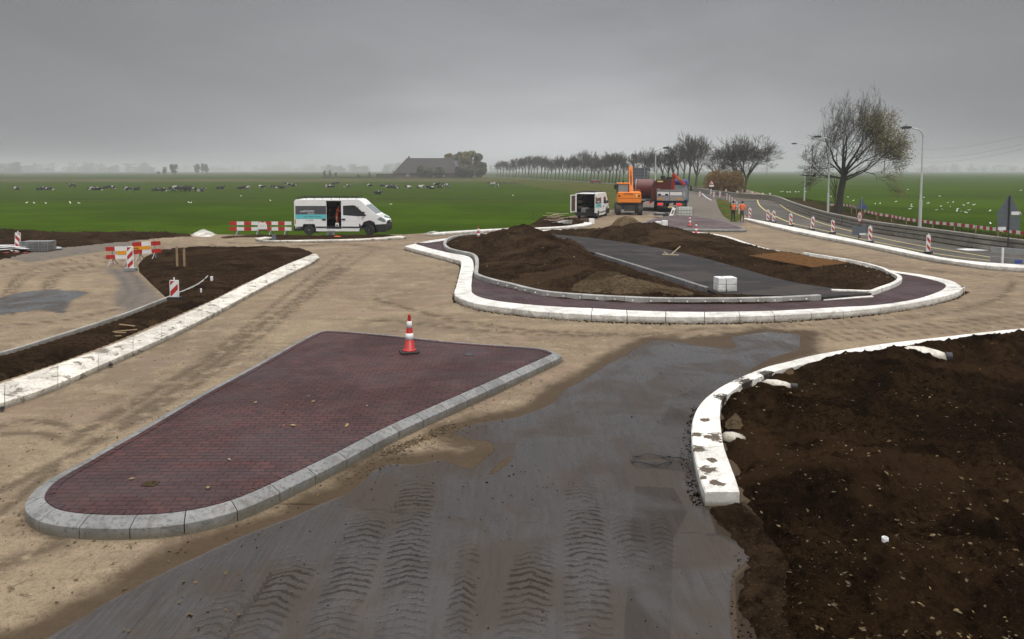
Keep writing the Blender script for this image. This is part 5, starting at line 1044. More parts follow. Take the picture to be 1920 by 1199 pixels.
    for yy, zz0 in ((-W-.003, 0),):
        mb = MB(); mb.box(.04, 2.095, yy-.003, yy, 1.39, 1.96); g1 = mb.build('grey_band', 'band_grey', t)
        mb = MB(); mb.box(.02, 2.095, yy-.003, yy, 1.08, 1.388); g2 = mb.build('teal_band', 'teal', t)
    text_mesh('●●●' if False else 'aaa', .2, 'sign_white', FR((.48, -W-.008, 1.60), (1, 0, 0), (0, 0, 1)), g1)
    text_mesh('zimmer', .24, 'sign_white', FR((.95, -W-.008, 1.62), (1, 0, 0), (0, 0, 1)), g1)
    text_mesh('INFRA B.V.', .11, 'sign_white', FR((1.1, -W-.008, 1.46), (1, 0, 0), (0, 0, 1)), g1)
    text_mesh('wegen - riolering - bestrating', .1, 'dark_blue', FR((1.15, -W-.008, 1.24), (1, 0, 0), (0, 0, 1)), g2)
    text_mesh('T 0515 - 5200', .09, 'band_grey', FR((.95, -W-.004, 1.0), (1, 0, 0), (0, 0, 1)), t)
    for x, z in ((1.95, 1.05), (3.26, 1.06)):
        mb = MB(); mb.box(x-.12, x+.12, -W-.035, -W, z-.05, z+.05); mb.build('door_handle', 'black', t)
    for x in (1.0, 3.1):
        mb = MB(); mb.box(x-.006, x+.006, -W-.0045, -W-.001, .6, 1.06); mb.build('panel_seam', 'band_grey', t)
    mb = MB(); mb.box(.012, .05, W-.09, W+.0, 1.0, 1.3); mb.box(-.004, .05, -W-.004, -W+.06, .75, 1.05); mb.build('tail_light', 'red', t)
    for x0, x1 in ((.45, 1.42), (4.3, 5.42)):
        mb = MB(); mb.box(x0, x1, -W+.3, W-.3, .4, .92); mb.box(x0, x1, -W+.052, -W+.3, .7, .95); mb.box(x0, x1, W-.3, W-.052, .7, .95); mb.build('wheel_arch', 'black', t)
    # rear doors: swung open
    for sg, ang in ((-1, doors[0]), (1, doors[1])):
        d = bpy.data.objects.new('rear_door', None); COL.objects.link(d); d.parent = t; d.location = (0, sg*(W-.02), 0); d.rotation_euler = (0, 0, -sg*ang)
        mb = MB(); mb.box(-.05, 0, 0 if sg < 0 else -.9, .9 if sg < 0 else 0, .62, 2.28); mb.build('door_panel', 'white', d, .01)
        y0, y1 = (.12, .78) if sg < 0 else (-.78, -.12)
        mb = MB(); mb.box(.002, .02, y0, y1, .75, 2.2); mb.build('door_lining', 'brown_box', d)
        mb = MB(); mb.box(-.058, -.052, y0, y1, 1.45, 2.1); mb.build('door_window', 'glass', d)
        mb = MB(); mb.box(-.057, -.0515, y0-.05, y1+.05, 1.08, 1.38); mb.build('teal_band', 'teal', d)
    # roof rack
    rk = bpy.data.objects.new('roof_rack', None); COL.objects.link(rk); rk.parent = t
    for y in (-.75, .75):
        mb = MB(); mb.bar((.1, y, 2.56), (4.2, y, 2.56), .035); mb.build('rail', 'black', rk)
    for i in range(8):
        mb = MB(); x = .15+i*.56; mb.bar((x, -.75, 2.5), (x, .75, 2.5), .035); mb.bar((x, -.75, 2.39), (x, -.75, 2.56), .03); mb.bar((x, .75, 2.39), (x, .75, 2.56), .03); mb.build('crossbar', 'black', rk)
    for x, s_ in ((.92, 0), (4.98, steer)):
        for y in (-1, 1):
            wheel(t, (x, y*(W-.13), .34), .34, .22, 'galv', steer=s_ if True else 0)
    return t
fr, rr_ = g(691, 441.5, 0), g(576, 441.2, 0)
v1 = van(Vector((0, 0, 0)), 0, 'white van seen side-on with grey and teal bands and an open sliding door', steer=-.35)
base = (g(553, 441.3, 0)); v1.location = (base.x+.02, base.y+1.0, 0); v1.rotation_euler = (0, 0, -.005)
v1.scale = (1.0, 1, 1.0)
person((v1.location.x+2.65, v1.location.y-.35, .47), PI*.5, 'worker in orange overalls bending inside the open side door of the van', suit=True, vest='crane_red', arms='reach', h=1.6, lean=.25)
# kit in the doorway and on the ground
t = thing('small_crate', 'white card with a dark mark standing in the van side door', 'box', (v1.location.x+2.8, v1.location.y-.93, .475)); mb = MB(); mb.box(-.11, .11, -.02, .02, 0, .34); mb.build('card', 'sign_white', t); mb = MB(); mb.cyl((0, -.024, .18), (0, 1, 0), .06, .003, 12); mb.build('mark', 'black', t)
t = thing('tool_stand', 'grey metal work stand on the ground below the van side door', 'work stand', g(620, 446, .0))
mb = MB(); mb.box(-.2, .22, -.15, .15, .38, .45); mb.build('top', 'galv', t)
for x in (-.17, -.05, .08, .19):
    mb = MB(); mb.bar((x, -.12, .38), (x*1.3, -.14, .1), .05); mb.bar((x, .12, .38), (x*1.3, .14, 0), .05); mb.build('leg', 'galv', t)
for px, r, mt, lb in ((632, .22, 'crane_red', 'orange jacket dropped on the ground left of centre below the van'),):
    mb = MB(); mb.lathe([(.05, .12), (r*.7, .1), (r, .02), (r, 0)], 9, (0, 0, 0)); o = mb.build('jacket', 'hivis'); o.location = g(px, 446.5, .05); o.scale = (1.5, .9, 1); prop(o, 'bright orange jacket dropped on the soil beside the van', 'jacket')
# second van, seen from behind
b1, b2 = g(1080, 411.5, 0), g(1119, 411.5, 0)
v2 = van(((b1.x+b2.x)/2+.0, b1.y+.5, 0), PI/2-math.radians(19), 'white van seen from behind with both rear doors open', side_door=False, doors=(1.62, 1.85))
v2.scale = (.98, .98, .95)
t = thing('white_box', 'white carton on the ground behind the open-backed van', 'box', g(1109, 420, 0)); mb = MB(); mb.box(-.2, .22, -.2, .2, 0, .42); mb.build('carton', 'white', t, .01)
mb = MB(); mb.box(-.32, .3, -.2, .2, 0, .38); o = mb.build('brown_crate', 'brown_box', None, .015); o.location = g(1100, 419, 0); prop(o, 'dark brown crate behind the open-backed van, left of the carton', 'crate')
o = None
mb = MB(); mb.box(-.35, .35, -.3, .3, 0, .5); o = mb.build('grey_crate', 'conc_grey', None, .02); o.location = (v2.location.x-.02, v2.location.y+.75, .475); prop(o, 'pale grey crate inside the back of the open van', 'crate')

# excavator (wheeled), seen from behind
ex = thing('excavator', 'orange wheeled excavator seen from behind with its boom raised', 'excavator', g(1183, 404, 0)+Vector((0, 1.5, 0)), -.1)
mb = MB(); mb.box(-.75, .75, -1.2, 2.2, .55, 1.15); mb.box(-.5, .5, -1.35, -1.15, .4, .95); mb.build('chassis', 'dark_metal', ex)
mb = MB(); mb.cyl((0, .3, 1.18), (0, 0, 1), .7, .08, 20); mb.build('slew_ring', 'black', ex)
mb = MB(); mb.prism([(-1.12, 1.28), (-1.06, 1.2), (1.06, 1.2), (1.12, 1.28), (1.14, 1.75), (1.1, 2.22), (-1.1, 2.25), (-1.14, 1.75)], 'y', -1.45, -.6); cw = mb.build('counterweight', 'orange', ex, .06)
text_mesh('KRUPSEER', .2, 'dark_metal', FR((-.1, -1.462, 2.05), (1, 0, 0), (0, 0, 1)), cw)
mb = MB(); mb.box(-1.08, 1.08, -1.456, -1.44, 1.62, 1.65); mb.build('seam', 'brown_box', ex)
for x in (-.98, .92):
    mb = MB(); mb.box(x-.1, x+.1, -1.475, -1.44, 1.8, 1.93); mb.build('rear_light', 'dark_red', ex)
mb = MB(); mb.box(.6, .76, -1.47, -1.44, 1.72, 2.05); mb.build('notice_plate', 'yellow', ex)
mb = MB(); mb.box(-1.1, 1.1, -.6, 1.2, 1.25, 2.0); mb.box(.15, 1.1, -.6, .9, 2.0, 2.25); mb.build('upper_deck', 'orange', ex, .03)
mb = MB(); [mb.bar(*q) for q in (((.1, -1.3, 2.25), (.1, -1.3, 2.45), .04), ((.1, -1.3, 2.45), (1.0, -1.3, 2.45), .04), ((1.0, -1.3, 2.45), (1.0, -1.3, 2.22), .04))]; mb.build('handrail', 'orange', ex)
cb = bpy.data.objects.new('cab', None); COL.objects.link(cb); cb.parent = ex
for x in (-1.08, -.02):
    for y in (-.5, 1.0):
        mb = MB(); mb.bar((x, y, 1.9), (x, y, 3.02), .09); mb.build('cab_pillar', 'dark_metal', cb)
mb = MB(); mb.box(-1.13, .03, -.58, 1.1, 3.0, 3.12); mb.build('cab_roof', 'orange', cb, .03)
mb = MB(); mb.box(-1.05, -.05, -.5, -.48, 2.2, 3.0); mb.build('rear_window', 'glass_pale', cb); mb = MB(); mb.box(-1.05, -.05, .98, 1.0, 2.0, 3.0); mb.build('front_window', 'glass_pale', cb)
mb = MB(); mb.box(-.75, -.35, -.1, .3, 2.0, 2.75); mb.box(-.68, -.42, -.05, .1, 2.75, 2.95); mb.build('seat', 'black', cb)
mb = MB(); mb.box(-1.12, 0.02, -.55, -.5, 1.95, 2.2); mb.build('cab_sill', 'dark_metal', cb)
mb = MB(); mb.cyl((-.55, -.4, 3.2), (0, 0, 1), .05, .1, 8); mb.cyl((-.55, -.4, 3.32), (0, 0, 1), .09, .04, 10); mb.build('exhaust', 'black', ex)
mb = MB(); mb.box(-1.42, -1.2, -.3, -.2, 2.5, 2.95); mb.bar((-1.2, -.25, 2.8), (-1.05, 0, 2.85), .03); mb.build('mirror', 'black', ex, .02)
mb = MB(); mb.prism([(.6, 1.9), (1.3, 1.9), (1.5, 3.0), (1.9, 4.6), (1.6, 4.75), (1.1, 3.3)], 'x', .12, .5); mb.build('boom', 'orange', ex, .03)
mb = MB(); mb.prism([(1.7, 4.3), (2.0, 4.5), (2.4, 3.2), (2.7, 2.0), (2.4, 1.9), (2.0, 3.1)], 'x', .2, .42); mb.build('arm', 'orange', ex, .02)
mb = MB(); mb.tube([(.31, .9, 2.4), (.31, 1.2, 3.8)], .07, 8); mb.tube([(.31, 1.2, 3.8), (.31, 1.3, 4.4)], .04, 8); mb.build('hydraulic_ram', 'dark_red', ex)
mb = MB(); mb.bar((.31, 1.6, 4.7), (.31, 1.55, 5.0), .06); mb.build('marker_tip', 'white', ex)
mb = MB(); mb.prism([(2.2, 1.95), (2.9, 1.9), (3.1, 1.3), (2.7, .9), (2.2, 1.2)], 'x', -.3, .9); mb.build('bucket', 'dark_metal', ex)
for x in (-1.03, 1.03):
    for y in (-.95, 1.9): wheel(ex, (x, y, .52), .52, .48, 'dark_metal', lugs=True)
for o in kids(ex):
    if o.type == 'EMPTY' and o.name.startswith('wheel'): o.rotation_euler = (0, 0, PI/2) if False else (0, 0, PI/2)

# tipper truck with crane
tt = thing('tipper_truck', 'silver tipper truck with blue cab and folded red crane, seen from behind', 'truck', g(1262, 400, 0)+Vector((-.1, 1.2, 0)), -math.radians(20))
# local: y forward, x right
mb = MB(); [mb.box(x-.06, x+.06, .0, 7.2, .75, 1.0) for x in (-.45, .45)]; mb.box(-1.15, 1.15, .02, .14, .45, .6); mb.build('chassis', 'dark_metal', tt)
mb = MB(); mb.box(-1.27, 1.27, 0, 4.9, 1.15, 1.22); mb.box(-1.0, 1.0, .1, 4.8, 1.0, 1.15); mb.build('body_floor', 'dark_blue', tt)
for sx in (-1, 1):
    mb = MB(); mb.box(sx*1.27-.03, sx*1.27+.03, .05, 4.9, 1.22, 2.35 if sx < 0 else 2.4); sp2 = mb.build('side_board', 'alu', tt)
    mb = MB()
    for i in range(6): y = .1+i*.95; mb.box(sx*1.31-.03, sx*1.31+.03, y, y+.09, 1.2, 2.44)
    mb.box(sx*1.305-.02, sx*1.305+.02, .05, 4.9, 2.33, 2.42); mb.box(sx*1.305-.02, sx*1.305+.02, .05, 4.9, 1.22, 1.3); mb.build('ribs', 'galv', sp2)
for sx in (-1, 1):
    x0, x1 = (-1.27, -.02) if sx < 0 else (.02, 1.27)
    mb = MB(); mb.box(x0, x1, -.04, .02, 1.22, 2.35); tg = mb.build('tailgate', 'alu', tt)
    mb = MB(); mb.box(x0+.04, x1-.04, -.07, -.042, 1.78, 2.12); mb.build('raised_panel', 'white', tg); mb = MB(); mb.box(x0+.02, x1-.02, -.06, -.042, 2.18, 2.24); mb.build('groove', 'dark_metal', tg)
    mb = MB(); mb.box(x0+.1 if sx < 0 else x1-.6, x0+.6 if sx < 0 else x1-.1, -.065, -.042, 1.32, 1.46); mb.build('marker_plate', 'sign_orange', tg)
    if sx < 0:
        for xa in (x0+.1, x1-.42): mb = MB(); mb.box(xa, xa+.3, -.078, -.071, 1.72, 1.92); mb.build('emblem_block', 'dark_blue', tg)
mb = MB(); mb.cyl((1.32, 1.3, 1.85), (1, 0, 0), .28, .03, 20); mb.build('round_cover', 'white_block', tt)
mb = MB(); mb.box(-1.25, 1.25, 4.92, 5.0, 1.2, 2.75); mb.build('headboard', 'alu', tt)
for sx in (-1, 1):
    mb = MB(); mb.box(sx*.95-.22, sx*.95+.22, -.02, .06, .74, .94); mb.build('tail_light', 'tail_lamp', tt); mb = MB(); mb.box(sx*.95-.3, sx*.95+.3, .05, .12, .66, 1.0); mb.build('light_bracket', 'galv', tt)
mb = MB(); mb.box(-.15, .35, -.03, .0, .5, .62); mb.build('number_plate', 'yellow', tt)
for y in (1.0, 2.35, 6.2):
    for sx in (-1, 1): 
        w_ = wheel(tt, (sx*1.0, y, .52), .52, .5 if y < 5 else .3, 'galv'); w_.rotation_euler = (0, 0, PI/2)
mb = MB(); mb.prism([(5.55, .9), (7.6, .7), (7.62, 1.9), (7.45, 3.1), (7.2, 3.3), (5.6, 3.3), (5.5, 3.1)], 'x', -1.2, 1.2); cbb = mb.build('cab', 'blue', tt, .08)
mb = MB(); mb.box(-.9, .9, 5.48, 5.52, 2.1, 2.9); mb.build('cab_rear_window', 'glass', cbb)
for sx in (-1, 1):
    mb = MB(); mb.box(sx*1.2-.01, sx*1.2+.01, 6.3, 7.2, 2.0, 2.8); mb.build('side_window', 'glass', cbb); mb = MB(); mb.box(sx*1.45-.1, sx*1.45+.1, 7.3, 7.4, 2.0, 2.6); mb.bar((sx*1.2, 7.35, 2.6), (sx*1.45, 7.35, 2.6), .04); mb.build('mirror', 'black', cbb)
cr = bpy.data.objects.new('crane', None); COL.objects.link(cr); cr.parent = tt
mb = MB(); mb.box(-.3, .3, 5.05, 5.45, 1.2, 2.6); mb.build('column', 'black', cr)
mb = MB(); mb.bar((-.25, 5.1, 2.2), (-.22, 5.1, 3.95), .3, .4, (0, 1, 0)); mb.build('inner_boom', 'crane_red', cr, .02)
mb = MB(); mb.bar((-.25, 4.9, 3.95), (1.05, 4.9, 2.75), .3, .34, (0, 1, 0)); ob = mb.build('outer_boom', 'crane_red', cr, .02)
mb = MB(); mb.bar((.1, 4.72, 3.66), (.45, 4.72, 3.34), .02, .26, (0, 1, 0)); mb.build('name_panel', 'yellow', ob)
mb = MB(); mb.tube([(-.6, 5.0, 2.4), (-.5, 4.95, 3.6)], .12, 8); mb.cyl((-.75, 5.0, 3.3), (0, 1, 0), .35, .2, 12); mb.build('hose_reel', 'black', cr)

# dark red tank lorry
tk = thing('tank_lorry', 'dark red tank lorry standing between the excavator and the silver tipper', 'truck', g(1222, 399, 0)+Vector((0, 3.0, 0)), -.25)
mb = MB(); [mb.box(x-.06, x+.06, -.5, 7.0, .8, 1.05) for x in (-.45, .45)]; mb.box(-1.15, 1.2, -.2, 6.5, 1.05, 1.15); mb.build('chassis', 'dark_metal', tk)
mb = MB(); n = 28; rr2 = 1.02; vs = []
for x, k_ in ((-1.35, .5), (-1.3, .8), (-1.15, .95), (-.95, 1.0), (.7, 1.0), (.75, .9)):
    vs += [(x, .9+math.cos(2*PI*j/n)*rr2*k_, 2.35+math.sin(2*PI*j/n)*rr2*k_*1.05) for j in range(n)]
mb.add(vs, [(i*n+j, i*n+(j+1) % n, (i+1)*n+(j+1) % n, (i+1)*n+j) for i in range(5) for j in range(n)]+[tuple(range(n)), tuple(range(6*n-1, 5*n-1, -1))]); mb.build('tank', 'dark_red', tk, smooth=False)
mb = MB()
for j in range(24): a0, a1 = 2*PI*j/24, 2*PI*(j+1)/24; mb.bar((-1.1, .9+math.cos(a0)*1.05, 2.35+math.sin(a0)*1.1), (-1.1, .9+math.cos(a1)*1.05, 2.35+math.sin(a1)*1.1), .06)
mb.build('tank_hoop', 'galv', tk)
mb = MB(); mb.prism([(.6, 1.2), (2.6, 1.2), (2.6, 3.35), (1.1, 3.35), (.6, 2.75)], 'y', -.1, 5.2); hop = mb.build('rear_body', 'dark_red', tk, .03)
mb = MB(); [mb.bar(*q) for q in (((.6, -.14, 1.2), (.6, -.14, 2.75), .1), ((.6, -.14, 2.75), (1.1, -.14, 3.35), .1), ((1.1, -.14, 3.35), (2.6, -.14, 3.35), .08))]; mb.build('frame', 'brown_box', tk)
mb = MB(); mb.box(1.15, 1.75, -.16, -.12, 3.1, 3.25); mb.build('name_panel', 'yellow', hop)
mb = MB(); mb.cyl((1.7, 1.0, 3.55), (0, 0, 1), .24, .2, 14); mb.build('tank_hatch', 'black', tk)
mb = MB(); mb.box(-1.2, 1.2, 5.5, 7.3, .9, 3.2); mb.build('cab', 'dark_red', tk, .06)
for y in (.6, 1.95, 6.2):
    for sx in (-1, 1): w_ = wheel(tk, (sx*1.0+.05, y, .52), .52, .45, 'galv'); w_.rotation_euler = (0, 0, PI/2)
mb = MB(); mb.box(-1.2, .0, -.35, -.2, 1.12, 1.22); mb.build('rear_bar', 'galv', tk)
for x in (.25, .55):
    mb = MB(); mb.box(x-.07, x+.07, -.3, -.22, .82, .95); mb.build('tail_light', 'tail_lamp', tk)
mb = MB(); mb.tube([(-1.25, .9, 2.5), (-1.7, .9, 2.9), (-2.0, 1.0, 2.6), (-2.1, 1.1, 1.6)], .14, 8); mb.build('suction_hose', 'black', tk)

# IBC tank, leaning board, cart
t = thing('water_tank', 'white plastic cube tank in a wire cage behind the silver tipper', 'tank', g(1282.5, 407, .0), 0)
mb = MB(); mb.box(-.64, .64, -.5, .5, .12, .93); mb.build('bottle', 'plastic', t, .05)
mb = MB()
for i in range(6):
    x = -.66+i*.264; mb.bar((x, -.53, .1), (x, -.53, .97), .03)
for z in (.12, .38, .64, .95): mb.bar((-.67, -.53, z), (.67, -.53, z), .03); mb.bar((-.67, -.53, z), (-.67, .53, z), .03); mb.bar((.67, -.53, z), (.67, .53, z), .03)
mb.build('cage', 'galv', t); mb = MB(); mb.box(-.66, .66, -.52, .52, 0, .1); mb.build('pallet', 'dark_metal', t)
o = MB().box(-.16, .16, -.02, .02, 0, .95).build('leaning_board', 'white'); o.location = g(1257.5, 407, 0); o.rotation_euler = (-.2, .42, 0); prop(o, 'narrow white board leaning left of the caged water tank', 'board')
MB().box(-.07, .07, -.026, -.022, .3, .7).build('board_slot', 'band_grey', o)
t = thing('hand_cart', 'flat dark cart with one wheel and a pale lid left of the leaning board', 'cart', g(1240, 408, 0)); mb = MB(); mb.prism([(-.7, .2), (.5, .2), (.55, .32), (-.6, .36)], 'y', -.4, .4); mb.build('tray', 'dark_metal', t); wheel(t, (.4, -.3, .22), .22, .12, 'dark_metal'); wheel(t, (.4, .3, .22), .22, .12, 'dark_metal')
mb = MB(); mb.box(-.5, .3, -.35, .35, .36, .42); mb.build('lid', 'leaf_litter' if False else 'galv', t)
t = thing('white_crate', 'pair of small white boxes at the left corner of the distant island', 'boxes', g(1243, 425, .2)); 
for x in (-.35, .12): mb = MB(); mb.box(x-.2, x+.2, -.15, .15, 0, .38+.06*(x > 0)); mb.build('box', 'white', t, .02)

# far car on the embankment road
t = thing('parked_car', 'small dark red car on the far road by the leaning trees', 'car', (0, 0, 0), 0)
P_ = g(1117, 344, 0); t.location = P_; t.rotation_euler = (0, 0, -.1)
mb = MB(); mb.prism([(-2.1, .3), (2.1, .3), (2.15, .75), (1.2, .9), (.6, 1.35), (-1.2, 1.4), (-2.0, .95), (-2.15, .7)], 'y', -.85, .85); mb.build('body', 'car_red', t, .05)
mb = MB(); mb.prism([(-1.7, .95), (1.0, .92), (.5, 1.28), (-1.15, 1.32)], 'y', -.87, .87); mb.build('window', 'glass_pale', t)
for x in (-1.3, 1.35):
    for y in (-.75, .75): wheel(t, (x, y, .32), .32, .2)

# ================================================================== TREES
def tree_mesh(seed, H, trunk_h, r0, spread, levels, lean=(0, 0), nb=(3, 4), up=.25, tw=.02, twist=.25, sides=(7, 5, 4, 3, 3, 3, 3), lens=.78, start=None, low=False):
    rr = random.Random(seed); T, B = MB(), MB(); tips = []
    def rv(a): return Vector((rr.uniform(-a, a), rr.uniform(-a, a), rr.uniform(-a, a)))
    def grow(p, d, L_, r, lv):
        n = 4 if lv < 2 else 3; pts = [p]; rad = [r]; q = p; dd = d.copy(); r1 = r*.55
        for i in range(n):
            dd = (dd + rv(twist) + Vector((lean[0], lean[1], up))*.12).normalized(); q = q+dd*(L_/n); pts.append(q); rad.append(r+(r1-r)*(i+1)/n)
        B.tube(pts, rad, sides[min(lv, 6)], cap=False)
        if lv >= levels: tips.append((q, dd)); return
        k = rr.randint(*nb)
        for i in range(k):
            t = rr.uniform(.35, 1.0) if i else 1.0; j = min(n-1, int(t*n)); bp = pts[j].lerp(pts[j+1], t*n-j) if t < 1 else q
            ang = rr.uniform(.3, .85) if i else rr.uniform(.05, .3); ax = dd.cross(rv(1)); ax = ax.normalized() if ax.length > .01 else Vector((1, 0, 0))
            nd = (Matrix.Rotation(ang, 3, ax) @ dd); nd.z += .05; grow(bp, nd.normalized(), L_*lens*rr.uniform(.75, 1.1), max(tw*.5, r1*(.9 if i == 0 else .68)), lv+1)
    th = trunk_h; top = Vector((lean[0]*th*.8, lean[1]*th*.8, th)); mid = top*.5+Vector((rr.uniform(-.1, .1), 0, 0))
    T.tube([(0, 0, -.4), (0, 0, .1), mid, top], [r0*1.35, r0*1.1, r0*.92, r0*.85], 10, cap=False)
    k = start or rr.randint(3, 4)
    for i in range(k):
        a = 2*PI*(i+rr.uniform(-.25, .25))/k; d = Vector((math.cos(a)*spread, math.sin(a)*spread, 1)) if i else Vector((lean[0]*.5, lean[1]*.5, 1)); grow(top-Vector((0, 0, .05)), d.normalized(), (H-th)*.36, r0*((.62 if i else .75)*(.62 if low else 1)), 1)
    if low:
        for a, el, hh, q in ((0.0, .38, .86, 1.25), (-.5, .6, .93, 1.05), (2.9, .45, .9, .85), (3.4, .8, .97, .85), (.3, .9, .95, 1.0)): grow(top*hh, Vector((math.cos(a), math.sin(a)*.6, el)).normalized(), (H-th)*.36*q, r0*.3, 1)
    return T, B, tips
def leaves(tips, n, size, seed, spread=.5, flt=None):
    rr = random.Random(seed); mb = MB()
    for _ in range(n):
        p, d = tips[rr.randrange(len(tips))]
        if flt and not flt(p, rr): continue
        c = p+Vector((rr.gauss(0, spread), rr.gauss(0, spread), rr.gauss(0, spread))); a = Vector((rr.gauss(0, 1), rr.gauss(0, 1), rr.gauss(0, 1))).normalized(); b = a.orthogonal().normalized(); s_ = size*rr.uniform(.6, 1.3)
        mb.add([c-a*s_, c+b*s_*.6, c+a*s_, c-b*s_*.6], [(0, 1, 2, 3)])
    return mb
# the large tree
bp = g(1572, 403, -.3)
t = thing('tree', 'large half-bare tree with a thick dark leaning trunk and sparse olive leaves', 'tree', bp)
T, B, tips = tree_mesh(11, 12.2, 4.0, .40, .5, 6, lean=(.10, 0), nb=(3, 4), up=.1, tw=.024, twist=.26, lens=.78, start=6, low=True)
xs = sorted(v[0] for v in B.v); x0_, x1_ = xs[len(xs)//400], xs[-len(xs)//400]; zm_ = max(v[2] for v in B.v); kz = 13.7/zm_; kx = 9.4/(x1_-x0_)
def warp(v): 
    z = v[2]*kz; x = v[0]*kx; c_ = (x0_+x1_)/2*kx; t_ = min(1, max(0, v[2]/4.0)); x = v[0]*(1-t_)+x*t_ 
    q_ = max(0, z/13.1-.5)/.5; x = c_+(x-c_)*(1-.42*q_**1.3)*(1+.25*max(0, 1-abs(z/13.1-.45)/.25)) if t_ >= 1 else x
    x += (2.2-c_)*min(1, max(0, (v[2]-2.5)/6))
    return (x, v[1]*.85, z)
T.v = [warp(v) for v in T.v]; B.v = [warp(v) for v in B.v]; tips = [(Vector(warp(p)), d) for p, d in tips]
T.build('trunk', 'bark', t, smooth=True)
B.build('branches', 'bark', t)
zmax = max(p.z for p, d in tips)
leaves(tips, 30000, .09, 5, .26, lambda p, r: p.x > 1.2 and p.x < 7.4 and (p.z < 10.6) and r.random() < min(1, (p.x-1)*.17)).build('leaves', 'leaf_olive', t)
leaves(tips, 1600, .07, 6, .2, lambda p, r: abs(p.x-2.5) < 5).build('sparse_leaves', 'leaf_olive', t)
mb = MB(); rr = random.Random(3)
for i in range(14):
    a = rr.uniform(-.6, .2); mb.tube([(-.35, 0, 1.2+i*.12), (-.35+a*.8, 0, 2.0+i*.14), (-.4+a*1.3, .1, 2.5+i*.16)], [.03, .02, .01], 4)
mb.build('side_shoots', 'bark', t)
# leaning avenue of bare trees
protos = []
for i in range(8):
    T, B, tips = tree_mesh(100+i, 10.5, 3.6, .2, .5, 5, lean=(.16, 0), nb=(3, 4), up=.35, tw=.066, twist=.22, lens=.74, start=5); protos.append((T, B))
def avenue(px, yb, hgt, label, group, i, lean=1.0, wx=1.0):
    """hgt: pixels of height in the photo"""
    b = g(px, yb, -.2); H = hgt*b.y/F*random.uniform(.85, 1.18)
    T, B = protos[i % 8]; zt_ = max(v[2] for v in B.v)
    if i < 8 and ('av', i) not in AV:
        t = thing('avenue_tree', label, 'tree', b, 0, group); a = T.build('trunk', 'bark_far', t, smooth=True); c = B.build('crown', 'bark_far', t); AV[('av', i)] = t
    else: t = dup(AV[('av', (i*5+i//8) % 8)], b, rz=random.uniform(-.7, .7), label=label, group=group)
    s_ = H/zt_; u_ = random.uniform(.8, 1.25); t.scale = (s_*wx*u_, s_*wx*u_, s_); return t
AV = {}
px = 934.0; i = 0; rowx = []
while px < 1178: rowx.append(px); px += 6.2+.0045*(px-934)+random.uniform(-1.2, 1.2)
for i, px in enumerate(rowx):
    yb = np.interp(px, [930, 1000, 1100, 1180], [331.5, 335.2, 341.5, 346]); top = np.interp(px, [930, 960, 1000, 1030, 1060, 1090, 1120, 1180], [305, 300, 293, 296, 294, 289, 289, 291])+random.uniform(-2, 3)
    avenue(px-(yb-top)*.08, yb, yb-top, f'{ordn(i)} leaning bare tree from the left in the long roadside row', 'long leaning row of bare trees', i, wx=.95)
for i, (px, yb, top) in enumerate([(1186, 347, 278), (1202, 348, 286), (1214, 348, 283), (1227, 349, 285), (1240, 350, 283), (1250, 350, 279), (1259, 350, 275), (1268, 351, 271), (1280, 351, 264), (1291, 352, 260)]):
    avenue(px, yb, yb-top, f'{ordn(i)} bare tree from the left in the nearer row behind the lorries', 'nearer row of bare trees', i+2, wx=.9)
def big_bare(px, yb, top, label, seed, wx=1.0, lean=.08, lv=5):
    b = g(px, yb, -.2); H = (yb-top)*b.y/F/1.0; t = thing('tree', label, 'tree', b); T, B, tips = tree_mesh(seed, H, H*.24, H*.021, .7, lv, lean=(lean, 0), nb=(3, 4), up=.2, tw=.045, lens=.77, start=6, twist=.22)
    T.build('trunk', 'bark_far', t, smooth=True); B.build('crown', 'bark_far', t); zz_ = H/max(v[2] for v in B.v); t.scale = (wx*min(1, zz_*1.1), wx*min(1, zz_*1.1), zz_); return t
big_bare(1304, 353, 247, 'tall bare tree at the right end of the nearer row, left of the rusty bush', 301, .9, .1, 6)
big_bare(1347, 358, 266, 'slender bare tree rising behind the rusty bush', 302, .75, .0)
big_bare(1384, 362, 250, 'broad bare tree right behind the rusty bush, left one of the pair', 303, .9, .0, 6)
big_bare(1396, 363, 250, 'broad bare tree leaning out to the right, right one of the pair', 305, 1.0, .16, 6)
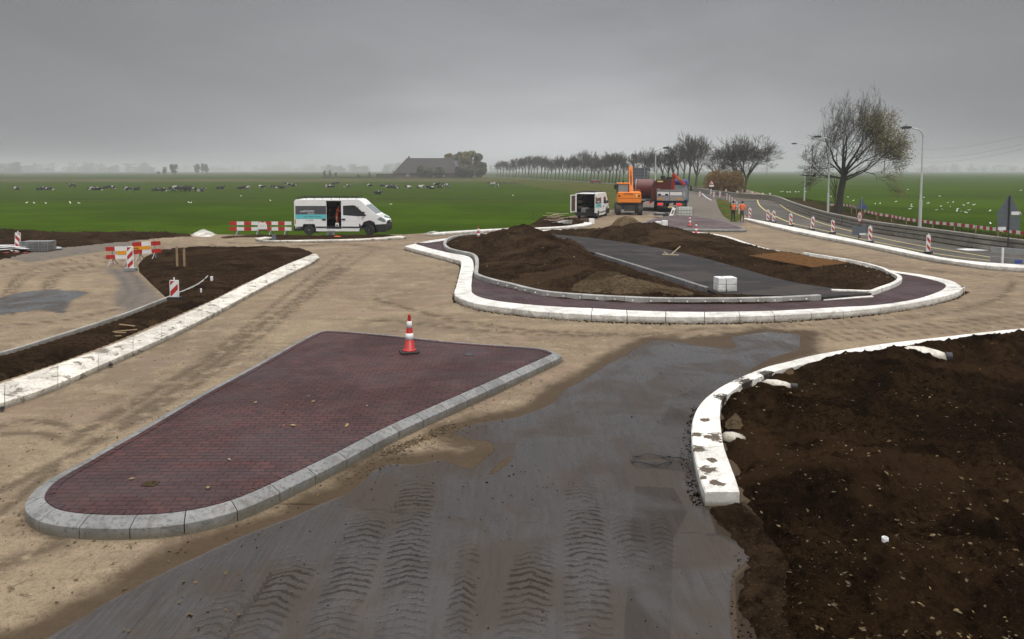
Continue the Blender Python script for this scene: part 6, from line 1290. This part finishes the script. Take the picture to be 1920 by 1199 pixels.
# rusty bush
def bush(px, yb, w_px, h_px, label, mat, name='bush', n=9000, size=.16, z=-.1, depth=1.0, seed=1, cat='bush', group=None):
    b = g(px, yb, z); W_ = w_px*b.y/F/2; H = h_px*b.y/F; t = thing(name, label, cat, b, 0, group); rr = random.Random(seed); mb, st_ = MB(), MB()
    lobes = [(rr.uniform(-.7, .7)*W_, rr.uniform(-.5, .5)*W_*depth, H*rr.uniform(.3, .68), rr.uniform(.32, .5)) for _ in range(12)]
    for k in range(n):
        lx, ly, lz, lr = lobes[rr.randrange(12)]; v = Vector((rr.gauss(0, 1), rr.gauss(0, 1), rr.gauss(0, 1))).normalized()*(rr.random()**.25); c = Vector((lx+v.x*lr*W_*.9, ly+v.y*lr*W_*depth, lz+v.z*H*.42))
        if c.z < .05: c.z = rr.uniform(.05, .5)
        a = Vector((rr.gauss(0, 1), rr.gauss(0, 1), rr.gauss(0, 1))).normalized(); q = a.orthogonal().normalized(); s_ = size*rr.uniform(.5, 1.4); mb.add([c-a*s_, c+q*s_*.6, c+a*s_, c-q*s_*.6], [(0, 1, 2, 3)])
    for k in range(40):
        lx, ly, lz, lr = lobes[rr.randrange(12)]; st_.tube([(lx*.3, ly*.3, -.2), (lx*.7, ly*.7, lz*.6), (lx*1.15+rr.uniform(-.5, .5), ly*1.1, lz+lr*H*.8)], [.05, .035, .015], 3, cap=False)
    mb.build('foliage', mat, t); st_.build('stems', 'bark_far', t); return t
bush(1359, 363, 80, 42, 'dense rusty brown bush beside the bypass in front of the bare trees', 'leaf_rust', n=12000, size=.15, seed=5)
# verge vegetation along the guard barrier, as ground cover
def tuft_field(name, pts, w_, n, h, mat, label, z=-.3, seed=1):
    rr = random.Random(seed); P = np.array(XY(pts, 0)); Q, ln = resample(P, .5); mb = MB()
    for _ in range(n):
        i = rr.randrange(len(Q)-1); d = Q[i+1]-Q[i]; d /= np.hypot(*d); nn = np.array([-d[1], d[0]]); u = rr.random(); p = Q[i]+d*.5*rr.random()+nn*(u*w_); zz = z*0-.05-(.5*min(1, u*w_/1.8)); hh = h*rr.uniform(.4, 1.2)
        a = rr.uniform(0, 6.28); dx, dy = math.cos(a)*.05, math.sin(a)*.05; tx, ty = rr.uniform(-.12, .12), rr.uniform(-.12, .12)
        mb.add([(p[0]-dx, p[1]-dy, zz), (p[0]+dx, p[1]+dy, zz), (p[0]+tx+dx*.4, p[1]+ty, zz+hh), (p[0]+tx-dx*.4, p[1]+ty, zz+hh)], [(0, 1, 2, 3)])
    return prop(mb.build(name, mat), label, 'ground cover', kind='stuff')
tuft_field('verge_weeds', [(1430, 372), (1462, 378), (1500, 392), (1540, 405), (1600, 418), (1700, 434), (1850, 456), (2000, 476)], 4.5, 26000, .42, 'weeds', 'rank brown weeds and grass on the verge behind the guard barrier', seed=3)
tuft_field('verge_grass', [(1420, 367), (1462, 375), (1500, 388), (1540, 401), (1600, 413), (1700, 429), (1850, 450), (2000, 470)], 7, 22000, .3, 'verge_grass', 'green rough grass on the verge behind the guard barrier', seed=8)
# verge meshes
def verge(name, polys, label, seed=0):
    mb = MB()
    for poly in polys: mb.add(poly, [tuple(range(len(poly)))])
    return prop(mb.build(name, 'verge_grass', smooth=False), label, 'grass verge', kind='structure')
def strip_between(A, B, name, mat, label):
    mb = MB(); n = 24
    def samp(P): return resample(np.array([tuple(p) for p in P]), 1e9 if False else (np.sum(np.linalg.norm(np.diff(np.array([tuple(p) for p in P]), axis=0), axis=1))/n))[0]
    a, b = samp(A), samp(B); k = min(len(a), len(b)); vs = []
    for i in range(k):
        for t_ in (0, .33, .66, 1): vs.append(tuple(a[i]*(1-t_)+b[i]*t_))
    mb.add(vs, [(4*i+j, 4*i+j+1, 4*i+j+5, 4*i+j+4) for i in range(k-1) for j in range(3)]); return prop(mb.build(name, mat), label, 'verge', kind='structure')
RD = [(1336, 351), (1300, 350.5), (1240, 349.5), (1180, 347.3), (1100, 342.8), (1000, 336.6), (900, 331.2), (780, 327.6)]
near_ = [g(px, py, -.02) for px, py in RD]; far_ = [Vector((p.x+5, p.y+7, -.02)) for p in near_]
strip_between([Vector((p.x, p.y, 0)) for p in near_], [Vector((p.x, p.y, 0)) for p in far_], 'far_road', 'bypass_asphalt', 'pale far road running to the left along the leaning trees')
foot = [g(px, py, FZ+.01) for px, py in ((1290, 372), (1190, 382), (1150, 392), (1100, 372), (1060, 360), (985, 348), (905, 336), (790, 330.5))]
strip_between([Vector((p.x, p.y, -.03)) for p in near_], foot, 'road_bank', 'verge_grass', 'rough brownish bank sloping from the far road to the pasture')
foot2 = [Vector((p.x+3, p.y+14, FZ+.01)) for p in far_]; strip_between([Vector((p.x, p.y, -.03)) for p in far_], foot2, 'road_bank', 'verge_grass', 'grassy bank beneath the leaning trees')
gi = [(1340, 372), (1352, 373), (1372, 379), (1388, 388), (1396, 401), (1394, 412), (1385, 417), (1368, 416), (1352, 405), (1343, 388)]
soil_area('grass_island', gi, .01, [(1370, 398, .12, 2.5, 6, 0)], 'verge_grass', 'rough grass wedge between the far road and the bypass', step=3, rise=.1, seed=50, edge=.6)
bank2 = [g(px, py, .012) for px, py in ((1110, 398), (1162, 377), (1232, 365), (1160, 392))]
mb = MB(); mb.add(bank2, [(0, 1, 2, 3)]); prop(mb.build('road_bank', 'verge_grass'), 'grassy slope beside the open-backed van', 'verge', kind='structure')
# farm ------------------------------------------------------------------
fb = g(800, 334, FZ); k = fb.y/F
t = thing('farmhouse', 'large thatched farmhouse with a huge sloping roof among trees', 'farmhouse', (0, fb.y, FZ)); X = lambda px: at(px, 334, fb.y).x
zr, ze, zh = 37*k, 10*k, 2.6
xa, xb, xc, xd = X(744), X(763), X(848), X(862)
mb = MB(); mb.box(xa+1, xd, -12, 12, 0, ze); mb.build('wall', 'brick_wall', t)
mb = MB(); vs = [(xa-.5, -13, ze-.4), (xd+.5, -13, ze-.4), (xd+.5, 13, ze-.4), (xa-.5, 13, ze-.4), (xb, -.3, zr), (xc, -.3, zr), (xc, .3, zr), (xb, .3, zr)]
mb.add(vs, [(0, 1, 5, 4), (3, 7, 6, 2), (0, 4, 7, 3), (1, 2, 6, 5), (4, 5, 6, 7), (0, 3, 2, 1)]); rf = mb.build('roof', 'thatch', t)
mb = MB(); mb.box(xb+1, xb+2.2, -.6, .6, zr-.5, zr+1.2); mb.build('chimney', 'brick_wall', rf)
mb = MB(); mb.prism([(-9, ze), (9, ze), (0, zr-1.5)], 'x', X(850), X(878)); mb.build('blue_roof', 'slate', t); mb = MB(); mb.box(X(850), X(878), -8.5, 8.5, 0, ze+.01); mb.build('house_wall', 'brick_wall', t)
for px in (768, 771, 806, 818, 824, 830, 835, 866, 872):
    x = X(px); mb = MB(); mb.box(x-.5, x+.5, -12.1 if px < 850 else -8.6, -12.0 if px < 850 else -8.49, 1.2, 2.8); f_ = mb.build('window', 'white', t); mb = MB(); mb.box(x-.4, x+.4, -12.16 if px < 850 else -8.66, -12.11 if px < 850 else -8.61, 1.3, 2.7); mb.build('pane', 'glass_pale', f_)
def leafy(px, yb, w_px, h_px, label, mat='leaf_dark', dens=1.0, z=FZ, seed=1, dz=0.0, group=None, dy=0.0, size=None):
    b = g(px, yb, z); b.y += dy; k = b.y/F; t = thing('tree', label, 'tree', b, 0, group); rr = random.Random(seed); W_, H = w_px*k/2, h_px*k; n = int(1500*dens); size = size or max(.22, .6*k)
    mb, tb = MB(), MB(); lobes = []
    for _ in range(26):
        a = rr.uniform(0, 2*PI); q = rr.random()**.5; zz = rr.uniform(.22, .86); wz = math.sin(PI*min(1, max(.08, (zz-.1)/.95)))**.6
        lobes.append((math.cos(a)*q*W_*.72*wz, math.sin(a)*q*W_*.72*wz, zz*H, rr.uniform(.28, .5)*W_))
    for i in range(n):
        lx, ly, lz, lr = lobes[rr.randrange(26)]; v = Vector((rr.gauss(0, 1), rr.gauss(0, 1), rr.gauss(0, 1))).normalized()*(rr.random()**.35); c = Vector((lx+v.x*lr, ly+v.y*lr, min(H, lz+v.z*lr*.9)))
        a = Vector((rr.gauss(0, 1), rr.gauss(0, 1), rr.gauss(0, 1))).normalized(); q = a.orthogonal().normalized(); s_ = size*rr.uniform(.5, 1.3); mb.add([c-a*s_, c+q*s_*.7, c+a*s_, c-q*s_*.7], [(0, 1, 2, 3)])
    tb.tube([(0, 0, -.5), (0, 0, H*.3), (W_*.05, 0, H*.6)], [W_*.09+.08, W_*.06+.06, .06], 6)
    for lx, ly, lz, lr in lobes: tb.tube([(0, 0, H*.22), (lx*.5, ly*.5, lz*.7), (lx, ly, lz)], [.05*W_, .03*W_, .015*W_], 4, cap=False)
    mb.build('crown', mat, t); tb.build('trunk', 'bark_far', t); return t
for i, (px, w_, h_, dy, lb) in enumerate([(796, 14, 24, -22, 'small dark tree in front of the left half of the farmhouse roof'), (812, 20, 22, -24, 'low spreading tree in front of the farmhouse wall'), (830, 22, 20, -25, 'low tree in front of the right end of the farmhouse'),
        (839, 26, 48, 16, 'leafy tree topping the right end of the farmhouse roof'), (858, 30, 50, 5, 'tall leafy tree just right of the farmhouse roof'), (876, 34, 52, 0, 'tallest leafy tree in the clump right of the farmhouse'), (893, 28, 48, 6, 'tall leafy tree near the right end of the farm clump'), (903, 24, 30, -8, 'low bushy tree at the right end of the farm clump'),
        (868, 26, 24, -18, 'low dark tree at the foot of the farm clump'), (886, 28, 22, -18, 'low dark tree at the foot of the farm clump, further right')]):
    leafy(px, 334, w_, h_, lb, dens=4.0, size=.6, seed=60+i, dy=dy, mat='leaf_dark' if i not in (3, 5) else 'leaf_olive')
mb = MB(); p0, p1 = at(706, 333, fb.y-6), at(748, 333, fb.y-6); mb.box(p0.x, p1.x, fb.y-7, fb.y-5.6, FZ, FZ+2.9); prop(mb.build('hedge', 'leaf_dark'), 'clipped dark hedge running left from the farmhouse', 'hedge')
def hedge(x0, x1, yb, h, label, n=900, seed=1):
    a, b = g(x0, yb, FZ), g(x1, yb, FZ); rr = random.Random(seed); mb = MB(); k = a.y/F
    for i in range(n):
        u = rr.random(); c = a.lerp(b, u)+Vector((0, rr.uniform(-1, 1), rr.random()*h*(.6+.5*math.sin(u*17)**2))); v = Vector((rr.gauss(0, 1), rr.gauss(0, 1), rr.gauss(0, 1))).normalized(); q = v.orthogonal().normalized(); s_ = .35*k+.1; mb.add([c-v*s_, c+q*s_, c+v*s_, c-q*s_], [(0, 1, 2, 3)])
    return prop(mb.build('hedge', 'leaf_dark'), label, 'hedge')
hedge(604, 712, 334, 1.0, 'low ragged hedge along the farm garden left of the farmhouse', 1500, 4)
hedge(912, 985, 345, .8, 'patch of brown reeds at the edge of the road bank', 300, 5)
for i, (px, h_) in enumerate([(609, 15), (619, 16), (630, 12), (671, 9), (693, 13), (738, 15)]): leafy(px, 334, 6 if i > 1 else 9, h_, f'{ordn(i)} thin sapling from the left along the farm hedge', dens=.12, seed=80+i, group='saplings in the farm hedge')
# distant trees and tree lines
for i, (px, yb, w_, h_, lb) in enumerate([(308, 322.8, 10, 15, 'smaller of two round trees far off on the left pasture'), (326, 322.8, 17, 20, 'larger of two round trees far off on the left pasture'), (297, 322.9, 8, 6, 'low bush at the foot of the two far round trees'),
        (369, 322.7, 13, 19, 'left tree of the hazy far trio'), (380, 322.7, 8, 20, 'narrow middle tree of the hazy far trio'), (387, 322.7, 12, 18, 'right tree of the hazy far trio')]):
    b = at(px, 323, 900 if i < 3 else 1150); t = leafy(px, 330, 10, 10, lb, dens=.5, seed=200+i); t.location = (b.x, b.y, FZ); k0 = g(px, 330, FZ).y/F; s_ = b.y/F/k0; t.scale = (s_*w_/10, s_*w_/10, s_*(h_)/10)
def treeline(x0, x1, D, hpx, n, label, seed, gap=.3, kind='stuff'):
    rr = random.Random(seed); mb = MB(); k = D/F; a, b = at(x0, 322, D).x, at(x1, 322, D).x; ncl = max(3, int((x1-x0)/7)); cl = [(rr.uniform(a, b), rr.uniform(.4, 1)*hpx*k, rr.uniform(3, 12)*k, rr.uniform(-30, 30)) for _ in range(ncl)]
    for _ in range(n):
        x, h, w_, dy = cl[rr.randrange(ncl)]; u = rr.random(); c = Vector((x+rr.gauss(0, .5)*w_*(1-.4*u), D+dy+rr.gauss(0, w_), FZ+u*h)); v = Vector((rr.gauss(0, 1), rr.gauss(0, 1), rr.gauss(0, 1))).normalized(); q = v.orthogonal().normalized(); s_ = .9*k; mb.add([c-v*s_, c+q*s_, c+v*s_, c-q*s_], [(0, 1, 2, 3)])
    return prop(mb.build('treeline', 'leaf_dark'), label, 'tree line', kind=kind)
treeline(-60, 40, 1800, 22, 3500, 'hazy clump of trees at the far left horizon', 1)
treeline(40, 290, 2500, 19, 7000, 'hazy line of trees along the left horizon', 2)
treeline(330, 620, 3800, 14, 4500, 'very faint line of trees left of the farmhouse', 3)
treeline(610, 760, 2500, 18, 4500, 'hazy round clump of trees just left of the farmhouse', 4)
treeline(905, 1180, 2500, 14, 4500, 'hazy trees behind the leaning row', 5)
treeline(1180, 1450, 3000, 14, 4000, 'hazy trees behind the lorries and the rusty bush', 6)
treeline(1500, 1720, 2900, 15, 4000, 'hazy trees behind the large half-bare tree', 7)
treeline(1730, 2000, 2500, 16, 4500, 'hazy trees along the right horizon', 8)
# pylons
def pylon(px, D, top, label, arms=True, w_=.35):
    b = at(px, 323, D); H = at(px, top, D).z-FZ; t = thing('pylon', label, 'pylon', (b.x, D, FZ), 0, 'power line masts'); mb = MB(); s_ = D/F
    mb.bar((0, 0, 0), (0, 0, H), w_*s_); mb.build('mast', 'dark_metal', t)
    if arms:
        for z, l in ((.97, 5), (.80, 12), (.62, 8)) if arms is True else arms: mb = MB(); mb.bar((-l*s_, 0, H*z), (l*s_, 0, H*z), .45*s_); mb.build('cross_arm', 'dark_metal', t)
    return t
pylon(1522, 520, 272, 'power mast with thin arms left of the large tree', w_=1.1)
pylon(1658, 640, 300, 'short power mast showing under the right side of the large tree', False, 1.0)
pylon(1438, 700, 276, 'thin mast right of the pair of broad bare trees', False, .8)
py_ = pylon(1922, 420, 232, 'tall power mast cut by the right edge of the picture', ((.98, 4), (.75, 6), (.58, 4)), 1.3)
for i, (z0, z1) in enumerate(((256, 275), (271, 291), (280, 300))):
    A, Bq = at(1918, z0, 420), at(1700, z1+5, 620); pts = [A.lerp(Bq, u)+Vector((0, 0, -4*math.sin(PI*u)*.8)) for u in np.linspace(0, 1, 14)]; mb = MB(); mb.tube(pts, .06, 3, cap=False); prop(mb.build('power_cable', 'dark_metal'), f'{("highest", "middle", "lowest")[i]} of the power cables sagging left from the right edge mast', 'cable', 'power cables')
# cows ------------------------------------------------------------------
def cow(kind):
    if kind == 'standing' or kind == 'grazing':
        V = [(-.75, 0, 1.12), (-.3, 0, 1.02), (.25, 0, 1.03), (.7, 0, 1.1)]; E = [(0, 1), (1, 2), (2, 3)]; R = [(.24, .26), (.34, .38), (.33, .38), (.24, .32)]
        if kind == 'standing': V += [(1.0, 0, 1.32), (1.25, 0, 1.42), (1.52, 0, 1.25)]
        else: V += [(1.0, 0, .85), (1.22, 0, .5), (1.4, 0, .2)]
        E += [(3, 4), (4, 5), (5, 6)]; R += [(.15, .2), (.13, .14), (.08, .08)]
        for x, z0 in ((-.78, 1.0), (.62, .95)):
            for y in (-.2, .2): b = len(V); V += [(x, y, z0-.25), (x+(.08 if x < 0 else -.02)*-1, y, .48), (x, y, .05)]; E += [((0 if x < 0 else 3), b), (b, b+1), (b+1, b+2)]; R += [.12, .06, .05]
        b = len(V); V += [(-.98, 0, 1.1), (-1.02, 0, .6)]; E += [(0, b), (b, b+1)]; R += [.04, .03]
    else:
        V = [(-.8, 0, .38), (-.3, 0, .45), (.25, 0, .45), (.65, 0, .5), (.9, 0, .72), (1.1, .05, .88), (1.36, .1, .74)]; E = [(i, i+1) for i in range(6)]; R = [(.28, .3), (.42, .42), (.4, .42), (.28, .34), (.15, .2), (.13, .14), (.08, .08)]
        for x, y, dx in ((-.6, -.4, .5), (.55, -.35, .35), (.55, .35, .3)): b = len(V); V += [(x, y*.7, .2), (x+dx, y, .1), (x+dx*.3, y*1.2, .07)]; E += [(0 if x < 0 else 3, b), (b, b+1), (b+1, b+2)]; R += [.12, .07, .05]
    o = skinned(V, E, R, 'body', ['cow_hide'], lambda c: 0); t = thing('cow', '', 'cow'); o.parent = t
    hx, hy, hz = V[5]
    for s_ in (-1, 1): mb = MB(); mb.tube([(hx-.02, hy+s_*.1, hz+.08), (hx-.06, hy+s_*.26, hz+.06)], [.05, .02], 6); mb.build('ear', 'black', t)
    return t
CW = {k_: cow(k_) for k_ in ('standing', 'grazing', 'lying')}
cows = [(31, 357, 'lying'), (76, 357, 'lying'), (88, 357, 'lying'), (93, 357, 'lying'), (135, 353, 'standing'), (172, 357, 'lying'), (184, 357, 'lying'), (199, 354, 'lying'), (211, 354, 'lying'), (240, 357, 'lying'), (256, 357, 'lying'), (292, 359, 'lying'), (307, 359, 'lying'), (325, 360, 'standing'), (333, 360.5, 'grazing'), (342, 360, 'standing'), (352, 360.5, 'standing'), (360, 361, 'grazing'), (377, 360, 'lying'), (413, 355, 'lying'),
    (452, 355, 'lying'), (463, 355, 'lying'), (492, 353, 'lying'), (513, 353, 'lying'), (529, 354, 'lying'), (541, 352, 'standing'), (551, 350, 'lying'), (613, 352, 'lying'), (622, 352, 'lying'), (628, 350, 'standing'), (650, 352, 'lying'), (693, 350, 'lying'), (717, 350, 'lying'), (727, 353, 'lying'), (735, 353, 'lying'), (743, 354, 'lying'), (708, 365, 'lying'), (767, 354, 'lying'), (787, 353, 'lying'), (800, 353, 'lying'), (810, 355, 'lying'), (818, 352, 'standing'), (826, 353, 'lying'), (837, 354, 'standing'), (926, 352, 'grazing')]
used = set()
for i, (px, py, k_) in enumerate(sorted(cows)):
    far_lb = {926: 'lone dark cow grazing right of the farm clump', 708: 'single cow lying nearer than the rest, above the side-on van', 135: 'pale cow standing a little behind the left part of the herd'}.get(px)
    lb = far_lb or f'{k_} black and white cow, {ordn(i)} animal from the left of the scattered herd'
    rz = random.choice((0, PI, .3, PI-.3, -.4)); p = g(px, py, FZ)
    if k_ not in used: used.add(k_); t = CW[k_]; t.location = p; t.rotation_euler = (0, 0, rz); t['label'] = lb; t['group'] = 'dairy herd in the pasture'
    else: t = dup(CW[k_], p, rz, label=lb, group='dairy herd in the pasture')
    t.scale = (1.0,)*3 if px != 926 else (1.2,)*3
# gulls -------------------------------------------------------------------
t0 = thing('gull', 'small white gull sitting on the right pasture', 'bird', group='gulls on the right pasture'); sk = skinned([(-.3, 0, .16), (-.1, 0, .17), (.1, 0, .2), (.2, 0, .3), (.3, 0, .31)], [(0, 1), (1, 2), (2, 3), (3, 4)], [(.03, .02), .085, .09, .055, .02], 'body', ['gull'], lambda c: 0, t0)
GU = [(1641, 384), (1650, 383.5), (1709, 386), (1709, 389.5), (1706, 394), (1756, 396), (1767, 395), (1777, 382), (1787, 381), (1764, 389), (1782, 390), (1794, 398), (1795, 394.5), (1802, 399), (1807, 387), (1811, 401), (1817, 396), (1815, 383), (1856, 397.5), (1857, 422), (1911, 402), (1913, 405), (1762, 369.5), (1732, 372), (1680, 380), (1600, 378), (1590, 371), (1558, 370), (1553, 374), (1468, 361), (1476, 362), (1481, 362), (1464, 361.5), (1492, 361.5), (1498, 361.5), (1510, 361), (1914, 359), (1702, 357), (1740, 383), (1826, 386)]
GL = [(50, 382), (64, 382.5), (86, 383), (131, 381), (132, 383), (148, 383), (354, 381.5), (358, 382), (962, 368), (1016, 343), (1112, 356), (733, 385), (452, 369), (507, 378)]
for i, (px, py) in enumerate(GU):
    p = g(px, py, FZ); sc_ = .72 if py > 366 else .95
    if i == 0: t0.location = p; t0.rotation_euler = (0, 0, 1); t0.scale = (sc_,)*3
    else: dup(t0, p, random.uniform(0, 6.28), sc_)
for px, py in GL: dup(t0, g(px, py, FZ), random.uniform(0, 6.28), .75, label='small white gull resting on the left pasture', group='gulls on the left pasture')

# ================================================================== SCATTER
def scatter(name, P, mat, label, size, seed, leaf=True, lift=.01, chunk=False):
    rr = random.Random(seed); mb = MB()
    for x, y, z in P:
        s_ = size*rr.uniform(.5, 1.4); c = Vector((x, y, z+lift))
        if leaf:
            a = rr.uniform(0, 6.28); n_ = Vector((rr.gauss(0, .25), rr.gauss(0, .25), 1)).normalized(); u = Vector((math.cos(a), math.sin(a), 0)); u = (u-n_*u.dot(n_)).normalized(); v = n_.cross(u)
            mb.add([c-u*s_, c-u*s_*.2+v*s_*.5, c+u*s_, c-u*s_*.2-v*s_*.5+n_*s_*.25], [(0, 1, 2), (0, 2, 3)])
        else:
            vs = []; 
            for sx, sy, sz in ((1, 0, 0), (0, 1, 0), (-1, 0, 0), (0, -1, 0), (0, 0, 1)): vs.append(c+Vector((sx, sy, sz*.7))*s_*rr.uniform(.6, 1.2))
            mb.add(vs, [(0, 1, 4), (1, 2, 4), (2, 3, 4), (3, 0, 4)])
    return prop(mb.build(name, mat), label, 'litter' if leaf else 'clods', kind='stuff')
rr = random.Random(77)
pool = SR[rng.permutation(len(SR))]
pool = pool[(pool[:, 1] < 24)]
def pick(n, f): return [tuple(p[:3]) for p in pool if f(p)][:n]
dens = lambda p: mn.noise(Vector((p[0]*.5, p[1]*.5, 5))) > -.15
scatter('leaf_litter', pick(520, lambda p: dens(p) and (p[1] > 7.5 or rr.random() < .35)), 'leaf_litter', 'pale fallen leaves strewn over the dark soil', .022, 1)
scatter('stone_chips', pick(9000, lambda p: mn.noise(Vector((p[0]*.8, p[1]*.8, 8))) > -.05)[1100:4000], 'chips', 'tiny pale stone chips and straw flecks in the dark soil', .011, 21)
scatter('leaf_litter', pick(2600, lambda p: True)[900:], 'leaf_brown', 'brown rotting leaves strewn over the dark soil', .03, 2)
scatter('soil_clods', pick(7000, lambda p: p[1] < 17)[2600:], 'soil_dark', 'small clods of earth scattered over the dark soil', .03, 3, leaf=False, lift=-.005)
scatter('soil_clods', pick(9000, lambda p: p[1] < 20)[8300:], 'soil_dark', 'larger lumps of earth scattered over the dark soil', .075, 23, leaf=False, lift=-.015)
scatter('soil_clods', [(*gn(rr.uniform(1370, 1450), rr.uniform(980, 1250)), 0) for _ in range(260)], 'soil_dark', 'mud crumbs at the ragged edge of the dark soil', .02, 24, leaf=False, lift=-.004)
scatter('soil_clods', [(*gn(*(lambda u: (1322-24*math.sin(u*PI)-rr.uniform(2, 22), 950-190*u))(rr.random())), 0) for _ in range(420)], 'soil_dark', 'mud crumbs in the gutter of the curved kerb', .022, 25, leaf=False, lift=-.004)
S2p = S2[rng.permutation(len(S2))]
scatter('soil_clods', [tuple(p[:3]) for p in S2p[:2500]], 'soil', 'clods of earth on the roundabout soil', .06, 4, leaf=False, lift=-.01)
scatter('soil_clods', [tuple(p[:3]) for p in S2p[2500:2750]], 'leaf_litter', 'pale bits of debris on the roundabout soil', .04, 14, leaf=True, lift=.01)
# leaves and crumbs along the near island kerb and on the sand
pts = []
for i in range(len(Pc)):
    q = Pc[i]; o_ = (q-Pin[i])/.21; pr_ = q
    for _ in range(3):
        if rr.random() < .2: d_ = abs(rr.gauss(0, .25)); p_ = q+o_*(d_+.02); pts.append((p_[0], p_[1], 0))
def band(px0, py0, px1, py1, n, sp_, z=0): 
    for _ in range(n):
        u = rr.random(); c = g(px0+(px1-px0)*u, py0+(py1-py0)*u, z); pts.append((c.x+rr.gauss(0, sp_), c.y+rr.gauss(0, sp_), z))
band(720, 852, 850, 800, 420, .06); band(640, 905, 900, 790, 120, .12)
for _ in range(70):
    c = g(rr.uniform(0, 460), rr.uniform(900, 1190), 0); 
    if not inside(np.array([c.x]), np.array([c.y]), Pc)[0]: pts.append((c.x, c.y, 0))
scatter('leaf_litter', pts, 'leaf_brown', 'brown leaves gathered along the kerb of the near island', .024, 5, lift=.012)
pts2 = []
for px, py in ((390, 916), (538, 761), (532, 774), (479, 756), (578, 744), (587, 754), (688, 762), (532, 799), (549, 799), (430, 863), (650, 799), (660, 650), (248, 899)):
    c = g(px, py, .2); pts2.append((c.x, c.y, .2))
scatter('leaf_litter', pts2, 'leaf_litter', 'few yellow leaves lying on the near brick island', .045, 6, lift=.012)
pts3 = [];
for _ in range(500):
    c = g(rr.uniform(300, 1400), rr.uniform(640, 1190), 0)
    if not inside(np.array([c.x]), np.array([c.y]), Pc)[0]: pts3.append((c.x, c.y, 0))
scatter('soil_clods', pts3, 'soil', 'small crumbs of earth dropped on the road', .014, 7, leaf=False, lift=-.003)
pts5 = []
for _ in range(1500):
    c = g(rr.uniform(-100, 1900), 450+rr.random()**1.6*500, 0); q_ = np.array([c.x]), np.array([c.y])
    if not (inside(*q_, Pc)[0] or inside(*q_, XY([a for a, b in RO]))[0] or inside(*q_, XY(RF))[0]): pts5.append((c.x, c.y, 0))
scatter('gravel', pts5[:700], 'sand_heap', 'coarse gravel bits scattered on the sandy road', .018, 17, leaf=False, lift=-.003)
scatter('gravel', pts5[700:], 'soil', 'dark crumbs scattered on the sandy road', .022, 18, leaf=False, lift=-.003)
pts4 = []
for i in range(len(C)):
    for _ in range(3):
        d_ = C[i][:2]-C[i][2:]; d_ = d_/(np.hypot(*d_)+1e-6); q = C[i][:2]+d_*abs(rr.gauss(0, .07)); pts4.append((q[0]+rr.uniform(-.05, .05), q[1], 0))
scatter('soil_clods', pts4, 'soil', 'crumbs of earth along the foot of the white roundabout kerb', .04, 8, leaf=False, lift=-.005)

# ================================================================== HAZE
hm = bpy.data.materials.new('haze'); hm.use_nodes = True; ht = hm.node_tree; ht.nodes.clear(); ho = ht.nodes.new('ShaderNodeOutputMaterial'); hv = ht.nodes.new('ShaderNodeVolumePrincipled')
hv.inputs['Color'].default_value = (.72, .74, .76, 1); hv.inputs['Density'].default_value = .0005; hv.inputs['Anisotropy'].default_value = 0.0; ht.links.new(hv.outputs[0], ho.inputs['Volume'])
MATS['haze'] = hm; mb = MB(); mb.box(-5200, 5200, -200, 6800, FZ-1, 45); hz = mb.build('haze', 'haze'); prop(hz, 'thin grey mist thickening towards the horizon', 'haze', kind='stuff')
